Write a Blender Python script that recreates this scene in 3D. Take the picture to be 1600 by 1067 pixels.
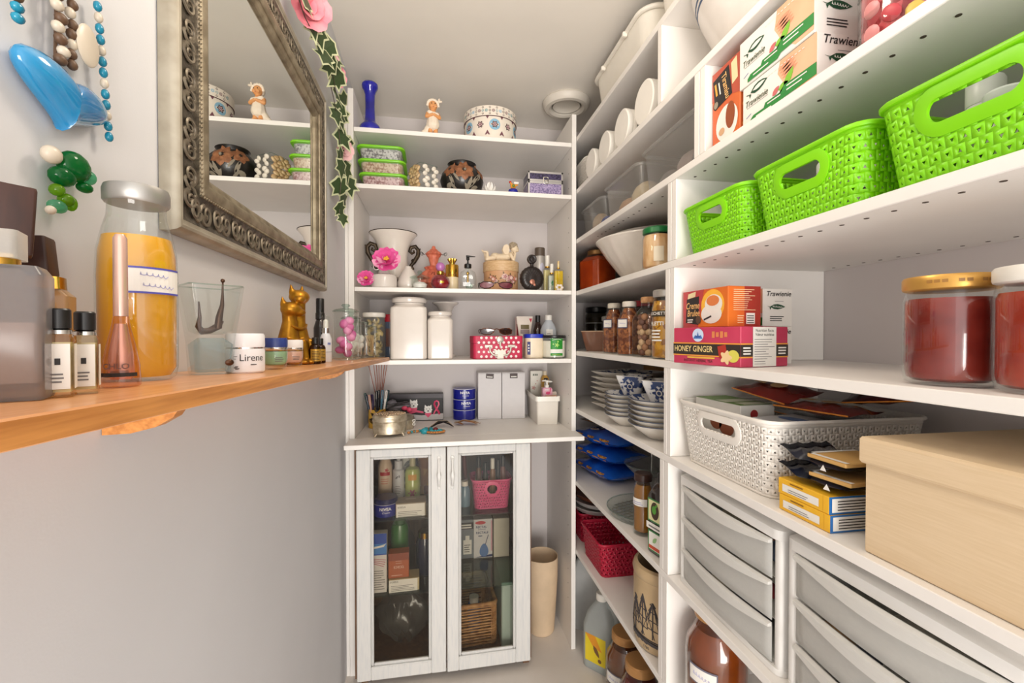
import bpy, math, random
from mathutils import Vector, Matrix
random.seed(7)
PI = math.pi
SC = bpy.context.scene
for o in list(bpy.data.objects):
    bpy.data.objects.remove(o)
COL = SC.collection

# ------------------------------------------------------------------ camera
cam_d = bpy.data.cameras.new('camera')
cam_d.sensor_width = 36.0
cam_d.lens = 36.0 * 700.0 / 1600.0
cam_d.clip_start = 0.02
cam = bpy.data.objects.new('camera', cam_d)
COL.objects.link(cam)
cam.location = (0, 0, 1.35)
cam.rotation_euler = (math.radians(90 - 0.7), 0, math.radians(-9.73))
SC.camera = cam

# ------------------------------------------------------------------ light: the hall behind the open doorway, one ceiling lamp, an added fill lamp
world = bpy.data.worlds.new('hall_light')
SC.world = world
world.use_nodes = True
wb = world.node_tree.nodes['Background']
wb.inputs[0].default_value = (1.0, 0.97, 0.94, 1)
wb.inputs[1].default_value = 1.35
def area(name, loc, rot, size, size_y, power, col):
    d = bpy.data.lights.new(name, 'AREA')
    d.shape = 'RECTANGLE'; d.size = size; d.size_y = size_y
    d.energy = power; d.color = col
    o = bpy.data.objects.new(name, d); COL.objects.link(o)
    o.location = loc; o.rotation_euler = rot
    return o
pl = bpy.data.lights.new('ceiling_lamp_light', 'POINT')
pl.energy = 5.5; pl.color = (1.0, 0.88, 0.73); pl.shadow_soft_size = 0.09
plo = bpy.data.objects.new('ceiling_lamp_light', pl); COL.objects.link(plo)
plo.location = (0.08, 0.70, 2.05)
area('fill_light', (0.15, -2.3, 0.8), (math.radians(101), 0, 0), 1.3, 1.5, 56.0, (1.0, 0.96, 0.91))  # added fill lamp behind the camera, tilted up to brighten shelves and ceiling
SC.view_settings.view_transform = 'Standard'
SC.view_settings.look = 'None'
SC.view_settings.gamma = 1.0
SC.view_settings.use_curve_mapping = False
SC.view_settings.exposure = 0.56

# ------------------------------------------------------------------ materials
def lin(c):
    r = []
    for x in c[:3]:
        x = x / 255.0
        r.append(x / 12.92 if x <= 0.04045 else ((x + 0.055) / 1.055) ** 2.4)
    return (r[0], r[1], r[2], 1.0)
_M = {}
def mat(name, col, rough=0.5, metal=0.0, var=0.05, vs=30.0, bump=0.0, bs=120.0, coat=0.0, col2=None, tex='noise', emit=0.0, trans=0.0, spec=0.5, stretch=None, sss=0.0, lo=0.35, hi=0.65):
    if name in _M: return _M[name]
    m = bpy.data.materials.new(name); _M[name] = m
    m.use_nodes = True
    nt = m.node_tree; N = nt.nodes; L = nt.links
    b = N['Principled BSDF']
    a = lin(col)
    if col2 is None:
        c2 = tuple(max(0, x * (1 - var)) for x in a[:3]) + (1,)
    else: c2 = lin(col2)
    tc = N.new('ShaderNodeTexCoord')
    mp = N.new('ShaderNodeMapping')
    L.new(tc.outputs['Object'], mp.inputs[0])
    if stretch: mp.inputs['Scale'].default_value = stretch
    if tex == 'voronoi':
        t = N.new('ShaderNodeTexVoronoi'); t.inputs['Scale'].default_value = vs
        out = t.outputs['Color']
        bw = N.new('ShaderNodeRGBToBW'); L.new(out, bw.inputs[0]); out = bw.outputs[0]
    else:
        t = N.new('ShaderNodeTexNoise'); t.inputs['Scale'].default_value = vs; t.inputs['Detail'].default_value = 3
        out = t.outputs['Fac']
    L.new(mp.outputs[0], t.inputs['Vector'])
    cr = N.new('ShaderNodeValToRGB')
    cr.color_ramp.elements[0].position = lo; cr.color_ramp.elements[1].position = hi
    cr.color_ramp.elements[0].color = c2; cr.color_ramp.elements[1].color = a
    L.new(out, cr.inputs[0])
    L.new(cr.outputs[0], b.inputs['Base Color'])
    b.inputs['Roughness'].default_value = rough
    b.inputs['Metallic'].default_value = metal
    b.inputs['Specular IOR Level'].default_value = spec
    if coat: b.inputs['Coat Weight'].default_value = coat; b.inputs['Coat Roughness'].default_value = 0.06
    if trans: b.inputs['Transmission Weight'].default_value = trans
    if sss:
        b.inputs['Subsurface Weight'].default_value = sss; b.inputs['Subsurface Radius'].default_value = (0.01, 0.008, 0.005)
    if emit: b.inputs['Emission Color'].default_value = a; b.inputs['Emission Strength'].default_value = emit
    if bump:
        bn = N.new('ShaderNodeTexNoise'); bn.inputs['Scale'].default_value = bs; bn.inputs['Detail'].default_value = 4
        L.new(mp.outputs[0], bn.inputs['Vector'])
        bp = N.new('ShaderNodeBump'); bp.inputs['Strength'].default_value = bump; bp.inputs['Distance'].default_value = 0.004
        L.new(bn.outputs['Fac'], bp.inputs['Height']); L.new(bp.outputs[0], b.inputs['Normal'])
    return m
def clear(name, col=(255, 255, 255), rough=0.02, haze=0.0, hcol=(235, 235, 232), refl=0.045):
    """thin clear glass or plastic: what lies behind shows through, the surface reflects; haze = share of milky plastic"""
    if name in _M: return _M[name]
    m = bpy.data.materials.new(name); _M[name] = m
    m.use_nodes = True
    nt = m.node_tree; N = nt.nodes; L = nt.links
    N.remove(N['Principled BSDF'])
    out = N['Material Output']
    tr = N.new('ShaderNodeBsdfTransparent'); tr.inputs[0].default_value = lin(col)
    gl = N.new('ShaderNodeBsdfGlossy'); gl.inputs['Roughness'].default_value = rough
    gl.inputs[0].default_value = (0.95, 0.95, 0.95, 1)
    lw = N.new('ShaderNodeLayerWeight'); lw.inputs[0].default_value = 0.5
    pw = N.new('ShaderNodeMath'); pw.operation = 'POWER'; pw.inputs[1].default_value = 4.0
    fr = N.new('ShaderNodeMath'); fr.operation = 'MULTIPLY_ADD'; fr.inputs[1].default_value = 0.7; fr.inputs[2].default_value = refl
    L.new(lw.outputs['Facing'], pw.inputs[0]); L.new(pw.outputs[0], fr.inputs[0])
    mx = N.new('ShaderNodeMixShader')
    L.new(fr.outputs[0], mx.inputs[0]); L.new(tr.outputs[0], mx.inputs[1]); L.new(gl.outputs[0], mx.inputs[2])
    last = mx
    if haze:
        df = N.new('ShaderNodeBsdfDiffuse'); tl = N.new('ShaderNodeBsdfTranslucent')
        no = N.new('ShaderNodeTexNoise'); no.inputs['Scale'].default_value = 14
        cr = N.new('ShaderNodeValToRGB'); h = lin(hcol)
        cr.color_ramp.elements[0].color = tuple(x * 0.92 for x in h[:3]) + (1,); cr.color_ramp.elements[1].color = h
        L.new(no.outputs['Fac'], cr.inputs[0])
        L.new(cr.outputs[0], df.inputs[0]); L.new(cr.outputs[0], tl.inputs[0])
        m1 = N.new('ShaderNodeMixShader'); m1.inputs[0].default_value = 0.5
        L.new(df.outputs[0], m1.inputs[1]); L.new(tl.outputs[0], m1.inputs[2])
        m2 = N.new('ShaderNodeMixShader'); m2.inputs[0].default_value = haze
        L.new(mx.outputs[0], m2.inputs[1]); L.new(m1.outputs[0], m2.inputs[2])
        last = m2
    L.new(last.outputs[0], out.inputs[0])
    return m

WHITE = mat('melamine_white', (241, 237, 232), 0.42, var=0.03, vs=9)
WALLP = mat('wall_paint', (212, 212, 215), 0.8, var=0.03, vs=4, bump=0.03, bs=300)
BACKP = mat('back_wall_paint', (212, 205, 203), 0.8, var=0.03, vs=4)
CEILP = mat('ceiling_paint', (240, 235, 227), 0.85, var=0.03, vs=5)
FLOORM = mat('floor_vinyl', (226, 219, 211), 0.5, var=0.05, vs=7)
GLASS = clear('clear_glass', (247, 249, 248))
PALE = clear('pale_glass', (225, 236, 232))
FROST = clear('frosted_plastic', (240, 240, 238), 0.35, haze=0.45, hcol=(232, 231, 226))
CLEARP = clear('clear_plastic', (242, 242, 242), 0.2, haze=0.22, hcol=(225, 225, 222))
BLACK = mat('black_plastic', (22, 20, 20), 0.35)
INK = mat('print_black', (38, 34, 33), 0.6)
GREYI = mat('print_grey', (120, 117, 117), 0.6)
PAPER = mat('paper_white', (236, 233, 226), 0.6, var=0.03)
CERAM = mat('white_ceramic', (220, 212, 204), 0.2, var=0.02, coat=0.3)
PLW = mat('white_plastic', (235, 231, 222), 0.35, var=0.02)
CHROME = mat('chrome', (215, 213, 208), 0.16, 1.0)
GOLD = mat('gold', (214, 168, 74), 0.22, 1.0, var=0.15)
SILVER = mat('old_silver', (180, 172, 158), 0.32, 1.0, var=0.2, vs=40)
WOODC = mat('brown_wood', (96, 62, 40), 0.5, var=0.4, vs=8, stretch=(6, 6, 1))
def C(name, *rgb, **k):
    return mat(name, rgb, k.pop('rough', 0.45), **k)

# ------------------------------------------------------------------ mesh helpers
class MB:
    def __init__(s): s.v = []; s.f = []; s.m = []; s.cur = 0; s.M = None
    def add(s, vs, fs):
        o = len(s.v)
        for v in vs:
            v = Vector(v)
            s.v.append(s.M @ v if s.M else v)
        for f in fs:
            s.f.append([i + o for i in f]); s.m.append(s.cur)
        return s
    def box(s, x0, x1, y0, y1, z0, z1):
        vs = [(x, y, z) for z in (z0, z1) for x, y in ((x0, y0), (x1, y0), (x1, y1), (x0, y1))]
        return s.add(vs, [(3, 2, 1, 0), (4, 5, 6, 7), (0, 1, 5, 4), (1, 2, 6, 5), (2, 3, 7, 6), (3, 0, 4, 7)])
    def bbox(s, x0, x1, y0, y1, z0, z1, b=0.002):
        """box with chamfered edges"""
        P = [(x0, x1), (y0, y1), (z0, z1)]
        b = min(b, *( (q - p) * 0.45 for p, q in P))
        idx = {}; vs = []
        for sx in (0, 1):
            for sy in (0, 1):
                for sz in (0, 1):
                    c = [P[0][sx], P[1][sy], P[2][sz]]; sg = [1 - 2 * sx, 1 - 2 * sy, 1 - 2 * sz]
                    for ax in range(3):
                        p = [c[i] + (0 if i == ax else sg[i] * b) for i in range(3)]
                        idx[(sx, sy, sz, ax)] = len(vs); vs.append(p)
        fs = []
        for ax in range(3):
            o = [i for i in range(3) if i != ax]
            for sd in (0, 1):
                q = []
                for a, c in ((0, 0), (1, 0), (1, 1), (0, 1)):
                    k = [0, 0, 0]; k[ax] = sd; k[o[0]] = a; k[o[1]] = c
                    q.append(idx[(k[0], k[1], k[2], ax)])
                fs.append(q)
        for ax in range(3):
            o = [i for i in range(3) if i != ax]
            for a in (0, 1):
                for c in (0, 1):
                    k0 = [0, 0, 0]; k1 = [0, 0, 0]; k0[o[0]] = k1[o[0]] = a; k0[o[1]] = k1[o[1]] = c
                    k0[ax] = 0; k1[ax] = 1
                    fs.append([idx[(*k0, o[0])], idx[(*k1, o[0])], idx[(*k1, o[1])], idx[(*k0, o[1])]])
        for sx in (0, 1):
            for sy in (0, 1):
                for sz in (0, 1): fs.append([idx[(sx, sy, sz, 0)], idx[(sx, sy, sz, 1)], idx[(sx, sy, sz, 2)]])
        return s.add(vs, fs)
    def loft(s, secs, cap0=True, cap1=True):
        n = len(secs[0]); vs = [p for q in secs for p in q]; fs = []
        for i in range(len(secs) - 1):
            for j in range(n):
                k = (j + 1) % n
                fs.append((i * n + j, i * n + k, (i + 1) * n + k, (i + 1) * n + j))
        if cap0: fs.append(tuple(range(n))[::-1])
        if cap1: fs.append(tuple((len(secs) - 1) * n + j for j in range(n)))
        return s.add(vs, fs)
    def lathe(s, prof, seg=28, cx=0, cy=0, ex=1, ey=1, wave=None, c0=True, c1=True):
        secs = []
        for r, z in prof:
            r = max(r, 1e-5)
            secs.append([(cx + ex * r * (wave(2 * PI * j / seg, z) if wave else 1) * math.cos(2 * PI * j / seg), cy + ey * r * (wave(2 * PI * j / seg, z) if wave else 1) * math.sin(2 * PI * j / seg), z) for j in range(seg)])
        return s.loft(secs, c0, c1)
    def rr(s, prof, k=5, cx=0, cy=0, c0=True, c1=True):
        """loft of rounded rectangles: (half x, half y, corner, z)"""
        return s.loft([[(cx + x, cy + y, z) for x, y in rrect(hx, hy, r, k)] for hx, hy, r, z in prof], c0, c1)
    def tube(s, path, r, n=7, closed=False):
        path = [Vector(p) for p in path]; m = len(path); secs = []
        up = None
        for i, p in enumerate(path):
            if closed: t = path[(i + 1) % m] - path[i - 1]
            else: t = path[min(i + 1, m - 1)] - path[max(i - 1, 0)]
            t = t.normalized() if t.length > 1e-9 else Vector((0, 0, 1))
            if up is None:
                up = t.orthogonal().normalized()
            else:
                up = (up - t * up.dot(t));
                up = up.normalized() if up.length > 1e-6 else t.orthogonal().normalized()
            w = t.cross(up)
            rad = r[i] if isinstance(r, (list, tuple)) else r
            secs.append([p + (up * math.cos(2 * PI * j / n) + w * math.sin(2 * PI * j / n)) * rad for j in range(n)])
        if closed: secs.append(secs[0]); return s.loft(secs, False, False)
        return s.loft(secs)
    def ball(s, c, r, n=12, R=None):
        rx, ry, rz = r if isinstance(r, (tuple, list)) else (r, r, r)
        m = max(6, n // 2 + 1); secs = []
        for i in range(m + 1):
            a = -PI / 2 + PI * i / m
            rr_ = max(math.cos(a), 1e-4)
            ring = []
            for j in range(n):
                v = Vector((rx * rr_ * math.cos(2 * PI * j / n), ry * rr_ * math.sin(2 * PI * j / n), rz * math.sin(a)))
                if R: v = R @ v
                ring.append(Vector(c) + v)
            secs.append(ring)
        return s.loft(secs)
    def cap(s, p0, p1, r0, r1, n=10):
        """tapered capsule"""
        p0, p1 = Vector(p0), Vector(p1); d = (p1 - p0).normalized()
        path = [p0 - d * r0 * 0.98, p0 - d * r0 * 0.7, p0 - d * r0 * .3, p0, p1, p1 + d * r1 * .3, p1 + d * r1 * 0.7, p1 + d * r1 * 0.98]
        return s.tube(path, [r0 * 0.2, r0 * 0.71, r0 * .95, r0, r1, r1 * .95, r1 * 0.71, r1 * 0.2], n)
    def prism(s, poly, y0, y1, plane='xz'):
        def mk(u, v, w):
            return {'xz': (u, w, v), 'xy': (u, v, w), 'yz': (w, u, v)}[plane]
        return s.loft([[mk(u, v, y0) for u, v in poly], [mk(u, v, y1) for u, v in poly]])
    def grid(s, fn, nu, nv, cu=False):
        vs = [fn(i / nu, j / nv) for j in range(nv + 1) for i in range(nu + 1)]
        fs = [(j * (nu + 1) + i, j * (nu + 1) + i + 1, (j + 1) * (nu + 1) + i + 1, (j + 1) * (nu + 1) + i) for j in range(nv) for i in range(nu)]
        return s.add(vs, fs)
    def mesh(s, name, mats, smooth=35):
        me = bpy.data.meshes.new(name)
        me.from_pydata([tuple(v) for v in s.v], [], s.f)
        for m in (mats if isinstance(mats, (list, tuple)) else [mats]): me.materials.append(m)
        me.polygons.foreach_set('material_index', s.m)
        if smooth:
            me.polygons.foreach_set('use_smooth', [True] * len(s.f))
            me.update()
            me.set_sharp_from_angle(angle=math.radians(smooth))
        me.validate(); me.update()
        return me
def rrect(hx, hy, r, k=5):
    r = max(1e-4, min(r, hx * 0.999, hy * 0.999)); pts = []
    for cx, cy, a in ((hx - r, hy - r, 0), (-hx + r, hy - r, 90), (-hx + r, -hy + r, 180), (hx - r, -hy + r, 270)):
        for i in range(k + 1):
            t = math.radians(a + 90 * i / k); pts.append((cx + r * math.cos(t), cy + r * math.sin(t)))
    return pts
def ob(name, data, parent=None, loc=None, rot=None):
    o = bpy.data.objects.new(name, data); COL.objects.link(o)
    if parent: o.parent = parent
    if loc: o.location = loc
    if rot: o.rotation_euler = rot
    return o
def part(name, mb, mats, parent=None, smooth=35, loc=None, rot=None):
    return ob(name, mb.mesh(name, mats, smooth), parent, loc, rot)
def tag(o, label, cat, group=None, kind=None):
    if label: o['label'] = label
    if cat: o['category'] = cat
    if group: o['group'] = group
    if kind: o['kind'] = kind
    return o
def thing(name, label, cat, loc=(0, 0, 0), rz=0, group=None):
    o = ob(name, None, None, loc, (0, 0, math.radians(rz)))
    o.empty_display_size = 0.02
    return tag(o, label, cat, group)
def struct(name, mb, m, parent=None, smooth=0):
    o = part(name, mb, m, parent, smooth)
    if not parent: o['kind'] = 'structure'
    return o
def L_(name, prof, m, parent=None, seg=28, loc=None, rot=None, ex=1, ey=1, wave=None, smooth=35):
    return part(name, MB().lathe(prof, seg, ex=ex, ey=ey, wave=wave), m, parent, smooth, loc, rot)
def R_(name, prof, m, parent=None, k=5, loc=None, rot=None, smooth=35):
    return part(name, MB().rr(prof, k), m, parent, smooth, loc, rot)
def B_(name, x0, x1, y0, y1, z0, z1, m, parent=None, b=0.0015, loc=None, rot=None):
    return part(name, MB().bbox(x0, x1, y0, y1, z0, z1, b), m, parent, 0, loc, rot)
# flat print: polygons and lettering mapped on to a face
def front(d): return lambda u, v, l: (u, -d / 2 - l, v)
def right(w): return lambda u, v, l: (w / 2 + l, u, v)
def left(w): return lambda u, v, l: (-w / 2 - l, -u, v)
def top(h): return lambda u, v, l: (u, v, h + l)
def cyl(R, a0=-90):
    return lambda u, v, l: ((R + l) * math.cos(math.radians(a0) + u / R), (R + l) * math.sin(math.radians(a0) + u / R), v)
def circ(cx, cy, r, n=14, ry=None): return [(cx + r * math.cos(2 * PI * i / n), cy + (ry or r) * math.sin(2 * PI * i / n)) for i in range(n)]
def rect(x0, y0, x1, y1): return [(x0, y0), (x1, y0), (x1, y1), (x0, y1)]
def flower(cx, cy, r, k=6, d=0.3): return [(cx + r * (1 - d + d * math.cos(k * t)) * math.cos(t), cy + r * (1 - d + d * math.cos(k * t)) * math.sin(t)) for t in [2 * PI * i / (k * 6) for i in range(k * 6)]]
def leafp(cx, cy, l, w, a=0):
    p = [(-l / 2, 0), (-l / 4, w / 2 * .85), (0, w / 2), (l / 4, w / 2 * .7), (l / 2, 0), (l / 4, -w / 2 * .7), (0, -w / 2), (-l / 4, -w / 2 * .85)]
    c, s = math.cos(a), math.sin(a)
    return [(cx + x * c - y * s, cy + x * s + y * c) for x, y in p]
def turn(poly, cx, cy, deg):
    c, s = math.cos(math.radians(deg)), math.sin(math.radians(deg))
    return [(cx + (x - cx) * c - (y - cy) * s, cy + (x - cx) * s + (y - cy) * c) for x, y in poly]
def dec(parent, name, polys, m, fm, lift=0.0004, sub=1):
    mb = MB()
    for p in polys:
        if len(p) == 4:
            a, b, c, d = [Vector(q) for q in p]
            n = max(sub, 1)
            vs = []
            for i in range(n + 1):
                t = i / n
                lo = a.lerp(b, t); hi = d.lerp(c, t)
                vs += [fm(lo.x, lo.y, lift), fm(hi.x, hi.y, lift)]
            mb.add(vs, [(2 * i, 2 * i + 2, 2 * i + 3, 2 * i + 1) for i in range(n)])
        else:
            cx = sum(q[0] for q in p) / len(p); cy = sum(q[1] for q in p) / len(p); n = len(p)
            mb.add([fm(cx, cy, lift)] + [fm(q[0], q[1], lift) for q in p], [(0, i + 1, (i + 1) % n + 1) for i in range(n)])
    return part(name, mb, m, parent, 0)
def lines(parent, name, x0, x1, y0, y1, n, m, fm, fill=0.45, lift=0.0007, jag=0.3, sub=1):
    """rows of small print too fine to read"""
    P = []; st = (y1 - y0) / n
    for i in range(n):
        y = y1 - (i + 1) * st; e = x1 - (x1 - x0) * jag * random.random()
        P.append(rect(x0, y, e, y + st * fill))
    return dec(parent, name, P, m, fm, lift, sub)
def text(parent, s, size, m, fm, x=0, y=0, align='CENTER', shear=0.0, bold=0.0, name='lettering', lift=0.0008, xs=1.0, ang=0):
    cu = bpy.data.curves.new('lettering', 'FONT')
    cu.body = s; cu.size = size; cu.align_x = align; cu.align_y = 'CENTER'; cu.shear = shear; cu.offset = bold * size; cu.resolution_u = 3
    t = bpy.data.objects.new('lettering_curve', cu); COL.objects.link(t)
    me = bpy.data.meshes.new_from_object(t)
    bpy.data.objects.remove(t); bpy.data.curves.remove(cu)
    ca, sa = math.cos(math.radians(ang)), math.sin(math.radians(ang))
    for v in me.vertices:
        u, w = v.co.x * xs, v.co.y
        v.co = fm(x + u * ca - w * sa, y + u * sa + w * ca, lift)
    me.materials.clear(); me.materials.append(m); me.name = name
    return ob(name, me, parent)
def blob(name, fn, vox, m, parent=None, smooth_it=4, loc=None, rot=None):
    """one continuous modelled figure: overlapping masses fused by a voxel remesh"""
    mb = MB(); fn(mb)
    o = part(name, mb, m, parent, 60, loc, rot)
    r = o.modifiers.new('fuse', 'REMESH'); r.mode = 'VOXEL'; r.voxel_size = vox; r.use_smooth_shade = True
    if smooth_it:
        q = o.modifiers.new('soften', 'SMOOTH'); q.iterations = smooth_it; q.factor = 0.5
    return o
def solid(o, t, off=0.0):
    q = o.modifiers.new('thickness', 'SOLIDIFY'); q.thickness = t; q.offset = off
    return o
def cp(o, parent=None):
    c = o.copy(); COL.objects.link(c); c.parent = parent
    for ch in o.children: cp(ch, c)
    return c
# ================================================================== the room
XL, XR, YB, ZC = -0.35, 1.035, 2.27, 2.42
struct('floor', MB().box(XL - .1, XR + .1, -0.7, YB + .1, -0.05, 0), FLOORM)
struct('ceiling', MB().box(XL - .1, XR + .1, -0.7, YB + .1, ZC, ZC + .05), CEILP)
struct('wall_left', MB().box(XL - .1, XL, -0.7, YB + .1, 0, ZC), WALLP)
struct('wall_back', MB().box(XL, XR, YB, YB + .1, 0, ZC), BACKP)
struct('wall_right', MB().box(XR, XR + .1, -0.7, YB + .1, 0, ZC), BACKP)

# ------------------------------------------------------------------ back shelving unit
S1, S2, S3, S4, CT = 2.173, 1.952, 1.545, 1.253, 0.945
TH = 0.018
DARKH = mat('peg_hole_dark', (70, 58, 48), 0.8)
peg_me = MB().lathe([(0.0035, -0.0006), (0.0035, 0.0006)], 10).mesh('peg_hole', DARKH, 0)
u = thing('shelving_unit', 'white melamine shelving unit filling the end wall above the glass-door cabinet', 'shelving unit', (0, 0, 0))
B_('side_panel', -.335, -.314, 1.843, 2.268, 0, 2.319, WHITE, u, .001)
B_('side_panel', .575, .594, 1.843, 2.268, 0, 2.292, WHITE, u, .001)
B_('edge_strip', -.349, -.336, 1.846, 1.866, 0, 2.30, WHITE, u, .001)
for z in (S1, S2, S3, S4):
    B_('shelf', -.3135, .5745, 1.848, 2.268, z - TH, z - .0006, WHITE, u, .001)
for z in [0.2 + .064 * i for i in range(32)]:
    for y in (1.89,):
        if not any(abs(z - s + .009) < .02 for s in (S1, S2, S3, S4, CT)):
            ob('peg_hole', peg_me, u, (.5748, y, z), (0, PI / 2, 0)).scale = (.55, .55, .55)

# ------------------------------------------------------------------ right shelving unit
RA, RB, RC, RD, RE, RF, RG, RH = 2.199, 1.976, 1.764, 1.543, 1.286, 1.039, 0.726, 0.429
TR = 0.019
v = thing('shelving_unit', 'white melamine shelving unit running along the whole right wall with green baskets', 'shelving unit', (0, 0, 0))
for z in (RA, RB, RC, RD, RE, RF, RG, RH):
    B_('shelf', .596, 1.034, -.55, 2.268, z - TR, z - .0006, WHITE, v, .0012)
def div(z0, z1, ys, xb=1.034):
    for a, b in ys: B_('divider', .597, xb, a, b, z0, z1 - TR, WHITE, v, .001)
div(RB, RA, [(1.12, 1.141)])
div(RC, RB, [(.922, .942), (.945, .965)])
div(RD, RC, [(1.043, 1.063), (1.066, 1.085)])
div(RE, RD, [(1.05, 1.071), (1.074, 1.095)])
div(RF, RE, [(1.066, 1.083), (1.085, 1.101)])
div(RG, RF, [(1.076, 1.098), (1.101, 1.121)])
div(RH, RG, [(1.081, 1.103), (1.106, 1.126)])
div(0, RH, [(1.081, 1.103), (1.106, 1.126)])
for i in range(20):
    ob('peg_hole', peg_me, v, (.636, .415 + .0405 * i, RC - TR))
    if i < 17:
        ob('peg_hole', peg_me, v, (.629, .364 + .0405 * i, RD - TR))
    if i < 12:
        ob('peg_hole', peg_me, v, (1.003, .545 + .0405 * i, RD - TR))
        ob('peg_hole', peg_me, v, (.636, 1.25 + .0405 * i, RC - TR))

# ------------------------------------------------------------------ countertop and cabinet
ctop = part('countertop', MB().bbox(-.334, .594, 1.73, 1.8425, CT - TH, CT - .0006, .0015).bbox(-.3135, .5745, 1.8425, 2.268, CT - TH, CT - .0006, .0015), WHITE)
tag(ctop, 'white countertop board on the glass-door cabinet, jutting past the shelving', 'countertop')
WASH = mat('whitewashed_wood', (214, 213, 210), 0.6, vs=18, stretch=(9, 9, .8), col2=(202, 203, 203), bump=.12, bs=60, lo=.25, hi=.55)
CBROWN = mat('cabinet_interior_wood', (118, 84, 56), 0.55, vs=10, stretch=(8, 8, 1), col2=(92, 62, 40))
cab = thing('display_cabinet', 'whitewashed display cabinet with two glass doors under the countertop', 'cabinet', (0, 0, 0))
cz0, cz1 = 0.03, 0.925
part('carcass', MB().box(-.306, -.292, 1.785, 2.24, cz0, cz1).box(.372, .386, 1.785, 2.24, cz0, cz1).box(-.292, .372, 1.785, 2.24, cz0, .05).box(-.292, .372, 1.785, 2.24, .91, cz1).box(-.292, .372, 2.228, 2.24, .05, .91).box(.035, .053, 1.80, 2.228, .05, .91), CBROWN, cab, 0)
for sx in (-.285, .355):
    for sy in (1.80, 2.21): part('foot', MB().box(sx, sx + .025, sy, sy + .025, 0, cz0), CBROWN, cab, 0)
SHELFG = clear('shelf_glass', (205, 222, 215))
for zz in (.335, .63):
    part('glass_shelf', MB().box(-.291, .034, 1.80, 2.225, zz - .006, zz), SHELFG, cab, 0)
    part('glass_shelf', MB().box(.054, .371, 1.80, 2.225, zz - .006, zz), SHELFG, cab, 0)
DGL = clear('door_glass', (240, 238, 233), 0.015, refl=.02)
def door(hx, w, h, z0, sl, sr, rt, rb, hand, ang, sgn):
    """a door hinged at its outer edge; local x runs from the hinge"""
    d = ob('door', None, cab, (hx, 1.783, z0), (0, 0, math.radians(ang))); d.empty_display_size = .02
    X = lambda a: sgn * a
    def bar(n, a0, a1, b0, b1):
        p, q = sorted((X(a0), X(a1))); B_(n, p, q, -.022, 0, b0, b1, WASH, d, .003)
    bar('stile', 0, sl, 0, h); bar('stile', w - sr, w, 0, h)
    bar('rail', sl, w - sr, h - rt, h); bar('rail', sl, w - sr, 0, rb)
    # moulding around the pane
    m = MB(); i = .010
    for a0, a1, b0, b1 in ((sl, sl + i, rb, h - rt), (w - sr - i, w - sr, rb, h - rt), (sl + i, w - sr - i, rb, rb + i), (sl + i, w - sr - i, h - rt - i, h - rt)):
        p, q = sorted((X(a0), X(a1))); m.bbox(p, q, -.017, -.002, b0, b1, .004)
    part('moulding', m, WASH, d, 0)
    p, q = sorted((X(sl + .004), X(w - sr - .004)))
    part('pane', MB().box(p, q, -.011, -.008, rb + .004, h - rt - .004), DGL, d, 0)
    hxx = X(w - sr / 2 + (0.002)); hm = MB(); zt = h - hand
    pr = [(-.024, 0), (-.034, -.004), (-.042, -.02), (-.045, -.045), (-.047, -.06), (-.044, -.08), (-.036, -.10), (-.024, -.105)]
    hm.tube([(hxx, y, zt + z) for y, z in pr], [.006, .005, .0035, .004, .0085, .005, .004, .006], 10)
    hm.ball((hxx, -.024, zt), (.008, .004, .012)); hm.ball((hxx, -.024, zt - .107), (.008, .004, .014))
    part('handle', hm, mat('white_enamel', (232, 231, 228), .3), d, 50)
door(-.296, .336, .885, .032, .052, .057, .030, .052, .045, 0, 1)
door(.378, .334, .885, .034, .060, .045, .030, .055, .045, 1.2, -1)

# ------------------------------------------------------------------ oak wall shelf, sloping a little to the back
OAK = mat('honey_oak', (232, 170, 116), .35, vs=9, stretch=(14, 1.2, 14), col2=(218, 150, 94), coat=.25, bump=.08, bs=30)
OAKE = mat('oak_edge', (208, 142, 74), .45, vs=10, stretch=(14, 1, 20), col2=(176, 112, 52))
def zsh(y): return 1.3215 - 0.0305 * y
def slab(mb, x0, x1, y0, y1, t):
    mb.loft([[(x0, y, zsh(y) - t), (x1 - .002, y, zsh(y) - t), (x1, y, zsh(y) - t + .002), (x1, y, zsh(y) - .002), (x1 - .002, y, zsh(y)), (x0, y, zsh(y))] for y in (y0, y1)])
ws = thing('wall_shelf', 'honey oak wall shelf crowded with bottles under the silver mirror', 'shelf', (0, 0, 0))
mb = MB(); slab(mb, -.349, -.18, -.1, 1.842, .0145); part('board', mb, OAK, ws, 30)
mb = MB(); mb.add([(-.1797, y, zsh(y) - (.0135 if k else .001)) for y in (-.1, 1.842) for k in (0, 1)], [(0, 1, 3, 2)]); part('front_edge', mb, OAKE, ws, 0)
for yb in (.55, 1.45):
    z = zsh(yb) - .0152
    arc = [(-.349, z), (-.270, z), (-.272, z - .014), (-.281, z - .028), (-.298, z - .038), (-.322, z - .044), (-.349, z - .045)]
    part('bracket', MB().prism([(a, b) for a, b in arc], yb - .009, yb + .009), OAKE, ws, 0)

# ------------------------------------------------------------------ ceiling vent
vent = thing('ceiling_vent', 'round white plastic ceiling vent with dished centre above the corner', 'vent', (.592, 1.985, ZC))
VP_ = mat('vent_plastic', (224, 217, 206), .4, var=.03)
L_('rim', [(.102, 0), (.108, -.008), (.106, -.022), (.095, -.034), (.08, -.036), (.070, -.030), (.068, -.02), (.068, 0)], VP_, vent, 48)
L_('dish', [(.001, -.012), (.03, -.013), (.05, -.018), (.058, -.026), (.0615, -.026), (.0615, -.010), (.001, -.004)][::-1], VP_, vent, 48)
L_('stem', [(.006, -.012), (.006, 0)], VP_, vent, 10)

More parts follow.
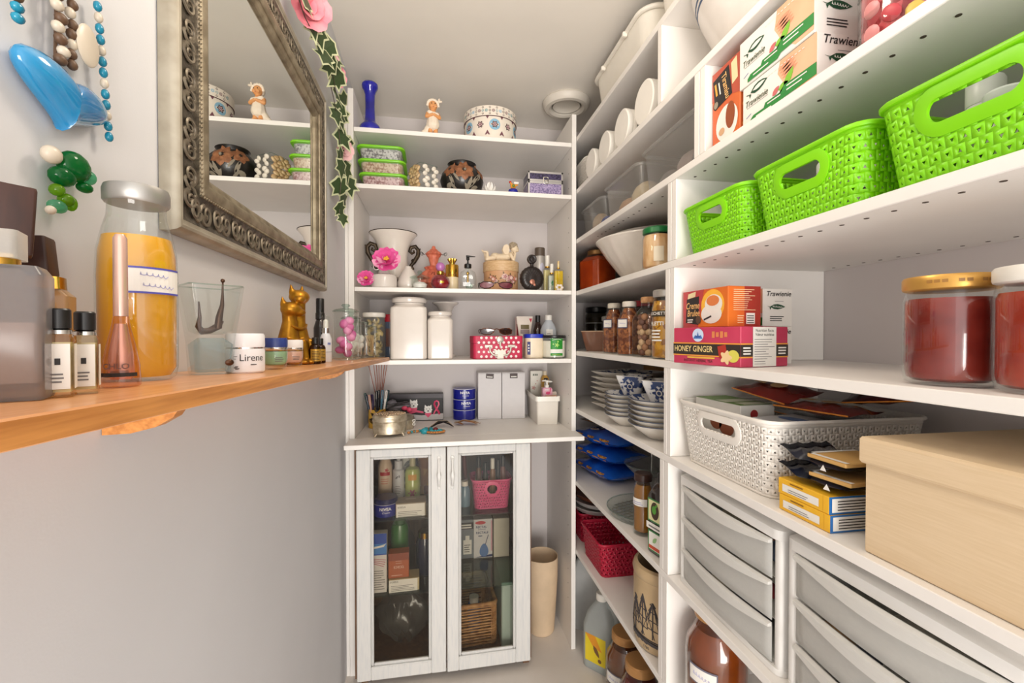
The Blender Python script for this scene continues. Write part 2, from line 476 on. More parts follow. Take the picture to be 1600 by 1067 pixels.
# ------------------------------------------------------------------ mirror in a scrolled frame
FR1 = mat('frame_silver_gilt', (158, 146, 124), .48, .6, vs=35, col2=(122, 110, 90))
FR2 = mat('frame_dark_silver', (112, 104, 92), .4, .7, vs=60, col2=(70, 64, 56), bump=.3, bs=160)
FRE = mat('frame_cream_edge', (176, 168, 152), .45, .4, vs=30, col2=(158, 149, 132))
mir = thing('mirror', 'large wall mirror in an ornate silver scrollwork frame', 'mirror', (-.349, 1.0525, 1.78))
HY, HZ = .4075, .293
KI, KD = 1.2, .64
def sweep(name, prof, m, smooth=30):
    """profile (inset from the outer edge, out from the wall) carried round the rectangle"""
    mb = MB(); secs = []
    for sy, sz in ((-1, -1), (1, -1), (1, 1), (-1, 1), (-1, -1)):
        secs.append([(d * KD, sy * (HY - i * KI), sz * (HZ - i * KI)) for i, d in prof])
    n = len(prof); vs = [p for q in secs for p in q]; fs = []
    for i in range(4):
        for j in range(n - 1): fs.append((i * n + j, (i + 1) * n + j, (i + 1) * n + j + 1, i * n + j + 1))
    mb.add(vs, fs)
    return part(name, mb, m, mir, smooth)
sweep('outer_moulding', [(0, 0), (0, .020), (.002, .030), (.005, .035), (.008, .036), (.010, .033), (.0105, .030), (.013, .029), (.015, .030)], FRE)
sweep('scroll_band', [(.015, .030), (.021, .026), (.033, .0245), (.046, .026), (.051, .030)], FR2)
sweep('inner_moulding', [(.051, .030), (.054, .036), (.060, .0385), (.066, .037), (.069, .033), (.0695, .029), (.075, .027), (.078, .023), (.080, .020), (.080, .010)], FR1)
def spiral(turns=1.6, r0=.011, n=26):
    P = []
    for i in range(n):
        t = i / (n - 1); a = t * turns * 2 * PI; r = r0 * (1 - .86 * t)
        P.append((.0 + .002 * math.sin(t * PI), r * math.cos(a), r * math.sin(a)))
    return P
smb = MB(); smb.tube(spiral(), [.0022 - .0010 * i / 25 for i in range(26)], 5)
smb.tube([(0, .011, 0), (.001, .014, .006), (.001, .019, .009), (0, .024, .006), (0, .026, 0)], [.002, .0022, .002, .0018, .001], 5)
smb.ball((.0005, .019, -.004), (.002, .005, .0035), 6)
scr = smb.mesh('scroll', mat('frame_scroll_silver', (134, 124, 108), .5, .6, vs=50, col2=(104, 94, 80)), 60)
for side in range(4):
    horiz = side in (0, 2); Ls = (HY if horiz else HZ) - .035
    n = int(2 * Ls / .031)
    for i in range(n):
        a = -Ls + .016 + i * (2 * Ls - .02) / (n - 1)
        s_ = -1 if side in (0, 3) else 1
        loc = (.0168, a, s_ * (HZ - .0395)) if horiz else (.0168, s_ * (HY - .0395), a)
        o = ob('scroll', scr, mir, loc, ((0 if horiz else PI / 2) + (PI if i % 2 else 0), 0, 0)); o.scale = (1, 1.25, 1.5)
beads = MB()
for side in range(4):
    horiz = side in (0, 2); Ls = (HY if horiz else HZ) - .0630; n = int(2 * Ls / .0065); s_ = -1 if side in (0, 3) else 1
    for i in range(n + 1):
        a = -Ls + 2 * Ls * i / n
        c = (.0208, a, s_ * (HZ - .0630)) if horiz else (.0208, s_ * (HY - .0630), a)
        beads.ball(c, .0026, 5)
bo = part('beading', beads, FR1, mir, 60); bo['kind'] = 'stuff'
MIR = mat('mirror_silver', (238, 240, 236), .005, 1.0, var=0)
part('mirror_glass', MB().box(.003, .009, -HY + .095, HY - .095, -HZ + .095, HZ - .095), MIR, mir, 0)
# ================================================================== things on the oak wall shelf (left)
def on(x, y): return (x, y, zsh(y + .0) + .0006)
# --- bottles at the near end
AMBER = mat('amber_syrup', (238, 178, 48), .12, vs=12, col2=(228, 164, 36), coat=.6)
t = thing('syrup_bottle', 'large glass bottle of golden syrup with silver lid and handwritten blue-edged label', 'bottle', on(-.288, .497), 18)
L_('glass', [(.026, 0), (.030, .003), (.0318, .012), (.0322, .10), (.031, .125), (.027, .145), (.0235, .158), (.0228, .168), (.024, .172), (.024, .176)], GLASS, t, 36)
L_('syrup', [(.0255, .004), (.0302, .012), (.0308, .10), (.0298, .124), (.027, .1385)], AMBER, t, 36)
L_('lid', [(.0248, .171), (.0262, .173), (.0264, .183), (.0252, .187), (.022, .188), (.021, .1865)], mat('dull_tin', (176, 174, 170), .42, .8), t, 36)
BLUI = C('blue_ink', 84, 82, 176)
f = cyl(.0323, -62)
dec(t, 'label', [rect(-.026, .083, .030, .108)], PAPER, f, .0004, 12)
dec(t, 'label_border', [rect(-.026, .083, .030, .0848), rect(-.026, .1062, .030, .108), rect(-.026, .083, -.0235, .108)], BLUI, f, .0007, 12)
lt = C('pencil_lilac', 150, 148, 200)

def scrawl(t, name, m, fm, x0, x1, y, h, n=9, r=.0003, lift=.0009):
    """a line of handwriting too faint to read"""
    P = []
    for i in range(n * 4 + 1):
        q = i / (n * 4); P.append(fm(x0 + (x1 - x0) * q + h * .3 * math.cos(i * PI / 2), y + h * .5 * math.sin(i * PI / 2) * (.6 + .4 * math.sin(i * 1.7)), lift))
    return part(name, MB().tube(P, r, 4), m, t, 0)
scrawl(t, 'handwriting', lt, f, -.008, .014, .1005, .005, 5); scrawl(t, 'handwriting', lt, f, -.006, .020, .0905, .005, 6)
ROSEG = mat('rose_gold', (232, 190, 170), .25, .6, var=.1)
t = thing('perfume_bottle', 'tall slender rose-gold perfume bottle in front of the syrup bottle', 'perfume', on(-.247, .405), 0)
L_('glass_body', [(.011, 0), (.0125, .001), (.0125, .004), (.0118, .018), (.009, .034), (.006, .048), (.0048, .056)], clear('blush_glass', (246, 226, 220)), t, 20)
L_('core', [(.0065, .006), (.0085, .010), (.0075, .028), (.004, .05)], ROSEG, t, 20)
L_('cap', [(.0048, .056), (.0046, .118), (.003, .121)], mat('blush_metal', (226, 188, 172), .25, .6), t, 20)
text(t, 'CHLO', .006, C('ink_brown', 110, 80, 74), cyl(.0122, -75), 0, .0165, bold=.02)
dec(t, 'ribbon', [rect(-.014, .0085, .014, .0115)], INK, cyl(.0125, -75), .0004, 10)
for i, (x, y, tl, lb) in enumerate(((-.232, .3245, 'left', 'small perfume bottle with black cap and cream label, leftmost of the pair'), (-.2335, .3475, 'right', 'small clear perfume bottle with cream label, beside the slender rose-gold one'))):
    t = thing('mini_perfume_bottle', lb, 'perfume', on(x, y), 28, 'pair of mini perfume bottles')
    R_('glass_body', [(.0066, .0066, .001, 0), (.0068, .0068, .0015, .001), (.0068, .0068, .0015, .036), (.006, .006, .0015, .0385), (.003, .003, .001, .040)], clear('champagne_glass', (244, 236, 214)), t, 3)
    R_('liquid', [(.0058, .0058, .001, .003), (.0058, .0058, .001, .034)], C('pale_cologne', 216, 205, 172, rough=.2), t, 2)
    L_('collar', [(.0062, .039), (.006, .0415), (.0045, .0425)], CHROME, t, 14)
    L_('cap', [(.0056, .0425), (.0056, .054), (.0048, .055)], BLACK, t, 16)
    dec(t, 'label', [rect(-.0056, .005, .0056, .033)], PAPER, front(.0138)); dec(t, 'label_mark', [rect(-.0013, .020, .0013, .024)], INK, front(.0138), .0007)
    lines(t, 'small_print', -.003, .003, .009, .016, 3, GREYI, front(.0138))
    dec(t, 'side_label', [rect(-.0056, .005, .0056, .033)], PAPER, right(.0138))
t = thing('perfume_bottle', 'large square frosted glass perfume bottle cut off at the left edge', 'perfume', on(-.25, .306), 24)
R_('glass_body', [(.021, .013, .003, 0), (.022, .014, .004, .002), (.022, .014, .004, .073), (.019, .011, .003, .078)], clear('grey_frosted_glass', (214, 214, 216), .2, haze=.4, hcol=(176, 176, 180)), t, 4)
R_('liquid', [(.018, .010, .002, .01), (.018, .010, .002, .045)], C('peach_scent', 214, 176, 150), t, 3)
L_('collar', [(.010, .078), (.010, .082)], GOLD, t); R_('cap', [(.011, .011, .003, .082), (.011, .011, .003, .098)], FROST, t)
DW = mat('dark_walnut', (74, 40, 28), .5, vs=14, col2=(48, 24, 18), stretch=(5, 5, 1))
for i, (x, y, h, a, lb) in enumerate(((-.315, .385, .098, 8, 'taller perfume bottle with square dark wooden cap at the far left'), (-.318, .432, .088, -12, 'shorter perfume bottle with tilted dark wooden cap, beside the taller one'))):
    t = thing('wood_capped_perfume', lb, 'perfume', on(x, y), 30 + a, 'wood-capped perfume bottles')
    R_('glass_body', [(.016, .010, .003, 0), (.0165, .0105, .003, .002), (.0165, .0105, .003, h - .014), (.011, .008, .003, h - .008)], clear('gold_glass', (240, 214, 170), .1, haze=.35, hcol=(226, 200, 160)), t, 3)
    R_('collar', [(.011, .009, .002, h - .008), (.0105, .0088, .002, h + .002)], GOLD, t, 3)
    R_('cap', [(.0125, .0105, .0015, h + .002), (.0132, .011, .002, h + .004), (.0132, .011, .002, h + (.050 if i == 0 else .032)), (.0125, .0105, .0015, h + (.052 if i == 0 else .034))], DW, t, 3, rot=(0, math.radians(a * .4), 0))
# --- tumbler with a metal figure frozen in its glass
t = thing('glass_tumbler', 'square tapered clear glass tumbler with a brown metal ornament inside', 'glass', on(-.272, .605), 40)
part('glass', MB().rr([(.019, .019, .007, 0), (.0205, .0205, .008, .003), (.022, .022, .007, .04), (.0295, .0295, .005, .107)], 5, c1=False), GLASS, t)
o = part('inner_wall', MB().loft([[(x, y, z) for x, y in rrect(h, h, .006, 5)] for h, z in ((.012, .048), (.0195, .052), (.0272, .107))], True, False), GLASS, t)
R_('thick_base', [(.0175, .0175, .006, .003), (.020, .020, .006, .036), (.012, .012, .006, .044)], clear('ice_glass', (228, 240, 244), .05, haze=.18, hcol=(214, 232, 240)), t)
part('rim', MB().tube([(x, y, .107) for x, y in rrect(.0284, .0284, .005, 5)], .0009, 5, True), PALE, t, 60)
BRZ = mat('bronze_wire', (92, 66, 52), .3, .8, var=.3)
def wf(m):
    m.tube([(-.012, 0, .088), (-.011, 0, .07), (-.012, .002, .058), (-.008, .004, .052), (0, .004, .053), (.008, .002, .058), (.012, 0, .066)], [.001, .002, .0035, .0045, .004, .0045, .003], 8)
    m.tube([(.008, 0, .056), (.009, -.002, .07), (.012, -.003, .085), (.0125, -.003, .100), (.0128, -.003, .113)], [.0045, .004, .0025, .0014, .001], 8)
    m.ball((.0128, -.003, .115), .0026, 8)
part('ornament', (lambda m: (wf(m), m)[1])(MB()), BRZ, t, 60)
part('base_gem', MB().ball((.014, -.0205, .014), (.005, .002, .004), 6), BRZ, t, 60)
# --- cream jars
CREAM = C('cream_white', 238, 236, 238, rough=.3)
t = thing('cream_jar', 'white cosmetic cream jar with black lettering beside the glass tumbler', 'jar', on(-.243, .632), 22)
L_('pot', [(.0205, 0), (.0222, .002), (.0224, .028), (.0215, .031)], CREAM, t, 36)
L_('ring', [(.0217, .031), (.0217, .033)], CHROME, t, 36)
L_('lid', [(.0222, .033), (.0224, .035), (.0222, .048), (.0205, .0505)], CREAM, t, 36)
text(t, 'Lirene', .0125, INK, cyl(.0224, -82), .004, .0195, xs=.9)
lines(t, 'small_print', .002, .009, .0105, .0125, 1, INK, cyl(.0224, -82), .5, sub=6)
dec(t, 'leaf_mark', [leafp(-.014, .008, .006, .003, .4), leafp(-.0125, .006, .006, .002, .2)], GREYI, cyl(.0224, -82))
dec(t, 'side_print', [rect(-.017, .021, -.0125, .0218), rect(-.017, .018, -.014, .0186)], GREYI, cyl(.0224, -82), .0005, 3)
for (x, y, lidc, cn, cc, lb, nm) in ((-.243, .742, (44, 62, 130), 'sage_cream', (150, 190, 152), 'small green cream jar with blue lid between white jar and pink jar', ''), (-.256, .872, (240, 238, 236), 'blush_cream', (228, 184, 164), 'small peach-pink cream jar with white lid in front of the cats', '')):
    t = thing('cream_jar', lb, 'jar', on(x, y), 20, 'small glass cream jars')
    L_('glass', [(.0125, 0), (.0150, .002), (.0172, .012), (.0174, .026), (.0165, .029)], GLASS, t, 30)
    L_('cream', [(.011, .006), (.0142, .008), (.0164, .014), (.0166, .027)], mat(cn, cc, .4), t, 30)
    L_('ring', [(.017, .029), (.0175, .030), (.0175, .033), (.017, .0335)], CHROME, t, 30)
    L_('lid', [(.0172, .0335), (.0174, .036), (.0174, .044), (.0162, .0475)], mat('lid_%d' % lidc[0], lidc, .35), t, 30)
    lines(t, 'small_print', -.004, .008, .012, .020, 3, GREYI, cyl(.0176, -80), .35, sub=6)
# --- golden pair of cats
CATG = mat('antique_gold', (186, 132, 34), .34, .75, vs=40, col2=(150, 100, 22))
t = thing('cat_figurine', 'golden figurine of two slim cats leaning together on the oak shelf', 'figurine', on(-.285, .985), 62)
def cats(m):
    for s, h, dx in ((1, .148, .012), (-1, .122, -.016)):
        m.cap((dx, 0, .012), (dx * .8, 0, .05), .020, .0165); m.cap((dx * .8, 0, .05), (dx * .62, 0, .085), .0165, .0115)
        m.cap((dx * .62, 0, .085), (dx * .75, 0, h - .02), .0115, .0105)
        hx = dx * .75 - s * .002
        m.ball((hx, -.003, h - .012), (.0165, .0165, .015), 14)
        m.ball((hx - s * .009, -.014, h - .018), (.009, .008, .007), 10)
        for e in (-1, 1): m.cap((hx + e * .0095, .002, h - .004), (hx + e * .012, .003, h + .012), .006, .0014, 8)
        m.cap((dx - .008, -.014, .045), (dx - .009, -.020, .008), .007, .0065); m.cap((dx + .008, -.014, .045), (dx + .007, -.020, .008), .007, .0065)
        m.ball((dx - .009, -.026, .005), (.0075, .012, .006), 10); m.ball((dx + .007, -.026, .005), (.0075, .012, .006), 10)
        m.cap((dx + s * .01, .012, .02), (dx + s * .024, .004, .03), .012, .009)
cb = blob('bodies', cats, .0018, CATG, t, 5); cb.scale = (1.3, 1.2, 1.02)
part('scarf', MB().tube([(-.022, -.013, .079), (-.012, -.017, .074), (0, -.018, .072), (.012, -.016, .075), (.022, -.010, .082)], [.002, .003, .0035, .003, .002], 7), CATG, t, 60)
# --- droppers and sprays
BRN = clear('brown_glass', (120, 74, 34), .04, haze=.4, hcol=(86, 50, 20))
for x, y, lb in ((-.246, .988, 'nearer of two little brown dropper bottles behind the golden cats'), (-.250, 1.045, 'farther of two little brown dropper bottles behind the golden cats')):
    t = thing('dropper_bottle', lb, 'bottle', on(x, y), 25, 'little brown dropper bottles')
    L_('glass', [(.0105, 0), (.0112, .002), (.0112, .034), (.009, .039), (.006, .041)], BRN, t, 20)
    L_('cap', [(.0064, .041), (.0068, .043), (.0068, .053), (.0055, .055)], BLACK, t, 16)
    dec(t, 'label', [rect(-.012, .006, .012, .031)], mat('gold_label', (190, 152, 62), .35, .4), cyl(.0113), .0003, 8)
    lines(t, 'small_print', -.009, .009, .009, .028, 6, INK, cyl(.0113), .35, sub=4)
t = thing('serum_bottle', 'small white serum spray bottle with clear cap, in front of the black bottle', 'bottle', on(-.262, 1.15), 15)
L_('body', [(.0125, 0), (.0135, .002), (.0135, .055), (.010, .066), (.0075, .070)], C('milk_white', 222, 224, 230, rough=.35), t, 22)
L_('collar', [(.0078, .070), (.0078, .082)], CHROME, t, 18); L_('pump', [(.0058, .082), (.0062, .085), (.0055, .100), (.003, .103)], PLW, t, 16)
L_('cap', [(.0095, .071), (.0095, .109), (.008, .112)], GLASS, t, 18)
text(t, 'm', .010, C('cobalt_ink', 60, 80, 170), cyl(.0136, -60), 0, .045, bold=.03); dec(t, 'seam', [rect(-.016, .024, .016, .0248)], GREYI, cyl(.0136, -60), .0003, 8)
t = thing('serum_bottle', 'slim black bottle with tall black cap beside the pink candy jar', 'bottle', on(-.288, 1.205), 15)
L_('body', [(.0150, 0), (.0158, .002), (.0158, .085), (.011, .102), (.009, .106)], mat('black_gloss', (26, 20, 18), .15, coat=.5), t, 22)
L_('collar', [(.0105, .106), (.011, .108), (.011, .122), (.0098, .124)], BLACK, t, 18); L_('cap', [(.0098, .124), (.0098, .158), (.0085, .160)], BLACK, t, 18)
dec(t, 'small_print', [rect(-.002, .03 + .006 * k, .002, .0345 + .006 * k) for k in range(8)], C('print_dim', 170, 166, 160), cyl(.0159, -70), .0005)
# --- apothecary jars
def apoth(x, y, r, h, lb, fill):
    t = thing('apothecary_jar', lb, 'jar', on(x, y), 0, 'lidded apothecary jars on the oak shelf')
    L_('glass', [(r * .86, 0), (r * .95, .002), (r * .90, .006), (r, .010), (r, h * .80), (r * .98, h * .84), (r * 1.02, h * .86)], GLASS, t, 32)
    L_('lid', [(r * 1.06, h * .862), (r * 1.07, h * .875), (r * .9, h * .90), (r * .45, h * .925), (r * .2, h * .93), (r * .2, h * .945), (r * .34, h * .965), (r * .36, h * .98), (r * .25, h)], PALE, t, 32)
    fill(t, r, h)
    return t
PINK = C('pink_sponge', 232, 146, 190, rough=.6); PINK2 = C('rose_sponge', 214, 108, 166, rough=.6)
def fpink(t, r, h):
    random.seed(3)
    for k in range(11):
        a = random.random() * 6.28; q = r * .48
        part('pink_sponge', MB().ball((0, 0, 0), (r * .42, r * .36, r * .32), 12), random.choice([PINK, PINK, PINK2]), t, 60, (q * math.cos(a), q * math.sin(a), .020 + k * h * .058), (random.random(), random.random(), a))
def fwhite(t, r, h):
    random.seed(5)
    for k in range(7):
        a = random.random() * 6.28
        part('cotton_ball', MB().ball((0, 0, 0), r * .45, 10), C('cotton', 236, 232, 224, rough=.9), t, 60, (r * .42 * math.cos(a), r * .42 * math.sin(a), .022 + k * h * .055))
def fstick(t, r, h):
    random.seed(6)
    for k in range(12):
        a = k * .52; b = a + random.uniform(-.6, .6)
        part('cotton_stick', MB().tube([(r * .7 * math.cos(a), r * .7 * math.sin(a), .012), (r * .75 * math.cos(b), r * .75 * math.sin(b), h * .62)], .0016, 5), C('stick_tan', 206, 170, 124), t, 60)
apoth(-.252, 1.345, .0345, .160, 'lidded glass jar full of pink sponges on the oak shelf', fpink)
apoth(-.262, 1.485, .030, .148, 'lidded glass jar of white cotton balls next to the pink jar', fwhite)
apoth(-.262, 1.592, .028, .140, 'narrow lidded glass jar of cotton, between cotton balls and stick jar', fwhite)
apoth(-.250, 1.715, .034, .132, 'lidded glass jar of tan sticks at the far end of the oak shelf', fstick)
# ================================================================== hanging heart
t = thing('heart_ornament', 'blue glazed heart hanging on the wall with turquoise and green beads', 'ornament', (-.3485, .482, 1.572), 0)
HB = mat('azure_glaze', (38, 138, 190), .12, vs=14, col2=(20, 112, 170), coat=.6)
pts = []
for i in range(40):
    a = 2 * PI * i / 40
    x = 16 * math.sin(a) ** 3; y = 13 * math.cos(a) - 5 * math.cos(2 * a) - 2 * math.cos(3 * a) - math.cos(4 * a)
    pts.append((x / 16 * .052, y / 16 * .031))
hm = MB(); secs = []
for k, (sc, d) in enumerate(((.80, .002), (.95, .005), (1, .010), (.93, .0155), (.74, .0205), (.45, .0235), (.1, .0245))):
    secs.append([(d, p[0] * sc, p[1] * sc) for p in pts])
hm.loft(secs); part('heart', hm, HB, t, 60, rot=(math.radians(-4), 0, 0))
TQ = mat('turquoise_bead', (30, 140, 170), .2, col2=(14, 104, 138), vs=60); SHL = mat('shell_white', (206, 194, 176), .35); BRB = mat('wood_bead', (96, 70, 50), .5)
GRB = clear('green_bead_glass', (40, 170, 90), .04, haze=.5, hcol=(24, 140, 70)); LIM = clear('lime_bead_glass', (150, 200, 50), .04, haze=.5, hcol=(140, 190, 40)); MNT = clear('mint_bead_glass', (150, 220, 190), .04, haze=.4, hcol=(120, 200, 160))
def bead(c, r, m, n=9): part('bead', MB().ball((0, 0, 0), r, n), m, t, 60, c)
random.seed(11)
for k in range(13):
    z = .040 + k * .0085
    bead((.010, -.046 - k * .0004, z), (.004, .0052, .0042), [TQ, TQ, BRB][k % 3])
    bead((.010, .058 - k * .0012, -.012 + k * .0105), (.0036, .0042, .0052), [TQ, TQ, SHL][k % 3])
for k in range(12):
    bead((.012, -.006 + random.uniform(-.004, .004), .030 + k * .0095), (.0045, .006, .005), [BRB, SHL, BRB, SHL][k % 4])
    bead((.011, .008 + random.uniform(-.003, .003), .034 + k * .0095), (.004, .005, .005), [BRB, BRB, SHL][k % 3])
part('shell_disc', MB().ball((0, 0, 0), (.003, .0145, .020), 20), SHL, t, 60, (.014, .024, .062))
part('cord', MB().tube([(.006, -.004, .02), (.006, 0, .14), (.003, .005, .17)], .0014, 6), BRB, t)
for c, r, m in (((.012, .008, -.062), (.010, .017, .014), GRB), ((.012, -.006, -.076), (.009, .012, .009), GRB), ((.013, .019, -.078), (.006, .008, .005), GRB), ((.011, -.016, -.060), (.007, .009, .008), SHL), ((.012, .026, -.066), (.006, .007, .007), MNT), ((.012, -.012, -.090), (.006, .0055, .0055), LIM), ((.012, -.002, -.096), (.006, .007, .006), LIM), ((.012, .004, -.098), (.005, .004, .007), LIM), ((.012, -.012, -.105), (.006, .009, .006), MNT), ((.012, -.019, -.110), (.004, .004, .004), SHL)):
    bead(c, r, m, 12)
# ================================================================== ivy garland beside the mirror
IV1 = mat('ivy_green', (62, 82, 44), .5, vs=60, col2=(40, 60, 30)); IV2 = mat('ivy_cream_edge', (204, 208, 168), .5); STEM = C('ivy_stem', 74, 62, 50); PR = mat('pink_petal', (232, 150, 160), .55, vs=30, col2=(220, 124, 140)); PR2 = mat('pale_pink_petal', (236, 190, 190), .55)
t = thing('ivy_garland', 'artificial variegated ivy garland with pink roses hanging down beside the mirror', 'garland', (-.3485, 1.55, 1.72), 0)
LF = [(0, -.5), (.16, -.42), (.46, -.34), (.34, -.06), (.50, .16), (.22, .20), (.10, .42), (0, .62), (-.10, .42), (-.22, .20), (-.50, .16), (-.34, -.06), (-.46, -.34), (-.16, -.42)]
lm = MB()
def lv(sc, h): return [(h + .0 + .10 * abs(y) * .4 - .12 * x * x, x * sc, y * sc) for x, y in LF]
n = len(LF)
lm.cur = 0; lm.add([(.02, 0, .0)] + lv(1, 0), [(0, i + 1, (i + 1) % n + 1) for i in range(n)])
lm.cur = 1; lm.add([(.035, 0, -.02)] + [(p[0] + .012, p[1], p[2] - .02) for p in lv(.80, 0)], [(0, i + 1, (i + 1) % n + 1) for i in range(n)])
leaf_me = lm.mesh('ivy_leaf', [IV2, IV1], 0)
def vine(P): part('vine', MB().tube(P, .0013, 5), STEM, t, 60)
def g(y, z, x=.034): return (x, y - 1.55, z - 1.72)
vine([g(1.00, 2.12, .048), g(1.13, 2.10, .048), g(1.23, 2.115, .048), g(1.33, 2.14, .048), g(1.43, 2.13, .048), g(1.50, 2.09, .045)])
vine([g(1.43, 2.13), g(1.50, 2.10), g(1.56, 2.06), g(1.60, 1.99), g(1.59, 1.93), g(1.61, 1.88), g(1.585, 1.82), g(1.58, 1.76)])
vine([g(1.56, 2.06), g(1.63, 2.05), g(1.70, 2.03), g(1.73, 1.98)])
vine([g(1.60, 1.94), g(1.68, 1.925), g(1.72, 1.90)])
random.seed(21)
for (px, py, s) in ((1.20, 2.125, .046), (1.26, 2.145, .05), (1.30, 2.11, .05), (1.33, 2.155, .045), (1.37, 2.13, .052), (1.42, 2.175, .046), (1.45, 2.135, .05), (1.48, 2.10, .042), (1.535, 2.06, .045), (1.575, 2.10, .045), (1.60, 2.145, .05), (1.585, 2.075, .05), (1.64, 2.11, .045), (1.61, 2.02, .056), (1.69, 2.035, .05), (1.60, 1.955, .052), (1.60, 1.915, .052), (1.70, 1.945, .06), (1.68, 1.895, .05), (1.745, 1.905, .062), (1.615, 1.855, .06), (1.61, 1.805, .052), (1.585, 1.775, .042), (1.60, 1.745, .036), (1.10, 2.115, .045)):
    o = ob('ivy_leaf', leaf_me, t, g(px, py, (.046 if px < 1.53 else .030) + random.random() * .012), (random.uniform(2.3, 4.0), random.uniform(-.4, .4), random.uniform(-1.0, -.1)))
    o.scale = (s * 1.45, s * 1.45, s * 1.45)
def rose(y, z, r, m):
    q = ob('rose', None, t, g(y, z, .034 if y > 1.5 else .050), (random.uniform(-.4, .4), .25, -.8)); q.empty_display_size = .01
    for ring, (cnt, rad, tilt, sz) in enumerate(((3, .10, .25, .42), (5, .28, .5, .62), (6, .48, .95, .8))):
        for k in range(cnt):
            a = 2 * PI * k / cnt + ring * .5
            def f(u, v, a=a, rad=rad, tilt=tilt, sz=sz):
                w = (u - .5) * 1.7 * sz * math.sin(PI * (.18 + .7 * v)); h = v * sz
                out = rad * .5 + math.sin(tilt) * h + .12 * v * v - .25 * w * w
                up = math.cos(tilt) * h * .9
                ca, sa = math.cos(a), math.sin(a)
                return (r * (up - .2), r * (out * ca - w * sa), r * (out * sa + w * ca))
            part('petal', MB().grid(f, 5, 4), m, q, 60)
    part('sepals', MB().ball((-.25 * r, 0, 0), (.12 * r, .5 * r, .5 * r), 8), IV1, q, 60)
rose(1.165, 2.150, .052, PR); rose(1.462, 2.150, .032, PR); rose(1.668, 2.005, .034, PR2); rose(1.42, 2.175, .018, PR2)
# ================================================================== end-wall unit, top shelf
COB = mat('cobalt_glass', (18, 24, 170), .08, coat=.8, col2=(10, 14, 130), vs=12)
t = thing('glass_vase', 'tall cobalt blue glass vase with bulbous foot on the top shelf', 'vase', (-.262, 1.925, S1), 0)
L_('body', [(.030, 0), (.040, .004), (.045, .018), (.042, .034), (.032, .046), (.024, .054), (.021, .070), (.019, .12), (.020, .165), (.024, .180), (.030, .190), (.033, .200), (.032, .208), (.026, .214)], COB, t, 36)
L_('mouth', [(.026, .2145), (.022, .206), (.017, .19)], mat('cobalt_dark', (8, 10, 80), .1, coat=.6), t, 24)
# little bonneted child figurine
SKIN = mat('figurine_skin', (226, 160, 102), .45); BON = mat('figurine_cloth', (240, 226, 206), .6)
t = thing('child_figurine', 'small figurine of a bonneted child in a white wrap on the top shelf', 'figurine', (-.008, 1.885, S1 + .002), 8)
def kid(m):
    for s in (-1, 1):
        m.cap((s * .011, -.004, .008), (s * .011, 0, .040), .0095, .010)
        m.ball((s * .012, -.009, .006), (.009, .013, .006), 10)
        m.cap((s * .020, 0, .088), (s * .026, -.010, .072), .009, .0075); m.cap((s * .026, -.010, .072), (s * .006, -.022, .076), .0075, .006)
        m.ball((s * .004, -.024, .077), (.006, .005, .0055), 8)
    m.cap((0, 0, .045), (0, 0, .088), .020, .017); m.cap((0, 0, .09), (0, -.002, .105), .009, .009)
    m.ball((0, -.004, .120), (.0185, .0185, .0200), 14); m.ball((0, -.022, .116), (.004, .004, .0035), 8)
    for s in (-1, 1): m.ball((s * .009, -.017, .113), (.007, .006, .006), 8)
blob('body', kid, .0016, SKIN, t, 3)
def wrap(m):
    m.cap((0, .001, .044), (0, .001, .080), .0275, .0205); m.cap((.004, .004, .05), (-.020, .010, .022), .024, .018); m.cap((-.020, .010, .018), (-.038, .004, .010), .016, .010)
    m.cap((-.016, -.006, .092), (.016, -.012, .082), .0085, .0085)
blob('wrap', wrap, .0018, BON, t, 2)
def bonnet(m):
    m.ball((0, .006, .124), (.0225, .019, .0225), 14)
    for k in range(9):
        a = PI * (k / 8); m.ball((.0225 * math.cos(a), -.006, .121 + .0235 * math.sin(a)), .006, 8)
    m.cap((.020, -.004, .137), (.034, -.002, .143), .003, .005); m.cap((.022, -.004, .139), (.026, -.002, .152), .003, .004)
blob('bonnet', bonnet, .0017, BON, t, 2)
part('eyes', MB().ball((-.007, -.0215, .123), .0022, 6).ball((.007, -.0215, .123), .0022, 6), INK, t, 60)
part('mouth', MB().ball((0, -.0225, .1085), (.0035, .0015, .001), 6), C('lip_red', 190, 90, 70), t, 60)
# round hat box with rosettes
HBX = mat('hatbox_paper', (236, 226, 212), .55, var=.04)
t = thing('hat_box', 'round cardboard box printed with blue and plum rosettes on the top shelf', 'box', (.242, 1.985, S1), 0)
R0 = .116
L_('base', [(R0 - .003, 0), (R0 - .003, .10)], HBX, t, 64)
L_('lid', [(R0, .098), (R0, .140), (R0 - .002, .142)], HBX, t, 64)
L_('lid_edge', [(R0 + .0006, .0975), (R0 + .0006, .0995)], C('plum_dark', 84, 52, 56), t, 64)
PLUM = C('plum_print', 118, 74, 84); SKY = C('sky_print', 140, 186, 212); DKB = C('umber_print', 72, 52, 50); ROSEP = C('rose_print', 226, 190, 190); TEAL = C('teal_print', 92, 150, 160)
f = cyl(R0); f2 = cyl(R0 - .003)
for k in range(-5, 6):
    u = k * .030
    dec(t, 'rosette', [flower(u, .120, .0075, 8, .25)], [PLUM, SKY, PLUM, TEAL][k % 4], f)
    dec(t, 'rosette_heart', [flower(u, .120, .0032, 6, .3)], HBX, f, .0008)
    for dy in (.107, .133):
        dec(t, 'ring_print', [circ(u + .015, dy, .0042, 10)], DKB, f); dec(t, 'ring_fill', [circ(u + .015, dy, .0025, 10)], HBX, f, .0008)
    dec(t, 'ring_print', [circ(u + .015, .120, .0050, 10)], [TEAL, DKB][k % 2], f); dec(t, 'ring_fill', [circ(u + .015, .120, .0030, 10)], HBX, f, .0008)
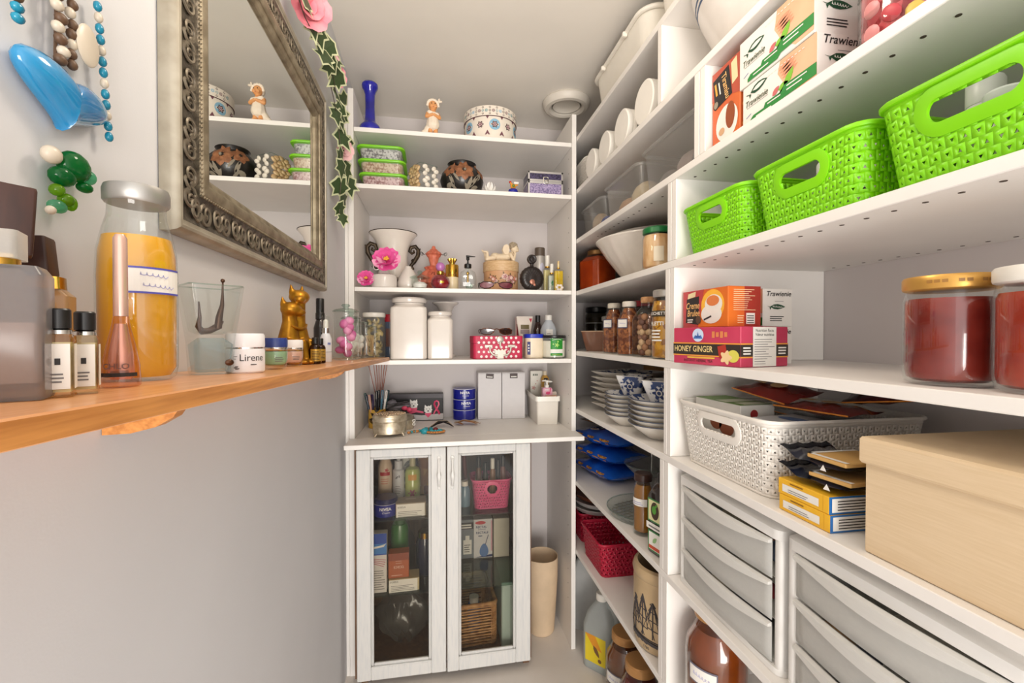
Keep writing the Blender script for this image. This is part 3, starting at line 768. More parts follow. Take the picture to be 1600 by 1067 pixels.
for k in range(-3, 4):
    u = k * .062 + .006
    if k % 2 == 0: dec(t, 'halo', [circ(u, .064, .0235, 24)], SKY, f2)
    dec(t, 'medallion', [flower(u, .064, .0155, 6, .18)], DKB, f2, .0008)
    dec(t, 'medallion_petals', [flower(u, .064, .0115, 6, .38)], ROSEP, f2, .0012)
    dec(t, 'medallion_eye', [circ(u, .064, .003, 8)], PLUM, f2, .0016)
    dec(t, 'lattice', [[(u + .024, .098), (u + .038, .098), (u + .031, .086)], [(u + .020, .020), (u + .031, .040), (u + .042, .020), (u + .036, .020), (u + .031, .030), (u + .026, .020)]], PLUM, f2, .0008)
# ================================================================== second shelf
LIMEP = mat('lime_lid_plastic', (128, 206, 34), .35, var=.05)
def foodbox(z, lb, c1, c2, dx):
    t = thing('food_container', lb, 'container', (-.213 + dx, 1.955, z), 0, 'stacked lime-lidded food containers')
    hx, hy, h = .088, .085, .046
    R_('tub', [(hx - .010, hy - .010, .02, 0), (hx - .003, hy - .003, .024, h)], CLEARP, t, 6)
    R_('contents', [(hx - .013, hy - .013, .02, .002), (hx - .007, hy - .007, .022, h - .006)], mat('mix_' + lb[:6], c1, .8, tex='voronoi', vs=150, col2=c2, lo=.3, hi=.6, bump=.4, bs=200), t, 5)
    o = part('lid', MB().rr([(hx, hy, .026, h - .004), (hx + .004, hy + .004, .028, h - .002), (hx + .004, hy + .004, .028, h + .006), (hx - .004, hy - .004, .024, h + .008)], 6), LIMEP, t)
    part('lid_rim', MB().tube([(x, y, h + .001) for x, y in rrect(hx + .003, hy + .003, .028, 6)], .0048, 6, True), LIMEP, t, 60)
foodbox(S2, 'lowest lime-lidded container of the stack, holding reddish flakes', (226, 190, 190), (150, 84, 88), .006)
foodbox(S2 + .0550, 'middle lime-lidded container of the stack, holding tan pieces', (226, 200, 170), (166, 120, 84), .002)
foodbox(S2 + .1100, 'topmost lime-lidded container of the stack, holding grey seeds', (214, 212, 210), (104, 100, 104), -.002)
# glass cube of shells
SHT = mat('shell_tan', (212, 184, 142), .4, vs=60, col2=(176, 140, 96)); SHW = mat('shell_pale', (228, 220, 206), .35)
t = thing('shell_vase', 'square glass vase decorated with seashells, left of the black pot', 'vase', (-.045, 1.925, S2), 32)
part('glass', MB().rr([(.036, .036, .004, 0), (.037, .037, .004, .098)], 3, c1=False), GLASS, t)
part('glass_edge', MB().tube([(x, y, .098) for x, y in rrect(.0365, .0365, .004, 3)], .0012, 5, True), PALE, t, 60)
sh = MB().ball((0, 0, 0), (.014, .006, .010), 9).mesh('shell', SHT, 60); sh2 = MB().ball((0, 0, 0), (.011, .005, .009), 9).mesh('shell', SHW, 60)
random.seed(4)
for r in range(6):
    for c in range(4):
        for face in (0, 1):
            a, z = -.028 + c * .0187 + (.009 if r % 2 else 0), .0165 + r * .0140 + random.uniform(-.003, .003)
            if a > .034: continue
            if face == 0: ob('shell', sh, t, (-.041, a, z), (.4, random.uniform(-.7, .7), PI / 2 + random.uniform(-.2, .2)))
            elif (r + c) % 2: ob('shell', sh2, t, (a, -.040, z), (.3, random.uniform(-.6, .6), random.uniform(-.2, .2)))
t.scale = (1.12, 1.12, 1.08)
# black carved pot
PBK = mat('black_lacquer', (30, 25, 23), .35, vs=40, col2=(18, 15, 14), coat=.3); PBR = mat('carved_brown', (160, 106, 70), .6, vs=60, col2=(126, 78, 48)); PGR = mat('carved_grey', (142, 132, 116), .65)
t = thing('carved_pot', 'round black pot carved with brown flowers and grey leaves', 'pot', (.116, 1.965, S2), 0)
prof = [(.045, 0), (.062, .006), (.085, .035), (.094, .066), (.086, .096), (.066, .118), (.055, .126), (.058, .134), (.062, .140), (.058, .143)]
L_('body', prof, PBK, t, 48)
L_('inside', [(.056, .1425), (.045, .13)], mat('pot_dark', (12, 10, 10), .7), t, 32)
def potf(u, v, l):
    r = .05
    for (r0, z0), (r1, z1) in zip(prof, prof[1:]):
        if z0 <= v <= z1: r = r0 + (r1 - r0) * (v - z0) / (z1 - z0)
    a = -PI / 2 + u / .09
    return ((r + l) * math.cos(a), (r + l) * math.sin(a), v)
def petals(cx, cy, r, n, m, lf):
    for k in range(n):
        a = 2 * PI * k / n + .3
        p = [(cx + x, cy + y) for x, y in leafp(r * .58 * math.cos(a), r * .58 * math.sin(a), r * .86, r * .72, a)]
        dec(t, 'petal', [p], m, potf, lf)
petals(.005, .092, .046, 7, PBR, .002); petals(-.062, .098, .034, 6, PBR, .002); petals(.10, .10, .034, 6, PBR, .002)
part('flower_eye', MB().ball(potf(.008, .092, .003), .006, 8), PGR, t, 60)
for cx, cy, l, w, a in ((.028, .034, .07, .018, 1.3), (.05, .05, .075, .016, 1.0), (.06, .024, .04, .018, .3), (.02, .022, .04, .016, 2.3), (-.05, .05, .06, .016, 1.9), (-.07, .028, .045, .02, .5), (-.045, .022, .04, .012, 2.4), (.075, .075, .05, .012, 1.2), (-.03, .062, .05, .01, 2.2)):
    dec(t, 'leaf', [leafp(cx, cy, l, w, a)], PGR, potf, .0018)
# lotus candle holder
t = thing('lotus_ornament', 'small white lotus flower ornament beside the black pot', 'ornament', (.228, 1.882, S2), 0)
WL = mat('lotus_white', (240, 236, 230), .4)
pet = MB().grid(lambda a, b: ((a - .5) * .016 * math.sin(PI * (.1 + .85 * b)) , -.006 - b * .026, b * b * .02 - abs(a - .5) * .004), 4, 5).mesh('petal', WL, 60)
for ring, (n, tl, z) in enumerate(((9, .0, .004), (8, -.45, .006), (6, -.85, .008))):
    for k in range(n): ob('petal', pet, t, (0, 0, z), (tl, 0, 2 * PI * k / n + ring * .3))
L_('cup', [(.010, 0), (.011, .012), (.007, .018)], WL, t, 16)
# toy
t = thing('toy_figure', 'tiny colourful toy on a blue base next to the purple case', 'toy', (.326, 1.875, S2), 0)
L_('base', [(.020, 0), (.021, .008), (.018, .016), (.012, .020)], C('toy_blue', 30, 36, 150, rough=.25), t, 24)
def toyb(m):
    m.ball((0, 0, .030), (.012, .009, .011), 10); m.cap((.004, 0, .034), (.019, -.002, .037), .006, .003); m.cap((-.004, 0, .036), (-.012, 0, .047), .006, .004)
blob('body', toyb, .0014, C('toy_orange', 226, 150, 50), t, 2)
part('hat', MB().ball((-.012, 0, .048), (.006, .005, .005), 8), C('toy_red', 200, 40, 34), t, 60); part('ball', MB().ball((0, -.011, .030), .006, 10), C('toy_green', 110, 140, 40), t, 60)
part('flag', MB().box(.004, .024, -.001, .001, .042, .050), PAPER, t, 0)
# purple vanity case
LAV = mat('glitter_lavender', (176, 160, 196), .35, tex='voronoi', vs=260, col2=(110, 96, 140)); DPU = mat('glitter_purple', (84, 74, 110), .3, tex='voronoi', vs=300, col2=(34, 28, 54)); ALU = mat('aluminium', (214, 212, 212), .3, .8)
t = thing('vanity_case', 'small glittery purple vanity case with silver edges and clasp', 'case', (.470, 1.935, S2), 0)
w, d, h = .155, .10, .105
B_('body', -w / 2, w / 2, -d / 2, d / 2, 0, .062, LAV, t); B_('lid', -w / 2, w / 2, -d / 2, d / 2, .062, h, DPU, t)
m = MB()
for x in (-w / 2, w / 2 - .008):
    for z0, z1 in ((0, .062), (.0625, h)): m.bbox(x, x + .008, -d / 2 - .002, -d / 2 + .008, z0, z1, .001)
for z in (0, .053, .0625, h - .009): m.bbox(-w / 2, w / 2, -d / 2 - .002, -d / 2 + .006, z, z + .009, .001)
part('trim', m, ALU, t, 0)
m = MB()
for z in (.053, h - .009):
    m.bbox(-w / 2 - .002, -w / 2 + .006, -d / 2, d / 2, z, z + .009, .001)
part('side_trim', m, ALU, t, 0)
part('clasp', MB().tube([(x, -d / 2 - .004, .066 + z) for x, z in rrect(.010, .014, .004, 3)], .0028, 6, True).bbox(-.006, .006, -d / 2 - .007, -d / 2, .058, .070, .002), CHROME, t, 40)
part('handle', MB().tube([(-.035, 0, h), (-.034, 0, h + .008), (-.026, 0, h + .0125), (.026, 0, h + .0125), (.034, 0, h + .008), (.035, 0, h)], .004, 7), CHROME, t, 60)
# ================================================================== third shelf
OFFW = mat('ivory_glaze', (236, 228, 218), .3, coat=.3, var=.03); DBZ = mat('dark_bronze', (84, 70, 54), .4, .6, vs=50, col2=(46, 38, 30))
t = thing('urn', 'white trophy urn with dark bronze scroll handles on the middle shelf', 'urn', (-.188, 2.12, S3), 12)
L_('bowl', [(.030, .062), (.052, .068), (.064, .085), (.066, .115), (.062, .165), (.068, .205), (.084, .245), (.104, .268), (.106, .272), (.100, .270), (.080, .24)], OFFW, t, 56, wave=lambda a, z: 1 + (.03 * math.cos(16 * a) if z < .11 else 0))
L_('stem', [(.036, .012), (.020, .022), (.016, .040), (.022, .055), (.032, .064)], DBZ, t, 32)
R_('plinth', [(.050, .050, .006, 0), (.050, .050, .006, .008), (.040, .040, .02, .013)], DBZ, t)
part('rim', MB().tube([(.1055 * math.cos(a), .1055 * math.sin(a), .272) for a in [2 * PI * i / 56 for i in range(56)]], .002, 6, True), DBZ, t, 60)
for s in (-1, 1):
    m = MB()
    m.tube([(s * (.066 + x), 0, z) for x, z in ((0, .115), (.014, .108), (.022, .118), (.016, .130), (.008, .126))], [.004, .007, .008, .006, .003], 8)
    m.tube([(s * (.064 + x), 0, z) for x, z in ((.010, .125), (.030, .150), (.048, .180), (.050, .205), (.036, .222), (.016, .216), (.010, .198), (.020, .188), (.030, .194), (.028, .204))], [.006, .010, .010, .010, .010, .009, .008, .007, .006, .004], 8)
    m.cap((s * .112, 0, .205), (s * .122, 0, .212), .006, .003)
    m.ball((s * .092, 0, .155), (.012, .006, .010), 8)
    part('handle', m, DBZ, t, 60)
def peony(name, lb, loc, r, rx, hang=None):
    t = thing(name, lb, 'flower', loc, 0, 'pink artificial peonies')
    q = t
    MG = mat('magenta_petal', (238, 104, 172), .55, vs=30, col2=(224, 70, 148)); MG2 = mat('pink_petal_pale', (248, 172, 206), .55)
    for ring, (n, tl, sz) in enumerate(((7, 1.25, 1.0), (6, .85, .8), (5, .45, .55))):
        for k in range(n):
            a = 2 * PI * k / n + ring * .4
            def f(u, v, a=a, tl=tl, sz=sz):
                w = (u - .5) * 1.1 * sz * math.sin(PI * (.2 + .65 * v)); h = v * sz
                o = math.sin(tl) * h; up = math.cos(tl) * h + .25 * (u - .5) ** 2 + .1 * math.sin(9 * u)* v * .3
                p = Vector((o * math.cos(a) - w * math.sin(a), o * math.sin(a) + w * math.cos(a), up)) * r
                return Matrix.Rotation(rx, 3, 'X') @ p
            part('petal', MB().grid(f, 5, 5), MG2 if (ring + k) % 4 == 0 else MG, t, 60)
    m = MB(); random.seed(2)
    for k in range(14):
        a = k * 2.4; q = r * .02 * k
        m.ball(Matrix.Rotation(rx, 3, 'X') @ Vector((q * math.cos(a) * .6, q * math.sin(a) * .6, r * .42)), r * .07, 6)
    part('stamens', m, C('stamen_gold', 236, 176, 60), t, 60)
    return t
t = thing('porcelain_flask', 'squat white porcelain flask with looped handle and a pink peony', 'vase', (-.206, 1.90, S3), 0)
L_('body', [(.048, 0), (.051, .003), (.052, .040), (.048, .052), (.036, .057), (.026, .058)], CERAM, t, 40)
L_('neck', [(.024, .058), (.020, .070), (.018, .09), (.021, .101)], CERAM, t, 28)
part('loop', MB().tube([(-.030 + .012 * math.cos(a), 0, .088 + .013 * math.sin(a)) for a in [2 * PI * i / 16 for i in range(16)]], .003, 6, True), CERAM, t, 60)
peony('peony', 'large pink artificial peony leaning from the porcelain flask', (-.192, 1.872, S3 + .105), .058, 1.15)
peony('peony', 'small magenta flower head lying at the left end of the middle shelf', (-.272, 1.874, S3 + .032), .036, 1.2)
t = thing('ceramic_vase', 'plain white curved ceramic vase behind the small glass jar', 'vase', (-.112, 1.955, S3), 0)
L_('body', [(.040, 0), (.046, .01), (.046, .03), (.038, .055), (.026, .078), (.014, .092), (.012, .10)], CERAM, t, 36)
t = thing('trinket_jar', 'small lidded clear glass jar on the middle shelf', 'jar', (-.062, 1.888, S3), 0)
L_('glass', [(.030, 0), (.034, .002), (.035, .034), (.033, .042)], GLASS, t, 32); L_('lid', [(.040, .043), (.041, .046), (.030, .052), (.012, .058), (.008, .062), (.011, .068), (.008, .074)], PALE, t, 32)
L_('contents', [(.026, .003), (.030, .018), (.02, .026)], C('cotton_fill', 232, 228, 222, rough=.9), t, 24)
# dress-form jewellery holder
COR = mat('coral_satin', (222, 128, 100), .45, vs=40, col2=(196, 96, 72)); BLW = C('wire_black', 40, 34, 32, rough=.3)
t = thing('dress_form', 'coral dress-form jewellery holder with ruffled skirt on the middle shelf', 'jewellery holder', (-.006, 2.08, S3), 0)
L_('skirt', [(.036, .010), (.070, .034), (.080, .052), (.066, .076), (.042, .098), (.024, .112)], COR, t, 64, wave=lambda a, z: 1 + .09 * math.cos(11 * a + 20 * z), ex=1, ey=.85)
L_('ruffle', [(.084, .050), (.092, .040), (.088, .058), (.070, .074)], COR, t, 72, wave=lambda a, z: 1 + .07 * math.cos(17 * a), ey=.85)
L_('peplum', [(.020, .112), (.034, .106), (.042, .116), (.026, .124)], COR, t, 60, wave=lambda a, z: 1 + .08 * math.cos(9 * a), ey=.8)
def bust(m):
    m.cap((0, 0, .112), (0, 0, .135), .018, .017); m.cap((0, 0, .135), (0, 0, .165), .018, .026); m.ball((0, 0, .175), (.034, .022, .020), 14); m.cap((0, 0, .18), (0, 0, .200), .014, .011)
blob('bust', bust, .002, COR, t, 3)
L_('collar', [(.010, .196), (.022, .192), (.030, .186), (.036, .176), (.028, .182), (.014, .200)], COR, t, 48, wave=lambda a, z: 1 + .08 * math.cos(10 * a))
part('finial', MB().ball((0, 0, .208), (.009, .007, .008), 8), COR, t, 60)
for s in (-1, 1):
    part('wire_scroll', MB().tube([(s * .030, 0, .182), (s * .042, 0, .176)] + [(s * (.053 - .009 * (1 - .6 * k / 14) * math.cos(k * .6)), 0, .178 + .010 * (1 - .6 * k / 14) * math.sin(k * .6 - .4)) for k in range(15)], .0014, 5), BLW, t, 60)
part('sash', MB().tube([(-.004, -.045, .09), (-.020, -.062, .066), (-.014, -.066, .05), (.006, -.060, .066), (.002, -.045, .09)], .0022, 5), C('sash_rust', 150, 70, 50), t, 60)
# perfumes
def scent(lb, loc, rz, parts_, group=None):
    t = thing('perfume_bottle', lb, 'perfume', loc, rz, group)
    for p in parts_: p(t)
    return t
RUBY = mat('ruby_scent', (176, 46, 40), .1, coat=.6, col2=(140, 26, 26)); ORC = mat('orchid_cap', (184, 112, 176), .2, coat=.4)
t = scent('round red perfume bottle with purple ball cap on the middle shelf', (.022, 1.895, S3), 0, [
    lambda t: L_('liquid', [(.022, .003), (.032, .012), (.036, .024), (.034, .036), (.026, .044)], RUBY, t, 32),
    lambda t: L_('glass', [(.026, 0), (.036, .010), (.040, .026), (.037, .042), (.024, .056), (.012, .062)], clear('violet_glass', (232, 212, 236)), t, 32),
    lambda t: L_('collar', [(.013, .060), (.015, .063), (.015, .073), (.012, .075)], GOLD, t, 24),
    lambda t: part('cap', MB().ball((0, 0, .093), .0195, 18), ORC, t, 60),
    lambda t: dec(t, 'label', [circ(.006, .026, .009, 16, .005)], GOLD, cyl(.0395), .0012)])
scent('cream perfume bottle with ornate gold crown top, behind the red one', (.074, 1.985, S3), 0, [
    lambda t: L_('base', [(.026, 0), (.0275, .003), (.0275, .062)], C('cream_lacquer', 226, 208, 170, rough=.3), t, 30),
    lambda t: L_('gold_body', [(.0285, .062), (.0285, .112), (.026, .116)], GOLD, t, 30),
    lambda t: L_('crown', [(.012, .116), (.012, .124), (.018, .136), (.019, .142), (.013, .145)], GOLD, t, 30, wave=lambda a, z: 1 + (.12 * math.cos(8 * a) if z > .13 else 0)),
    lambda t: dec(t, 'fringe', [rect(-.022 + k * .008, .066, -.019 + k * .008, .074) for k in range(6)], C('fringe_brown', 140, 90, 50), cyl(.0285))])
t = thing('pump_bottle', 'clear glass pump bottle with black pump on the middle shelf', 'bottle', (.140, 1.945, S3), 0)
R_('glass', [(.034, .020, .012, 0), (.036, .022, .014, .003), (.036, .022, .014, .062), (.030, .018, .013, .080), (.013, .012, .012, .094), (.012, .012, .0119, .100)], GLASS, t)
L_('collar', [(.0145, .098), (.0155, .100), (.0155, .114), (.012, .117)], BLACK, t, 24)
part('pump', MB().lathe([(.004, .116), (.004, .132), (.007, .134), (.007, .146), (.005, .148)], 14).tube([(-.008, 0, .150), (.010, 0, .149), (.032, 0, .1485)], [.004, .0035, .002], 8), BLACK, t, 50)
part('dip_tube', MB().tube([(0, 0, .098), (.001, 0, .05), (.004, 0, .02)], .0016, 6), PALE, t, 60)
part('gold_charm', MB().cap((0, .004, .066), (0, .004, .040), .004, .005).ball((0, .004, .076), (.007, .004, .008), 10), GOLD, t, 60)
part('clear_bead', MB().ball((.006, .004, .020), (.016, .010, .016), 14), PALE, t, 60)
# round box with cherub
TANB = mat('box_tan', (216, 184, 142), .5, vs=20, col2=(198, 160, 114), stretch=(3, 3, 12)); PEA = mat('box_peach', (206, 158, 116), .5, var=.1)
t = thing('round_box', 'round tan box with rose garland band, carrying the cherub', 'box', (.297, 2.03, S3), 0)
L_('base', [(.077, 0), (.078, .003), (.078, .098)], PEA, t, 48); L_('lid', [(.081, .094), (.0815, .096), (.0815, .136), (.079, .139)], TANB, t, 48)
f = cyl(.078)
RP1 = C('rose_cream', 230, 198, 186); RP2 = C('rose_mauve', 176, 124, 124); RP3 = C('rose_brick', 186, 116, 96); ROSL = C('rose_leaf', 120, 96, 66)
random.seed(9)
for cx, cy, r, m in ((.006, .066, .018, RP1), (.034, .062, .016, RP2), (-.046, .056, .014, RP3), (-.058, .066, .010, RP3), (.062, .060, .014, RP3), (.020, .050, .010, RP1), (-.034, .048, .009, RP1), (.047, .046, .010, RP2)):
    for k in range(4): dec(t, 'leaf_print', [leafp(cx + r * math.cos(k * 1.6 + cx * 50), cy + r * math.sin(k * 1.6 + cx * 50), .016, .007, k * 1.6 + cx * 50)], ROSL, f, .0004)
    part('rose_relief', MB().ball(f(cx, cy, 0), (r * .9, r * .35, r * .8), 12, Matrix.Rotation(cx / .078, 3, 'Z')), m, t, 60)
    dec(t, 'rose_swirl', [flower(cx, cy, r * .55, 5, .2)], RP2 if m is RP1 else RP1, f, r * .36)
CHW = mat('cherub_ivory', (228, 208, 178), .5, var=.05); CHH = mat('cherub_hair', (172, 156, 132), .6, bump=.6, bs=90)
t = thing('cherub_figurine', 'ivory cherub figurine lying on its belly on the round box', 'figurine', (.292, 2.02, S3 + .139), 0)
def cherub(m):
    m.cap((-.018, 0, .020), (.030, -.004, .024), .019, .018); m.ball((-.024, 0, .024), (.022, .021, .020), 14); m.cap((.030, -.004, .026), (.046, -.006, .036), .017, .013)
    for s in (-1, 1):
        m.cap((-.030, s * .012, .018), (-.060, s * .013, .012), .013, .010); m.cap((-.060, s * .013, .012), (-.064 - .004 * s, s * .010, .040 + s * .002), .0095, .0065); m.cap((-.065 - .004 * s, s * .010, .044), (-.078 - .003 * s, s * .010, .050 + s * .004), .006, .004)
        m.cap((.044, s * .016 - .004, .034), (.058, s * .018 - .006, .008), .0085, .0075); m.cap((.058, s * .018 - .006, .008), (.066, s * .006 - .010, .036), .007, .0055)
        m.ball((.066, s * .006 - .010, .040), .0065, 8)
    m.ball((.064, -.008, .064), (.0185, .0185, .0200), 14); m.ball((.082, -.010, .060), (.004, .004, .0035), 8); m.ball((.076, -.012, .053), (.008, .009, .006), 8)
blob('body', cherub, .0016, CHW, t, 3)
def chair_(m):
    random.seed(1); m.ball((.058, -.008, .072), (.019, .019, .016), 12)
    for k in range(26):
        a = random.uniform(0, 6.28); e = random.uniform(0, 1.35)
        m.ball((.058 + .018 * math.cos(a) * math.cos(e), -.008 + .019 * math.sin(a) * math.cos(e), .072 + .017 * math.sin(e)), .0055, 6)
blob('hair', chair_, .0016, CHH, t, 1)
for s in (-1, 1):
    m = MB()
    m.loft([[(.026 + x, s * (.008 + .010 * z / .05) - .003 - q, .034 + z) for x, z in ((0, 0), (.010, .004), (.014, .020), (.012, .036), (.002, .046), (-.012, .040), (-.018, .022), (-.012, .006))] for q in (0, .004)])
    part('wing', m, CHW, t, 20)
LNS = mat('wine_lens', (104, 46, 58), .08, coat=.8, col2=(140, 90, 96)); LNB = mat('brown_lens', (50, 30, 26), .08, coat=.8)
def shades(lb, loc, rz, lens, frame, z):
    t = thing('sunglasses', lb, 'sunglasses', loc, rz)
    out = [(-.001, .004), (.018, .009), (.045, .010), (.060, .002), (.058, -.012), (.040, -.018), (.018, -.016), (.004, -.008)]
    for s in (-1, 1):
        pts = [(s * (.010 + x), -.004 - .010 * ((x) / .06) ** 2 * -1 - .0, .018 + y) for x, y in out]
        lm_ = MB(); c = (s * .04, .000, .018)
        lm_.add([c] + pts, [(0, i + 1, (i + 1) % len(pts) + 1) for i in range(len(pts))]); part('lens', lm_, lens, t, 60)
        part('rim', MB().tube(pts, .0020, 6, True), frame, t, 60)
        part('temple', MB().tube([(s * .069, .004, .022), (s * .073, .02, .022), (s * .071, .050, .019), (s * .066, .068, .008)], [.0028, .0025, .002, .0025], 6), frame, t, 60)
    part('bridge', MB().tube([(-.012, -.004, .022), (0, -.006, .026), (.012, -.004, .022)], .002, 6), frame, t, 60)
    return t
shades('wine-tinted sunglasses lying in front of the round rose box', (.254, 1.872, S3 + .0045), 0, LNS, C('dark_wine_frame', 46, 24, 26, rough=.2), 0)
# round black flask
BKF = mat('black_flask', (40, 32, 30), .35, var=.2); COP = mat('copper_mark', (190, 130, 110), .35, .5)
t = thing('perfume_flask', 'round fluted black perfume flask with disc stopper on the middle shelf', 'perfume', (.418, 1.925, S3), 6)
m = MB(); secs = []
for d, sc in ((-.020, .25), (-.018, .42), (-.021, .62), (-.017, .88), (-.006, 1), (.006, 1), (.017, .88), (.02, .5)):
    secs.append([(.054 * sc * math.cos(2 * PI * j / 60) * (1 + .02 * math.cos(20 * 2 * PI * j / 60 + 25 * sc)), d + (.002 * math.cos(20 * 2 * PI * j / 60 + 12 * sc) if .5 < sc < .95 and d < 0 else 0), .056 + .054 * sc * math.sin(2 * PI * j / 60) * (1 + .02 * math.cos(20 * 2 * PI * j / 60))) for j in range(60)])
m.loft(secs); part('body', m, BKF, t, 50)
L_('foot', [(.020, 0), (.02, .006)], BKF, t, 24, ey=.7); L_('neck', [(.012, .104), (.008, .112), (.008, .120), (.011, .122)], BKF, t, 20)
m = MB().loft([[(.021 * sc * math.cos(2 * PI * j / 40) , d, .141 + .021 * sc * math.sin(2 * PI * j / 40)) for j in range(40)] for d, sc in ((-.010, .3), (-.009, .45), (-.011, .7), (-.008, .95), (0, 1), (.008, .95), (.01, .5))]); part('stopper', m, BKF, t, 50)
part('cameo', MB().ball((-.004, -.021, .040), (.012, .003, .012), 10).ball((.006, -.021, .028), (.006, .003, .007), 8), COP, t, 60)
# right-hand cluster
t = thing('spray_bottle', 'silver spray bottle with brown cap behind the perfumes at the right', 'bottle', (.500, 2.12, S3), 0)
L_('body', [(.030, 0), (.032, .004), (.032, .13), (.028, .165), (.024, .190)], mat('silver_plastic', (190, 186, 182), .3, .3), t, 30); L_('cap', [(.0245, .190), (.0245, .228), (.022, .231)], C('cap_brown', 92, 78, 66), t, 24)
dec(t, 'label_oval', [circ(.004, .115, .013, 20, .04)], C('label_lilac', 206, 204, 222), cyl(.032), .0006)
YEL = mat('yellow_cologne', (216, 182, 40), .1, coat=.5, col2=(196, 160, 26)); PYL = mat('pale_cologne2', (226, 212, 150), .15, coat=.4)
def colog(lb, x, y, rz, w, d, h, liq, capm, caph, capr):
    t = thing('cologne_bottle', lb, 'perfume', (x, y, S3), rz, 'cologne bottles at the right end')
    R_('liquid', [(w * .86, d * .86, .006, .004), (w * .86, d * .86, .006, h * .9)], liq, t)
    R_('glass', [(w * .95, d * .95, .006, 0), (w, d, .008, .002), (w, d, .008, h - .006), (w * .6, d * .6, .006, h)], GLASS, t)
    L_('collar', [(capr * 1.15, h), (capr * 1.15, h + .006)], GOLD, t, 18); L_('cap', [(capr, h + .006), (capr, h + caph), (capr * .85, h + caph + .002)], capm, t, 18)
    return t
colog('tall pale cologne bottle with white cap, behind the other colognes', .512, 2.02, 0, .020, .014, .120, PYL, PLW, .055, .010)
t = colog('slim cologne bottle with green flower print and white cap', .515, 1.952, 0, .018, .012, .082, mat('clear_scent', (206, 210, 196), .1), PLW, .044, .008)
dec(t, 'print', [leafp(0, .045, .02, .008, 1.2), leafp(.004, .035, .018, .007, .5)], C('print_green', 60, 140, 90), front(.0245), .0006)
t = colog('yellow cologne bottle with slim gold cap at the right end', .532, 1.902, 0, .022, .015, .098, YEL, mat('champagne_cap', (226, 200, 150), .3, .5), .032, .0055)
m = MB()
for k in range(6):
    a = PI / 3 * k; m.ball((.012 * math.cos(a), -.019, .016 + .010 * math.sin(a)), (.007, .003, .005), 8)
part('bow', m, C('ribbon_white', 236, 226, 220), t, 60)
# ================================================================== fourth shelf
def canister(lb, x, y, w, h, lid):
    t = thing('ceramic_canister', lb, 'canister', (x, y, S4), 0, 'white ceramic canisters')
    R_('body', [(w * .94, w * .94, .014, 0), (w, w, .018, .004), (w, w, .018, h * .80), (w * .98, w * .98, .024, h * .83), (w * .86, w * .86, w * .5, h * .86), (w * .82, w * .82, w * .8, h * .88), (w * .85, w * .85, w * .84, h * .905)], CERAM, t, 8)
    L_('lid', [(w * .80, h * .905), (w * .95, h * .91), (w * .98, h * .935), (w * .98, h * .965), (w * .90, h * .99), (w * .6, h)], CERAM, t, 40)
canister('taller of two white ceramic canisters beside the oak shelf end', -.108, 1.955, .074, .260, 0)
canister('shorter of two white ceramic canisters, right of the taller one', .021, 1.945, .053, .202, 0)
t = thing('pedestal_dish', 'white ceramic pedestal dish standing behind the shorter canister', 'dish', (.048, 2.13, S4), 0)
L_('dish', [(.050, 0), (.048, .006), (.030, .020), (.024, .06), (.026, .17), (.030, .215), (.040, .235), (.060, .248), (.062, .254), (.056, .252)], CERAM, t, 40)
t = thing('pasta_jar', 'glass jar of dried pasta shells with white lid beside the canister', 'jar', (-.255, 1.97, S4), 0)
L_('glass', [(.040, 0), (.046, .004), (.047, .15), (.042, .172), (.040, .178)], GLASS, t, 36)
L_('lid', [(.045, .176), (.047, .179), (.047, .192), (.044, .195)], PLW, t, 36)
random.seed(8); PST = mat('dried_pasta', (230, 208, 156), .6, var=.15)
psm = MB().grid(lambda a, b: ((a - .5) * .026, .008 * math.sin(PI * a) + .006 * math.sin(PI * b), (b - .5) * .02), 4, 4).mesh('pasta_shell', PST, 60)
for k in range(46):
    a = random.random() * 6.28; r = .028 * math.sqrt(random.random())
    ob('pasta_shell', psm, t, (r * math.cos(a), r * math.sin(a), .018 + k * .0032), (random.random() * 6, random.random() * 6, a))
t = thing('spice_bottle', 'dark bottle with red top between pasta jar and tall canister', 'bottle', (-.200, 2.06, S4), 0)
L_('body', [(.020, 0), (.021, .05), (.021, .15), (.018, .165)], mat('steel_blue_glass', (92, 104, 128), .15, coat=.5), t, 24); L_('cap', [(.0215, .160), (.0215, .19), (.019, .193)], C('cap_red', 186, 32, 50), t, 24)
dec(t, 'label', [rect(-.016, .05, .016, .13)], C('label_brown', 120, 84, 74), cyl(.0212), .0006, 8)
# polka dot suitcase box
RDP = mat('raspberry_card', (196, 40, 78), .5, var=.05); DOT = C('dot_cream', 240, 226, 224)
t = thing('suitcase_box', 'raspberry red polka-dot suitcase box with metal mannequin mount', 'box', (.262, 1.945, S4), 4)
w, d, h = .215, .115, .098
R_('body', [(w / 2, d / 2, .014, 0), (w / 2, d / 2, .014, .066)], RDP, t); R_('lid', [(w / 2 + .001, d / 2 + .001, .014, .067), (w / 2 + .001, d / 2 + .001, .014, h - .002), (w / 2 - .002, d / 2 - .002, .012, h)], RDP, t)
f = front(d + .002); dots = []
for r in range(5):
    for c in range(10):
        x = -.096 + c * .0215 + (.0107 if r % 2 else 0); z = .010 + r * .0198
        if abs(x) < w / 2 - .012: dots.append(circ(x, z, .0056, 12))
for p in dots: dec(t, 'dot', [p], DOT, f, .0003)
TIN = mat('tin_silver', (206, 198, 186), .35, .55)
part('clasp', MB().ball((.006, -d / 2 - .003, .082), (.016, .003, .015), 14).cap((.006, -d / 2 - .003, .072), (.006, -d / 2 - .004, .050), .006, .003), TIN, t, 60)
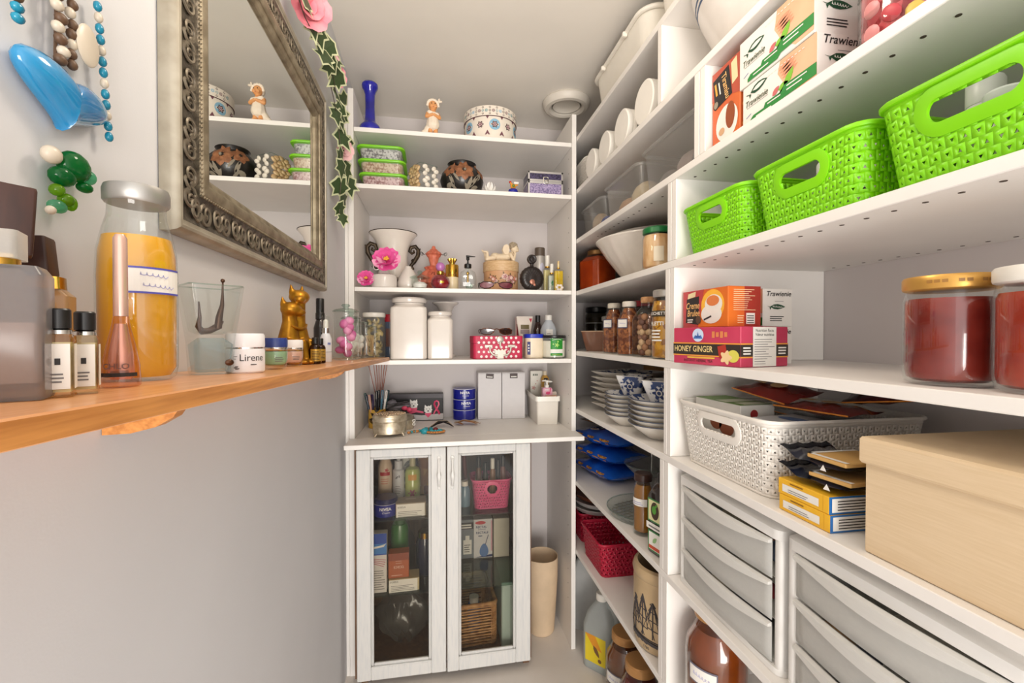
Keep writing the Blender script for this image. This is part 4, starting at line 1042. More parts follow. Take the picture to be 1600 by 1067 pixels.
for s in (-1, 1):
    m = MB().bbox(.006 + s * .050 - .017, .006 + s * .050 + .017, -d / 2 - .005, -d / 2 - .001, .048, .060, .003); part('hinge_plate', m, TIN, t, 0)
    part('arm', MB().tube([(.006 + s * .046, -d / 2 - .006, .052), (.006 + s * .044, -d / 2 - .007, .032), (.006 + s * .032, -d / 2 - .007, .018), (.006 + s * .012, -d / 2 - .007, .014)], [.004, .0045, .005, .005], 8), TIN, t, 60)
m = MB(); m.prism([(.006 + x, z) for x, z in ((-.032, .040), (-.022, .034), (-.024, .022), (-.014, .012), (-.014, 0), (.014, 0), (.014, .012), (.024, .022), (.022, .034), (.032, .040), (.022, .042), (.014, .036), (.008, .042), (0, .036), (-.008, .042), (-.014, .036), (-.022, .042))], -d / 2 - .009, -d / 2 - .0015)
part('lock_plate', m, TIN, t, 0)
TORT = mat('tortoise_frame', (120, 66, 36), .25, tex='voronoi', vs=90, col2=(44, 24, 18))
t = shades('tortoiseshell sunglasses resting on the polka-dot suitcase', (.262, 1.925, S4 + .1025), 2, LNB, TORT, 0)
# toiletries
t = thing('cream_tube', 'cream cosmetic tube standing on its cap with red and green print', 'tube', (.418, 2.085, S4), 0)
m = MB(); secs = []
for q in range(7):
    s_ = q / 6; secs.append([((.022 + .018 * s_) * math.cos(a), (.022 * (1 - s_) + .0015) * math.sin(a), .045 + .145 * s_) for a in [2 * PI * i / 24 for i in range(24)]])
m.loft(secs); part('tube', m, C('tube_cream', 234, 222, 208), t, 50); L_('cap', [(.023, 0), (.024, .045)], C('tube_cap', 220, 206, 190), t, 24)
ff = lambda u, v, l: (u, -(.022 * (1 - (v - .045) / .145) + .0025) * math.sqrt(max(0, 1 - (u / (.0221 + .018 * (v - .045) / .145)) ** 2)) - l, v)
dec(t, 'band', [rect(-.020, .130, .020, .150)], C('olive_band', 110, 96, 56), ff, .001, 8); dec(t, 'print', [rect(-.022, .108, .022, .128)], C('floral_print', 150, 130, 130), ff, .001, 8); dec(t, 'corner', [[(.020, .180), (.036, .180), (.030, .160)]], C('corner_red', 196, 60, 80), ff, .0012)
t = thing('cream_tube', 'pink-edged flat tube partly hidden behind the cream tube', 'tube', (.396, 2.13, S4), 20)
B_('tube', -.014, .014, -.006, .006, .02, .185, C('tube_rose', 226, 196, 190), t); B_('cap', -.012, .012, -.008, .008, 0, .02, PLW, t); dec(t, 'print', [rect(-.013, .10, .013, .155)], C('print_wine', 150, 40, 50), front(.012), .0005)
t = thing('pill_bottle', 'dark brown bottle leaning behind the clear bottle', 'bottle', (.495, 2.14, S4), 0)
L_('body', [(.022, 0), (.024, .004), (.024, .12), (.016, .15), (.011, .165)], mat('dark_brown_glass', (52, 26, 18), .12, coat=.5), t, 24); L_('cap', [(.0125, .165), (.0125, .196), (.011, .198)], BLACK, t, 20)
t = thing('rubbing_bottle', 'translucent round bottle with white cap and small label', 'bottle', (.528, 2.06, S4), 0)
L_('body', [(.034, 0), (.038, .005), (.038, .125), (.030, .148), (.017, .168), (.015, .174)], mat('translucent_bluegrey', (190, 196, 202), .2, coat=.3), t, 32); L_('cap', [(.0165, .172), (.0165, .194), (.015, .196)], PLW, t, 24)
dec(t, 'label', [rect(-.020, .095, .012, .128)], PAPER, cyl(.0382), .0005, 8); lines(t, 'small_print', -.016, .006, .106, .112, 1, INK, cyl(.0382), .4, .001, sub=6)
t = thing('wax_jar', 'cream plastic jar with cobalt blue lid beside the green-label candle', 'jar', (.430, 1.945, S4), 0)
R_('jar', [(.038, .038, .024, 0), (.041, .041, .026, .003), (.041, .041, .026, .088)], mat('wax_cream', (232, 216, 190), .35), t, 6); R_('lid', [(.0415, .0415, .027, .088), (.043, .043, .028, .09), (.043, .043, .028, .104), (.041, .041, .026, .106)], mat('cobalt_lid', (28, 52, 178), .3), t, 6)
dec(t, 'label', [rect(-.036, .016, -.022, .072)], C('label_navy', 44, 48, 110), front(.0822), .0005); lines(t, 'print', -.033, -.026, .03, .066, 3, PAPER, front(.0822))
t = thing('candle_jar', 'glass candle jar with black lid and bright green label', 'candle', (.516, 1.925, S4), 0)
L_('glass', [(.048, 0), (.053, .004), (.054, .082), (.052, .088)], GLASS, t, 40); L_('wax', [(.046, .004), (.050, .008), (.051, .076)], mat('candle_wax', (236, 230, 216), .4, sss=.0), t, 36); L_('lid', [(.054, .088), (.055, .09), (.055, .098), (.052, .101)], BLACK, t, 40)
GLB = C('label_green', 34, 142, 42)
f = cyl(.0542, -88); dec(t, 'label', [rect(-.028, .012, .028, .086)], GLB, f, .0005, 12); dec(t, 'label_band', [rect(-.028, .023, .028, .040)], PAPER, f, .001, 12); dec(t, 'label_motif', [flower(0, .058, .011, 5, .3), circ(.004, .073, .004), circ(-.016, .062, .003)], C('motif_lime', 170, 214, 110), f, .001); lines(t, 'print', -.022, .022, .016, .0195, 1, C('gold_ink', 200, 190, 90), f, .4, .001, sub=8)
dec(t, 'label_arc', [rect(-.02 + k * .005, .078 + .004 * math.sin(PI * k / 8), -.0165 + k * .005, .0805 + .004 * math.sin(PI * k / 8)) for k in range(8)], PAPER, f, .001)
# ================================================================== countertop
TRK = mat('antique_silver', (206, 194, 172), .33, .7, vs=50, col2=(168, 154, 130))
t = thing('trinket_box', 'oval silver trinket box with jewelled lid at the left of the countertop', 'trinket box', (-.182, 1.872, CT), 10)
ew = dict(ex=1, ey=.72)
L_('body', [(.060, .012), (.066, .014), (.067, .058), (.064, .062)], TRK, t, 48, **ew)
L_('lid', [(.068, .062), (.069, .066), (.067, .072), (.069, .076), (.068, .083), (.062, .089), (.04, .092)], TRK, t, 48, **ew)
m = MB(); random.seed(14)
for k in range(150):
    a = random.random() * 6.28; r = .062 * math.sqrt(random.random()); m.ball((r * math.cos(a), .72 * r * math.sin(a), .0905 + .004 * (1 - r / .062)), random.uniform(.0022, .0042), 5)
o = part('jewelled_top', m, mat('gilt_beads', (220, 200, 170), .28, .75, vs=200, col2=(160, 126, 100)), t, 60); o['kind'] = 'stuff'
for a in (-2.6, -.75, .75, 2.4):
    part('foot', MB().tube([(.060 * math.cos(a), .044 * math.sin(a), .016), (.068 * math.cos(a), .050 * math.sin(a), .010), (.070 * math.cos(a), .051 * math.sin(a), .005)], [.006, .005, .0055], 8), TRK, t, 60)
t = thing('trinket_box', 'smaller silver oval trinket box half hidden behind the jewelled one', 'trinket box', (-.132, 2.005, CT), 20)
L_('body', [(.038, 0), (.040, .002), (.041, .040)], TRK, t, 40, ey=.7); L_('lid', [(.042, .040), (.043, .046), (.040, .056), (.026, .064), (.008, .067)], mat('tarnished_silver', (150, 140, 124), .35, .7), t, 40, ey=.7)
part('charm', MB().tube([(.034 + .006 * math.sin(2 * a), -.022 + .002 * 0, .028 + .012 * math.cos(a)) for a in [PI * 2 * i / 24 for i in range(24)]], .002, 5, True), PLW, t, 60)
LEO = mat('leopard_print', (204, 160, 62), .5, tex='voronoi', vs=55, col2=(40, 26, 16), lo=.30, hi=.42)
t = thing('pen_cup', 'leopard-print cup crammed with pens in the corner of the countertop', 'cup', (-.255, 2.06, CT), 0)
L_('cup', [(.036, 0), (.037, .003), (.037, .082), (.034, .082), (.034, .01)], LEO, t, 32)
t = thing('zebra_pouch', 'dark striped pouch with pink bow between pen cup and black gift box', 'pouch', (-.172, 2.102, CT), 0)
def pouch(m):
    m.ball((0, 0, .045), (.055, .035, .045), 14); m.cap((-.03, 0, .07), (.04, 0, .085), .028, .022); m.cap((-.05, -.01, .085), (-.02, 0, .10), .016, .018)
blob('pouch', pouch, .003, mat('zebra_cloth', (110, 104, 112), .5, vs=24, stretch=(1, 1, 6), col2=(34, 30, 34), lo=.45, hi=.55), t, 3)
part('bow', MB().ball((.036, -.036, .080), (.014, .006, .010), 10).ball((.056, -.034, .072), (.012, .006, .012), 10), C('bow_pink', 206, 62, 96), t, 60)
random.seed(17); PC = [(20, 60, 66), (26, 34, 74), (18, 20, 24), (60, 40, 90), (30, 90, 90), (16, 40, 60), (200, 150, 130), (22, 22, 30), (70, 110, 130), (230, 226, 220)]
PL = ['teal', 'navy', 'black', 'violet', 'sea-green', 'dark blue', 'beige', 'charcoal', 'steel blue', 'white']
for k in range(10):
    a = 2 * PI * k / 10 + .3; r = .022
    t = thing('pen', '%s pen standing in the leopard-print cup' % PL[k], 'pen', (-.255 + r * math.cos(a), 2.06 + r * math.sin(a), CT + .004), 0, 'pens in the leopard-print cup')
    dx, dy = .028 * math.cos(a) + random.uniform(-.006, .006), .02 * math.sin(a)
    hh = random.uniform(.135, .165)
    part('barrel', MB().tube([(0, 0, 0), (dx * .7, dy * .7, hh * .7)], .0048, 8), mat('pen_%d' % k, PC[k], .25), t, 50)
    part('cap', MB().tube([(dx * .7, dy * .7, hh * .7), (dx * .97, dy * .97, hh * .97), (dx, dy, hh)], [.0060, .0060, .004], 8), mat('pen_%d' % k, PC[k], .25), t, 50)
    part('clip', MB().tube([(dx, dy - .007, hh * .98), (dx * .8, dy * .8 - .007, hh * .78)], .0014, 5), CHROME, t, 50)
t = thing('reed_diffuser', 'small reed diffuser with seven reddish-brown reeds behind the pens', 'diffuser', (-.262, 2.205, CT), 0)
L_('bottle', [(.026, 0), (.028, .003), (.028, .07), (.012, .085), (.012, .10)], mat('diffuser_glass', (88, 70, 64), .15, coat=.5), t, 24)
for k in range(7):
    part('reed', MB().tube([((k - 3) * -.0012, 0, .03), ((k - 3.1) * .0125 * (1 if k else 1.25), .004 * (k % 3 - 1), .27)], .0017, 5), C('reed_rust', 158, 84, 58), t, 60)
# gift box with terrier motif
DBX = mat('gift_box_black', (26, 23, 25), .55, var=.2)
t = thing('gift_box', 'black box printed with white terriers and pink ribbons, on the countertop', 'box', (-.095, 2.205, CT), -2)
w, d, h = .265, .05, .128
B_('box', -w / 2, w / 2, -d / 2, d / 2, 0, h, DBX, t); f = front(d)
PKR = C('ribbon_pink', 222, 72, 112); GRS = C('ground_grey', 190, 186, 186); DGF = C('dog_fur', 226, 222, 216)
dec(t, 'lid_band', [rect(-w / 2, h - .020, w / 2, h)], C('band_violet', 48, 38, 46), f, .0003)
dec(t, 'ground', [[(-w / 2, .004), (w / 2, .004), (w / 2, .034), (.03, .026), (-.04, .036), (-w / 2, .028)]], GRS, f, .0004)
for cx, cz, s in ((-.006, .078, 1), (.062, .052, .95)):
    dec(t, 'terrier_ears', [[(cx - .018 * s, cz + .010 * s), (cx - .016 * s, cz + .026 * s), (cx - .004 * s, cz + .014 * s)], [(cx + .018 * s, cz + .010 * s), (cx + .016 * s, cz + .026 * s), (cx + .004 * s, cz + .014 * s)]], DGF, f, .0006)
    dec(t, 'terrier_face', [flower(cx, cz, .021 * s, 9, .08)], DGF, f, .0007)
    dec(t, 'terrier_eyes', [circ(cx - .007 * s, cz + .004 * s, .0022), circ(cx + .007 * s, cz + .004 * s, .0022), circ(cx, cz - .006 * s, .0045, 10, .0032)], INK, f, .001)
    dec(t, 'scarf', [[(cx - .018 * s, cz - .016 * s), (cx + .018 * s, cz - .016 * s), (cx + .014 * s, cz - .025 * s), (cx, cz - .040 * s), (cx - .014 * s, cz - .025 * s)]], PKR, f, .0009)
dec(t, 'ribbon_wave', [[(-.030, .040), (.006, .052), (.040, .044), (.040, .036), (.006, .043), (-.030, .030)]], PKR, f, .0008)
rb = MB(); P = []
for k in range(25):
    q = k / 24; a = PI * (1.25 - 1.5 * q) if False else 0
loop = [(.088, .030), (.094, .044), (.106, .062), (.113, .078), (.110, .090), (.102, .094), (.094, .090), (.091, .078), (.098, .062), (.110, .044), (.116, .030)]
pf = [f(a, b, .001) for a, b in loop]; part('ribbon_loop', MB().tube(pf, [.0045] * len(pf), 4), PKR, t, 20)
# stacked blue cream tins
NB = mat('tin_blue', (22, 30, 140), .28, coat=.3); NW = C('tin_white', 232, 232, 238)
for k, lb in enumerate(('lowest of three stacked round blue cream tins', 'middle of three stacked round blue cream tins', 'topmost of three stacked round blue cream tins')):
    t = thing('cream_tin', lb, 'tin', (.140, 2.205, CT + k * .0505), 0, 'stacked blue cream tins'); R1 = .0555
    L_('base', [(R1 - .004, 0), (R1 - .001, .002), (R1 - .001, .030)], NB, t, 48); L_('lid', [(R1, .030), (R1, .047), (R1 - .003, .050)], NB, t, 48); L_('silver_seam', [(R1 + .0005, .0292), (R1 + .0009, .031), (R1 + .0005, .0328)] if False else [(R1 + .0004, .0466), (R1 + .0008, .0475), (R1 + .0002, .0484)], NW, t, 48)
    if k:
        text(t, 'NIVEA', .0165, NW, cyl(R1), 0 + .006 * (k == 1), .031, bold=.035); text(t, 'Creme', .011, NW, cyl(R1), .002 + .006 * (k == 1), .0175, shear=.4)
# white card boxes
WC = mat('white_card', (222, 218, 218), .5, var=.03)
for x, lb in ((.262, 'left of two plain white boxes with dark seals beside the blue tins'), (.380, 'right of two plain white boxes with dark seals, next to the white tub')):
    t = thing('gift_carton', lb, 'box', (x, 2.215, CT), 0, 'plain white boxes with seals')
    B_('box', -.0575, .0575, -.048, .048, 0, .222, WC, t, .002); B_('lid', -.0578, .0578, -.0485, .0485, .2225, .2265, WC, t, .001)
    s_ = -4 if x < .3 else 0
    dec(t, 'seal', [turn(rect(-.019, .198, .019, .2215), 0, .21, s_)], C('seal_brown', 62, 40, 36), front(.097), .0006); dec(t, 'seal_label', [turn(rect(-.014, .203, .014, .208), 0, .21, s_)], PAPER, front(.097), .001)
    dec(t, 'crease', [rect(-.0575, .008, .0575, .0088)], C('crease_grey', 180, 176, 176), front(.096), .0005)
# white plastic tub with toiletries
t = thing('storage_tub', 'white plastic tub of toiletries at the right of the countertop', 'tub', (.510, 2.115, CT), -2)
hx, hy = .052, .135
TUB = mat('tub_plastic', (222, 216, 206), .4, var=.02)
m = MB().rr([(hx * .92, hy * .95, .008, 0), (hx, hy, .01, .118), (hx - .003, hy - .003, .01, .118), (hx * .92 - .003, hy * .95 - .003, .008, .003)], 4); part('body', m, TUB, t)
part('rim', MB().rr([(hx, hy, .01, .108), (hx + .006, hy + .006, .012, .108), (hx + .006, hy + .006, .012, .130), (hx + .001, hy + .001, .01, .130), (hx, hy, .01, .118)], 4, c0=False, c1=False), PLW, t)
t = thing('soap_carton', 'tall white patterned carton standing in the white tub', 'box', (.4995, 2.20, CT + .006), -2)
B_('box', -.030, .034, -.012, .012, 0, .225, C('carton_ivory', 226, 222, 210), t); dec(t, 'small_print', [rect(-.018 + .009 * k, .200, -.012 + .009 * k, .210) for k in range(3)], C('carton_green', 80, 90, 70), front(.024), .0006)
dec(t, 'print', [flower(-.014, .14, .012, 5, .3), circ(-.004, .16, .003), circ(.004, .175, .003)], C('print_coral', 200, 150, 140), front(.024), .0006)
t = thing('pump_soap', 'pink pump bottle with flamingo print standing in the white tub', 'bottle', (.520, 2.055, CT + .006), -2)
R_('body', [(.024, .016, .006, 0), (.024, .016, .006, .150), (.02, .013, .008, .156)], C('flamingo_pink', 226, 168, 186), t); L_('collar', [(.010, .156), (.010, .168)], PLW, t, 18)
part('pump', MB().lathe([(.005, .168), (.005, .180), (.009, .182), (.008, .190)], 14).tube([(-.006, 0, .190), (-.024, -.002, .187)], [.004, .003], 7), PLW, t, 50)
dec(t, 'flamingo', [circ(.002, .132, .011, 16, .007), leafp(.012, .142, .02, .005, 1.3), circ(.013, .151, .0035)], C('flamingo_red', 214, 48, 108), front(.032), .0006); dec(t, 'small_print', [rect(-.014, .145, .004, .149)], PAPER, front(.032), .0006)
t = thing('pump_soap', 'white pump bottle behind the flamingo bottle in the tub', 'bottle', (.528, 2.105, CT + .006), 0)
R_('body', [(.020, .016, .006, 0), (.020, .016, .006, .150)], PLW, t); L_('neck', [(.009, .150), (.009, .172)], PLW, t, 14); part('pump', MB().tube([(-.006, 0, .178), (.006, 0, .180), (.030, -.006, .178)], [.009, .007, .003], 8), PLW, t, 50)
t = thing('lotion_bottle', 'golden-yellow bottle at the back of the white tub', 'bottle', (.537, 2.165, CT + .006), 0)
R_('body', [(.018, .018, .008, 0), (.018, .018, .008, .19), (.010, .010, .008, .205)], C('honey_plastic', 196, 150, 66), t); dec(t, 'label', [rect(-.010, .18, .010, .192)], INK, front(.036), .001); L_('cap', [(.010, .205), (.010, .225)], C('cap_cream', 220, 206, 180), t, 14)
t = thing('soap_bar_box', 'peach soap box lying across the front of the white tub', 'box', (.532, 2.012, CT + .112), -3)
B_('box', -.030, .022, -.010, .010, 0, .018, C('soap_peach', 236, 196, 170), t); dec(t, 'edge', [rect(-.030, .013, .022, .018)], C('soap_orange', 214, 140, 90), front(.02), .0005)
t = thing('card_box', 'small beige open card box in the white tub', 'box', (.545, 2.045, CT + .085), 8)
part('box', MB().box(-.022, .018, -.002, .002, 0, .058).box(.016, .020, -.002, .03, 0, .052), C('card_beige', 214, 198, 184), t, 0)
# jewellery on the counter
TQS = mat('turquoise_stone', (58, 176, 190), .25, vs=60, col2=(30, 140, 160)); AMB = mat('amber_bead', (196, 128, 62), .3); BRS = mat('brass_bead', (150, 116, 70), .35, .6)
t = thing('bead_necklace', 'turquoise and amber bead necklace lying on the countertop', 'necklace', (-.028, 1.895, CT), 0)
random.seed(31); bm = {}
def nb(x, y, z, r, m):
    ob('bead', bm.setdefault(m.name, MB().ball((0, 0, 0), 1, 9).mesh('bead', m, 60)), t, (x, y, z)).scale = (r, r * .9, r * .8)
for k in range(22):
    a = 2 * PI * k / 22; nb(.028 + .036 * math.cos(a), -.004 + .024 * math.sin(a), .008, .0062, AMB if a > PI else (TQS if k % 2 else BRS))
for k in range(12):
    a = 2 * PI * k / 12; nb(.028 + .020 * math.cos(a), -.004 + .013 * math.sin(a), .012, .006, TQS)
nb(.028, -.004, .016, .011, mat('garnet', (110, 30, 34), .2))
nb(-.016, -.006, .010, .017, TQS)
for k in range(12): nb(-.02 - k * .0055, .035 - k * .0035 + .004 * math.sin(k), .007, .0068 if k % 2 else .005, [TQS, BRS, AMB][k % 3])
for k in range(10): nb(-.012 + k * .007, .046 - .0008 * k * k + .004, .009, .0072 if k % 3 else .009, [TQS, TQS, BRS][k % 3])
def feather(name, lb, loc, rz, pts, m, w):
    t = thing(name, lb, 'feather', loc, rz)
    for j, P in enumerate(pts):
        n = len(P); vs = []; fs = []
        for i, p in enumerate(P):
            q = i / (n - 1); ww = w * math.sin(PI * min(1, q * .9 + .08)) ; d = Vector(P[min(i + 1, n - 1)]) - Vector(P[max(i - 1, 0)]); s_ = Vector((-d.y, d.x, 0)).normalized() * ww
            p = Vector(p); vs += [p - s_, p + Vector((0, 0, .005 * math.sin(PI * q))), p + s_]
        for i in range(n - 1):
            a = i * 3; fs += [(a, a + 1, a + 4, a + 3), (a + 1, a + 2, a + 5, a + 4)]
        part('vane', MB().add(vs, fs), m, t, 60); part('quill', MB().tube([Vector(p) + Vector((0, 0, .0045)) for p in P], .0008, 5), C('quill_tan', 190, 170, 140), t, 60)
feather('feather_earring', 'black feather ornament beside the bead necklace', (.022, 2.0, CT + .002), 0, [[(-.05, -.02, 0), (-.02, .012, .012), (.015, .022, .018), (.04, .006, .012), (.058, -.028, .004)], [(-.04, -.012, .006), (-.01, .02, .02), (.03, .024, .02), (.05, -.008, .008)]], mat('black_feather', (26, 20, 22), .6), .014)
feather('feather_earring', 'brown feather ornament in front of the blue tins', (.135, 2.045, CT + .002), 0, [[(-.05, .012, .006), (-.01, .006, .016), (.03, -.008, .012), (.055, -.030, .004)], [(-.04, .02, .004), (0, .02, .014), (.04, .004, .010), (.07, -.014, .003)], [(-.05, .008, .004), (-.03, -.01, .012), (-.01, -.03, .004)]], mat('brown_feather', (170, 116, 66), .6, vs=60, col2=(110, 70, 40)), .012)
# ================================================================== inside the cabinet
z1, z2, z0 = .6306, .3356, .0506
def bottle(name, lb, cat, loc, prof, m, cap=None, capm=None, seg=24, group=None, rz=0):
    t = thing(name, lb, cat, loc, rz, group); L_('body', prof, m, t, seg)
    if cap: L_('cap', cap, capm, t, seg)
    return t
t = bottle('lotion_bottle', 'tall cream lotion bottle with red print inside the left cabinet door', 'bottle', (-.213, 1.99, z1), [(.028, 0), (.030, .004), (.030, .16), (.022, .185), (.019, .19)], mat('lotion_cream', (222, 196, 172), .4), [(.019, .19), (.019, .235), (.017, .238)], mat('lotion_cap', (214, 204, 192), .4))
f = cyl(.030); dec(t, 'print', [rect(-.020, .125, .022, .140), flower(.008, .148, .010, 5, .3)], C('print_red', 186, 50, 60), f, .0006, 8); dec(t, 'band', [rect(-.026, .02, .026, .024)], C('print_red', 186, 50, 60), f, .0006, 8); lines(t, 'small_print', -.016, .016, .09, .118, 3, C('print_salmon', 206, 140, 120), f, .4, sub=6)
t = bottle('serum_bottle', 'white pump serum bottle with black band inside the left cabinet door', 'bottle', (-.156, 1.975, z1), [(.023, 0), (.024, .003), (.024, .145), (.020, .15)], mat('serum_white', (206, 204, 206), .35))
L_('band', [(.0243, .020), (.0243, .032)], BLACK, t); L_('collar', [(.017, .15), (.017, .185)], mat('serum_white', (206, 204, 206)), t); part('pump', MB().lathe([(.008, .185), (.008, .2), (.016, .202), (.014, .214)], 16).tube([(0, 0, .208), (-.03, -.01, .206)], [.007, .005], 8), mat('serum_white', (206, 204, 206)), t, 50)
lines(t, 'small_print', -.012, .012, .05, .085, 5, GREYI, cyl(.0241), .35, sub=5); dec(t, 'leaf_mark', [leafp(-.006, .118, .018, .008, .8), leafp(.004, .122, .014, .006, 1.6)], GREYI, cyl(.0241))
t = thing('carton', 'white carton with dark floral print behind the serum bottle', 'box', (-.128, 2.05, z1), 0); B_('box', -.03, .03, -.02, .02, 0, .205, C('carton_grey', 190, 188, 182), t); dec(t, 'print', [leafp(.005 * k - .012, .05 + .035 * k, .035, .014, 1.0 + k) for k in range(5)], C('carton_ink', 62, 66, 62), front(.04), .0006)
t = bottle('cologne_bottle', 'yellow-green cologne bottle with orange label inside the left cabinet door', 'perfume', (-.098, 1.99, z1), [(.030, 0), (.033, .004), (.033, .13), (.028, .145), (.012, .155)], mat('lime_cologne', (186, 196, 96), .15, coat=.5), [(.013, .155), (.013, .20), (.011, .202)], mat('cologne_cap', (200, 190, 150), .3))
f = cyl(.033); dec(t, 'label', [rect(-.018, .100, .018, .125)], C('label_orange', 226, 160, 40), f, .0006, 8); dec(t, 'label_flower', [flower(0, .045, .018, 6, .25)], C('label_crimson', 160, 40, 70), f, .0006); dec(t, 'label_lower', [rect(-.022, .02, .022, .03)], C('label_yellow', 214, 200, 60), f, .0006, 8)
t = bottle('cologne_bottle', 'tall golden bottle with floral print at the back of the left cabinet side', 'perfume', (-.045, 2.10, z1), [(.034, 0), (.036, .003), (.036, .21), (.02, .23)], mat('golden_floral', (196, 150, 84), .4, tex='voronoi', vs=26, col2=(120, 50, 40)), [(.014, .23), (.014, .26)], GOLD)
t = thing('cream_tin', 'round blue cream tin inside the left cabinet door', 'tin', (-.198, 1.865, z1), 0)
L_('base', [(.044, 0), (.047, .003), (.047, .050)], NB, t, 40); L_('lid', [(.048, .050), (.048, .066), (.044, .071)], mat('tin_navy', (24, 28, 84), .3), t, 40)
text(t, 'NIVEA', .0165, NW, cyl(.0475, -75), -.010, .034, bold=.035); text(t, 'Creme', .011, NW, cyl(.0475, -75), -.008, .021, shear=.4); part('rim_line', MB().tube([(.0484 * math.cos(a), .0484 * math.sin(a), .051) for a in [2 * PI * i / 40 for i in range(40)]], .0007, 4, True), NW, t, 60)
def cardbox(lb, x, y, z, w, d, h, m, rz=0):
    t = thing('cosmetic_carton', lb, 'box', (x, y, z), rz); B_('box', -w / 2, w / 2, -d / 2, d / 2, 0, h, m, t); return t
TAU = mat('taupe_card', (150, 134, 112), .5)
t = cardbox('flat taupe carton with white price card on the upper left glass shelf', -.098, 1.855, z1, .118, .075, .056, TAU, 2); f = front(.075)
dec(t, 'price_card', [rect(-.056, .001, .054, .052)], PAPER, f, .001); text(t, 'SOEDA', .010, INK, f, -.036, .040, lift=.0016); lines(t, 'small_print', -.05, .046, .002, .028, 4, GREYI, f, .3, .0016); dec(t, 'top_print', [rect(-.02, .0, .02, .016)], C('taupe_print', 180, 166, 146), top(.056), .0005)
bottle('shampoo_bottle', 'green bottle low behind the blue cream tin in the cabinet', 'bottle', (-.150, 1.95, z2), [(.034, 0), (.036, .005), (.036, .20), (.03, .22)], mat('bottle_green', (58, 116, 52), .3, coat=.3), [(.026, .22), (.026, .26)], mat('bottle_green2', (44, 90, 40), .3))
t = cardbox('blue and white tall carton on the lower left glass shelf', -.222, 1.84, z2, .062, .04, .235, C('carton_white', 222, 216, 212)); f = front(.04)
dec(t, 'blue_top', [rect(-.031, .15, .031, .235)], C('carton_blue', 40, 76, 168), f, .0005); dec(t, 'blue_band', [rect(-.031, .155, .031, .195)], C('carton_azure', 70, 130, 200), f, .0008); dec(t, 'swoosh', [[(-.031, .182), (.02, .190), (.031, .196), (.02, .182), (-.031, .174)]], PAPER, f, .001)
for k in range(4): dec(t, 'pink_line', [turn(rect(-.028, .132 - .007 * k, .028, .1345 - .007 * k), 0, .13, -8 - 4 * k)], C('line_rose', 190, 100, 120), f, .0008)
lines(t, 'small_print', -.026, .026, .014, .095, 9, GREYI, f, .3)
t = cardbox('orange-brown carton on top of the white price card, lower left shelf', -.146, 1.85, z2 + .0505, .080, .05, .098, C('carton_orange', 176, 92, 52), 2); f = front(.05)
dec(t, 'fold', [rect(-.04, .070, .04, .098)], C('carton_rust', 140, 66, 40), f, .0005); text(t, 'tcacs', .020, C('print_peach', 236, 196, 176), f, 0, .042, ang=180, bold=.005); dec(t, 'badge', [rect(-.012, .058, .012, .0595), rect(-.012, .0665, .012, .068)], C('print_peach', 236, 196, 176), f, .0008); lines(t, 'small_print', -.028, .018, .010, .016, 1, C('print_peach', 236, 196, 176), f, .4)
t = cardbox('beige carton with white price card on the lower left glass shelf', -.125, 1.85, z2, .118, .07, .05, C('carton_sand', 196, 180, 140), 2); f = front(.07)
dec(t, 'price_card', [rect(-.058, 0, .052, .049)], PAPER, f, .001); text(t, 'SOEDA', .010, INK, f, -.038, .041, lift=.0016); lines(t, 'small_print', -.05, .046, .006, .030, 4, GREYI, f, .3, .0016)
t = bottle('glass_bottle', 'dark glass bottle with gold collar on the lower left glass shelf', 'bottle', (-.045, 1.95, z2), [(.036, 0), (.038, .004), (.038, .13), (.03, .155)], mat('midnight_glass', (36, 40, 66), .12, coat=.6), [(.03, .155), (.03, .178), (.026, .182)], GOLD)
bottle('glass_bottle', 'clear glass decanter behind the orange carton in the cabinet', 'bottle', (-.125, 2.03, z2), [(.03, 0), (.034, .004), (.034, .12), (.014, .16), (.012, .2)], PALE, [(.016, .2), (.018, .215), (.01, .23)], PALE)
t = thing('plastic_bag', 'crumpled clear plastic bag on the floor of the cabinet', 'bag', (-.13, 1.96, z0 + .012), 0)
m = MB(); random.seed(41)
def bag(u_, v_):
    a = 2 * PI * u_; r = (.10 * math.sin(PI * (.12 + .78 * v_))) * (1 + .16 * math.sin(5 * a + 7 * v_) + .08 * math.sin(11 * a - 5 * v_))
    return (r * 1.05 * math.cos(a), r * .8 * math.sin(a), .22 * v_ + .012 * math.sin(7 * a + 9 * v_))
m.grid(bag, 40, 14); part('bag', m, clear('bag_plastic', (224, 224, 222), .15, haze=.16, hcol=(200, 196, 190)), t, 60)
part('knot', MB().tube([(.01, 0, .21), (.0, -.02, .235), (-.02, -.01, .225), (-.01, .01, .21)], .008, 7), clear('bag_plastic'), t, 60)
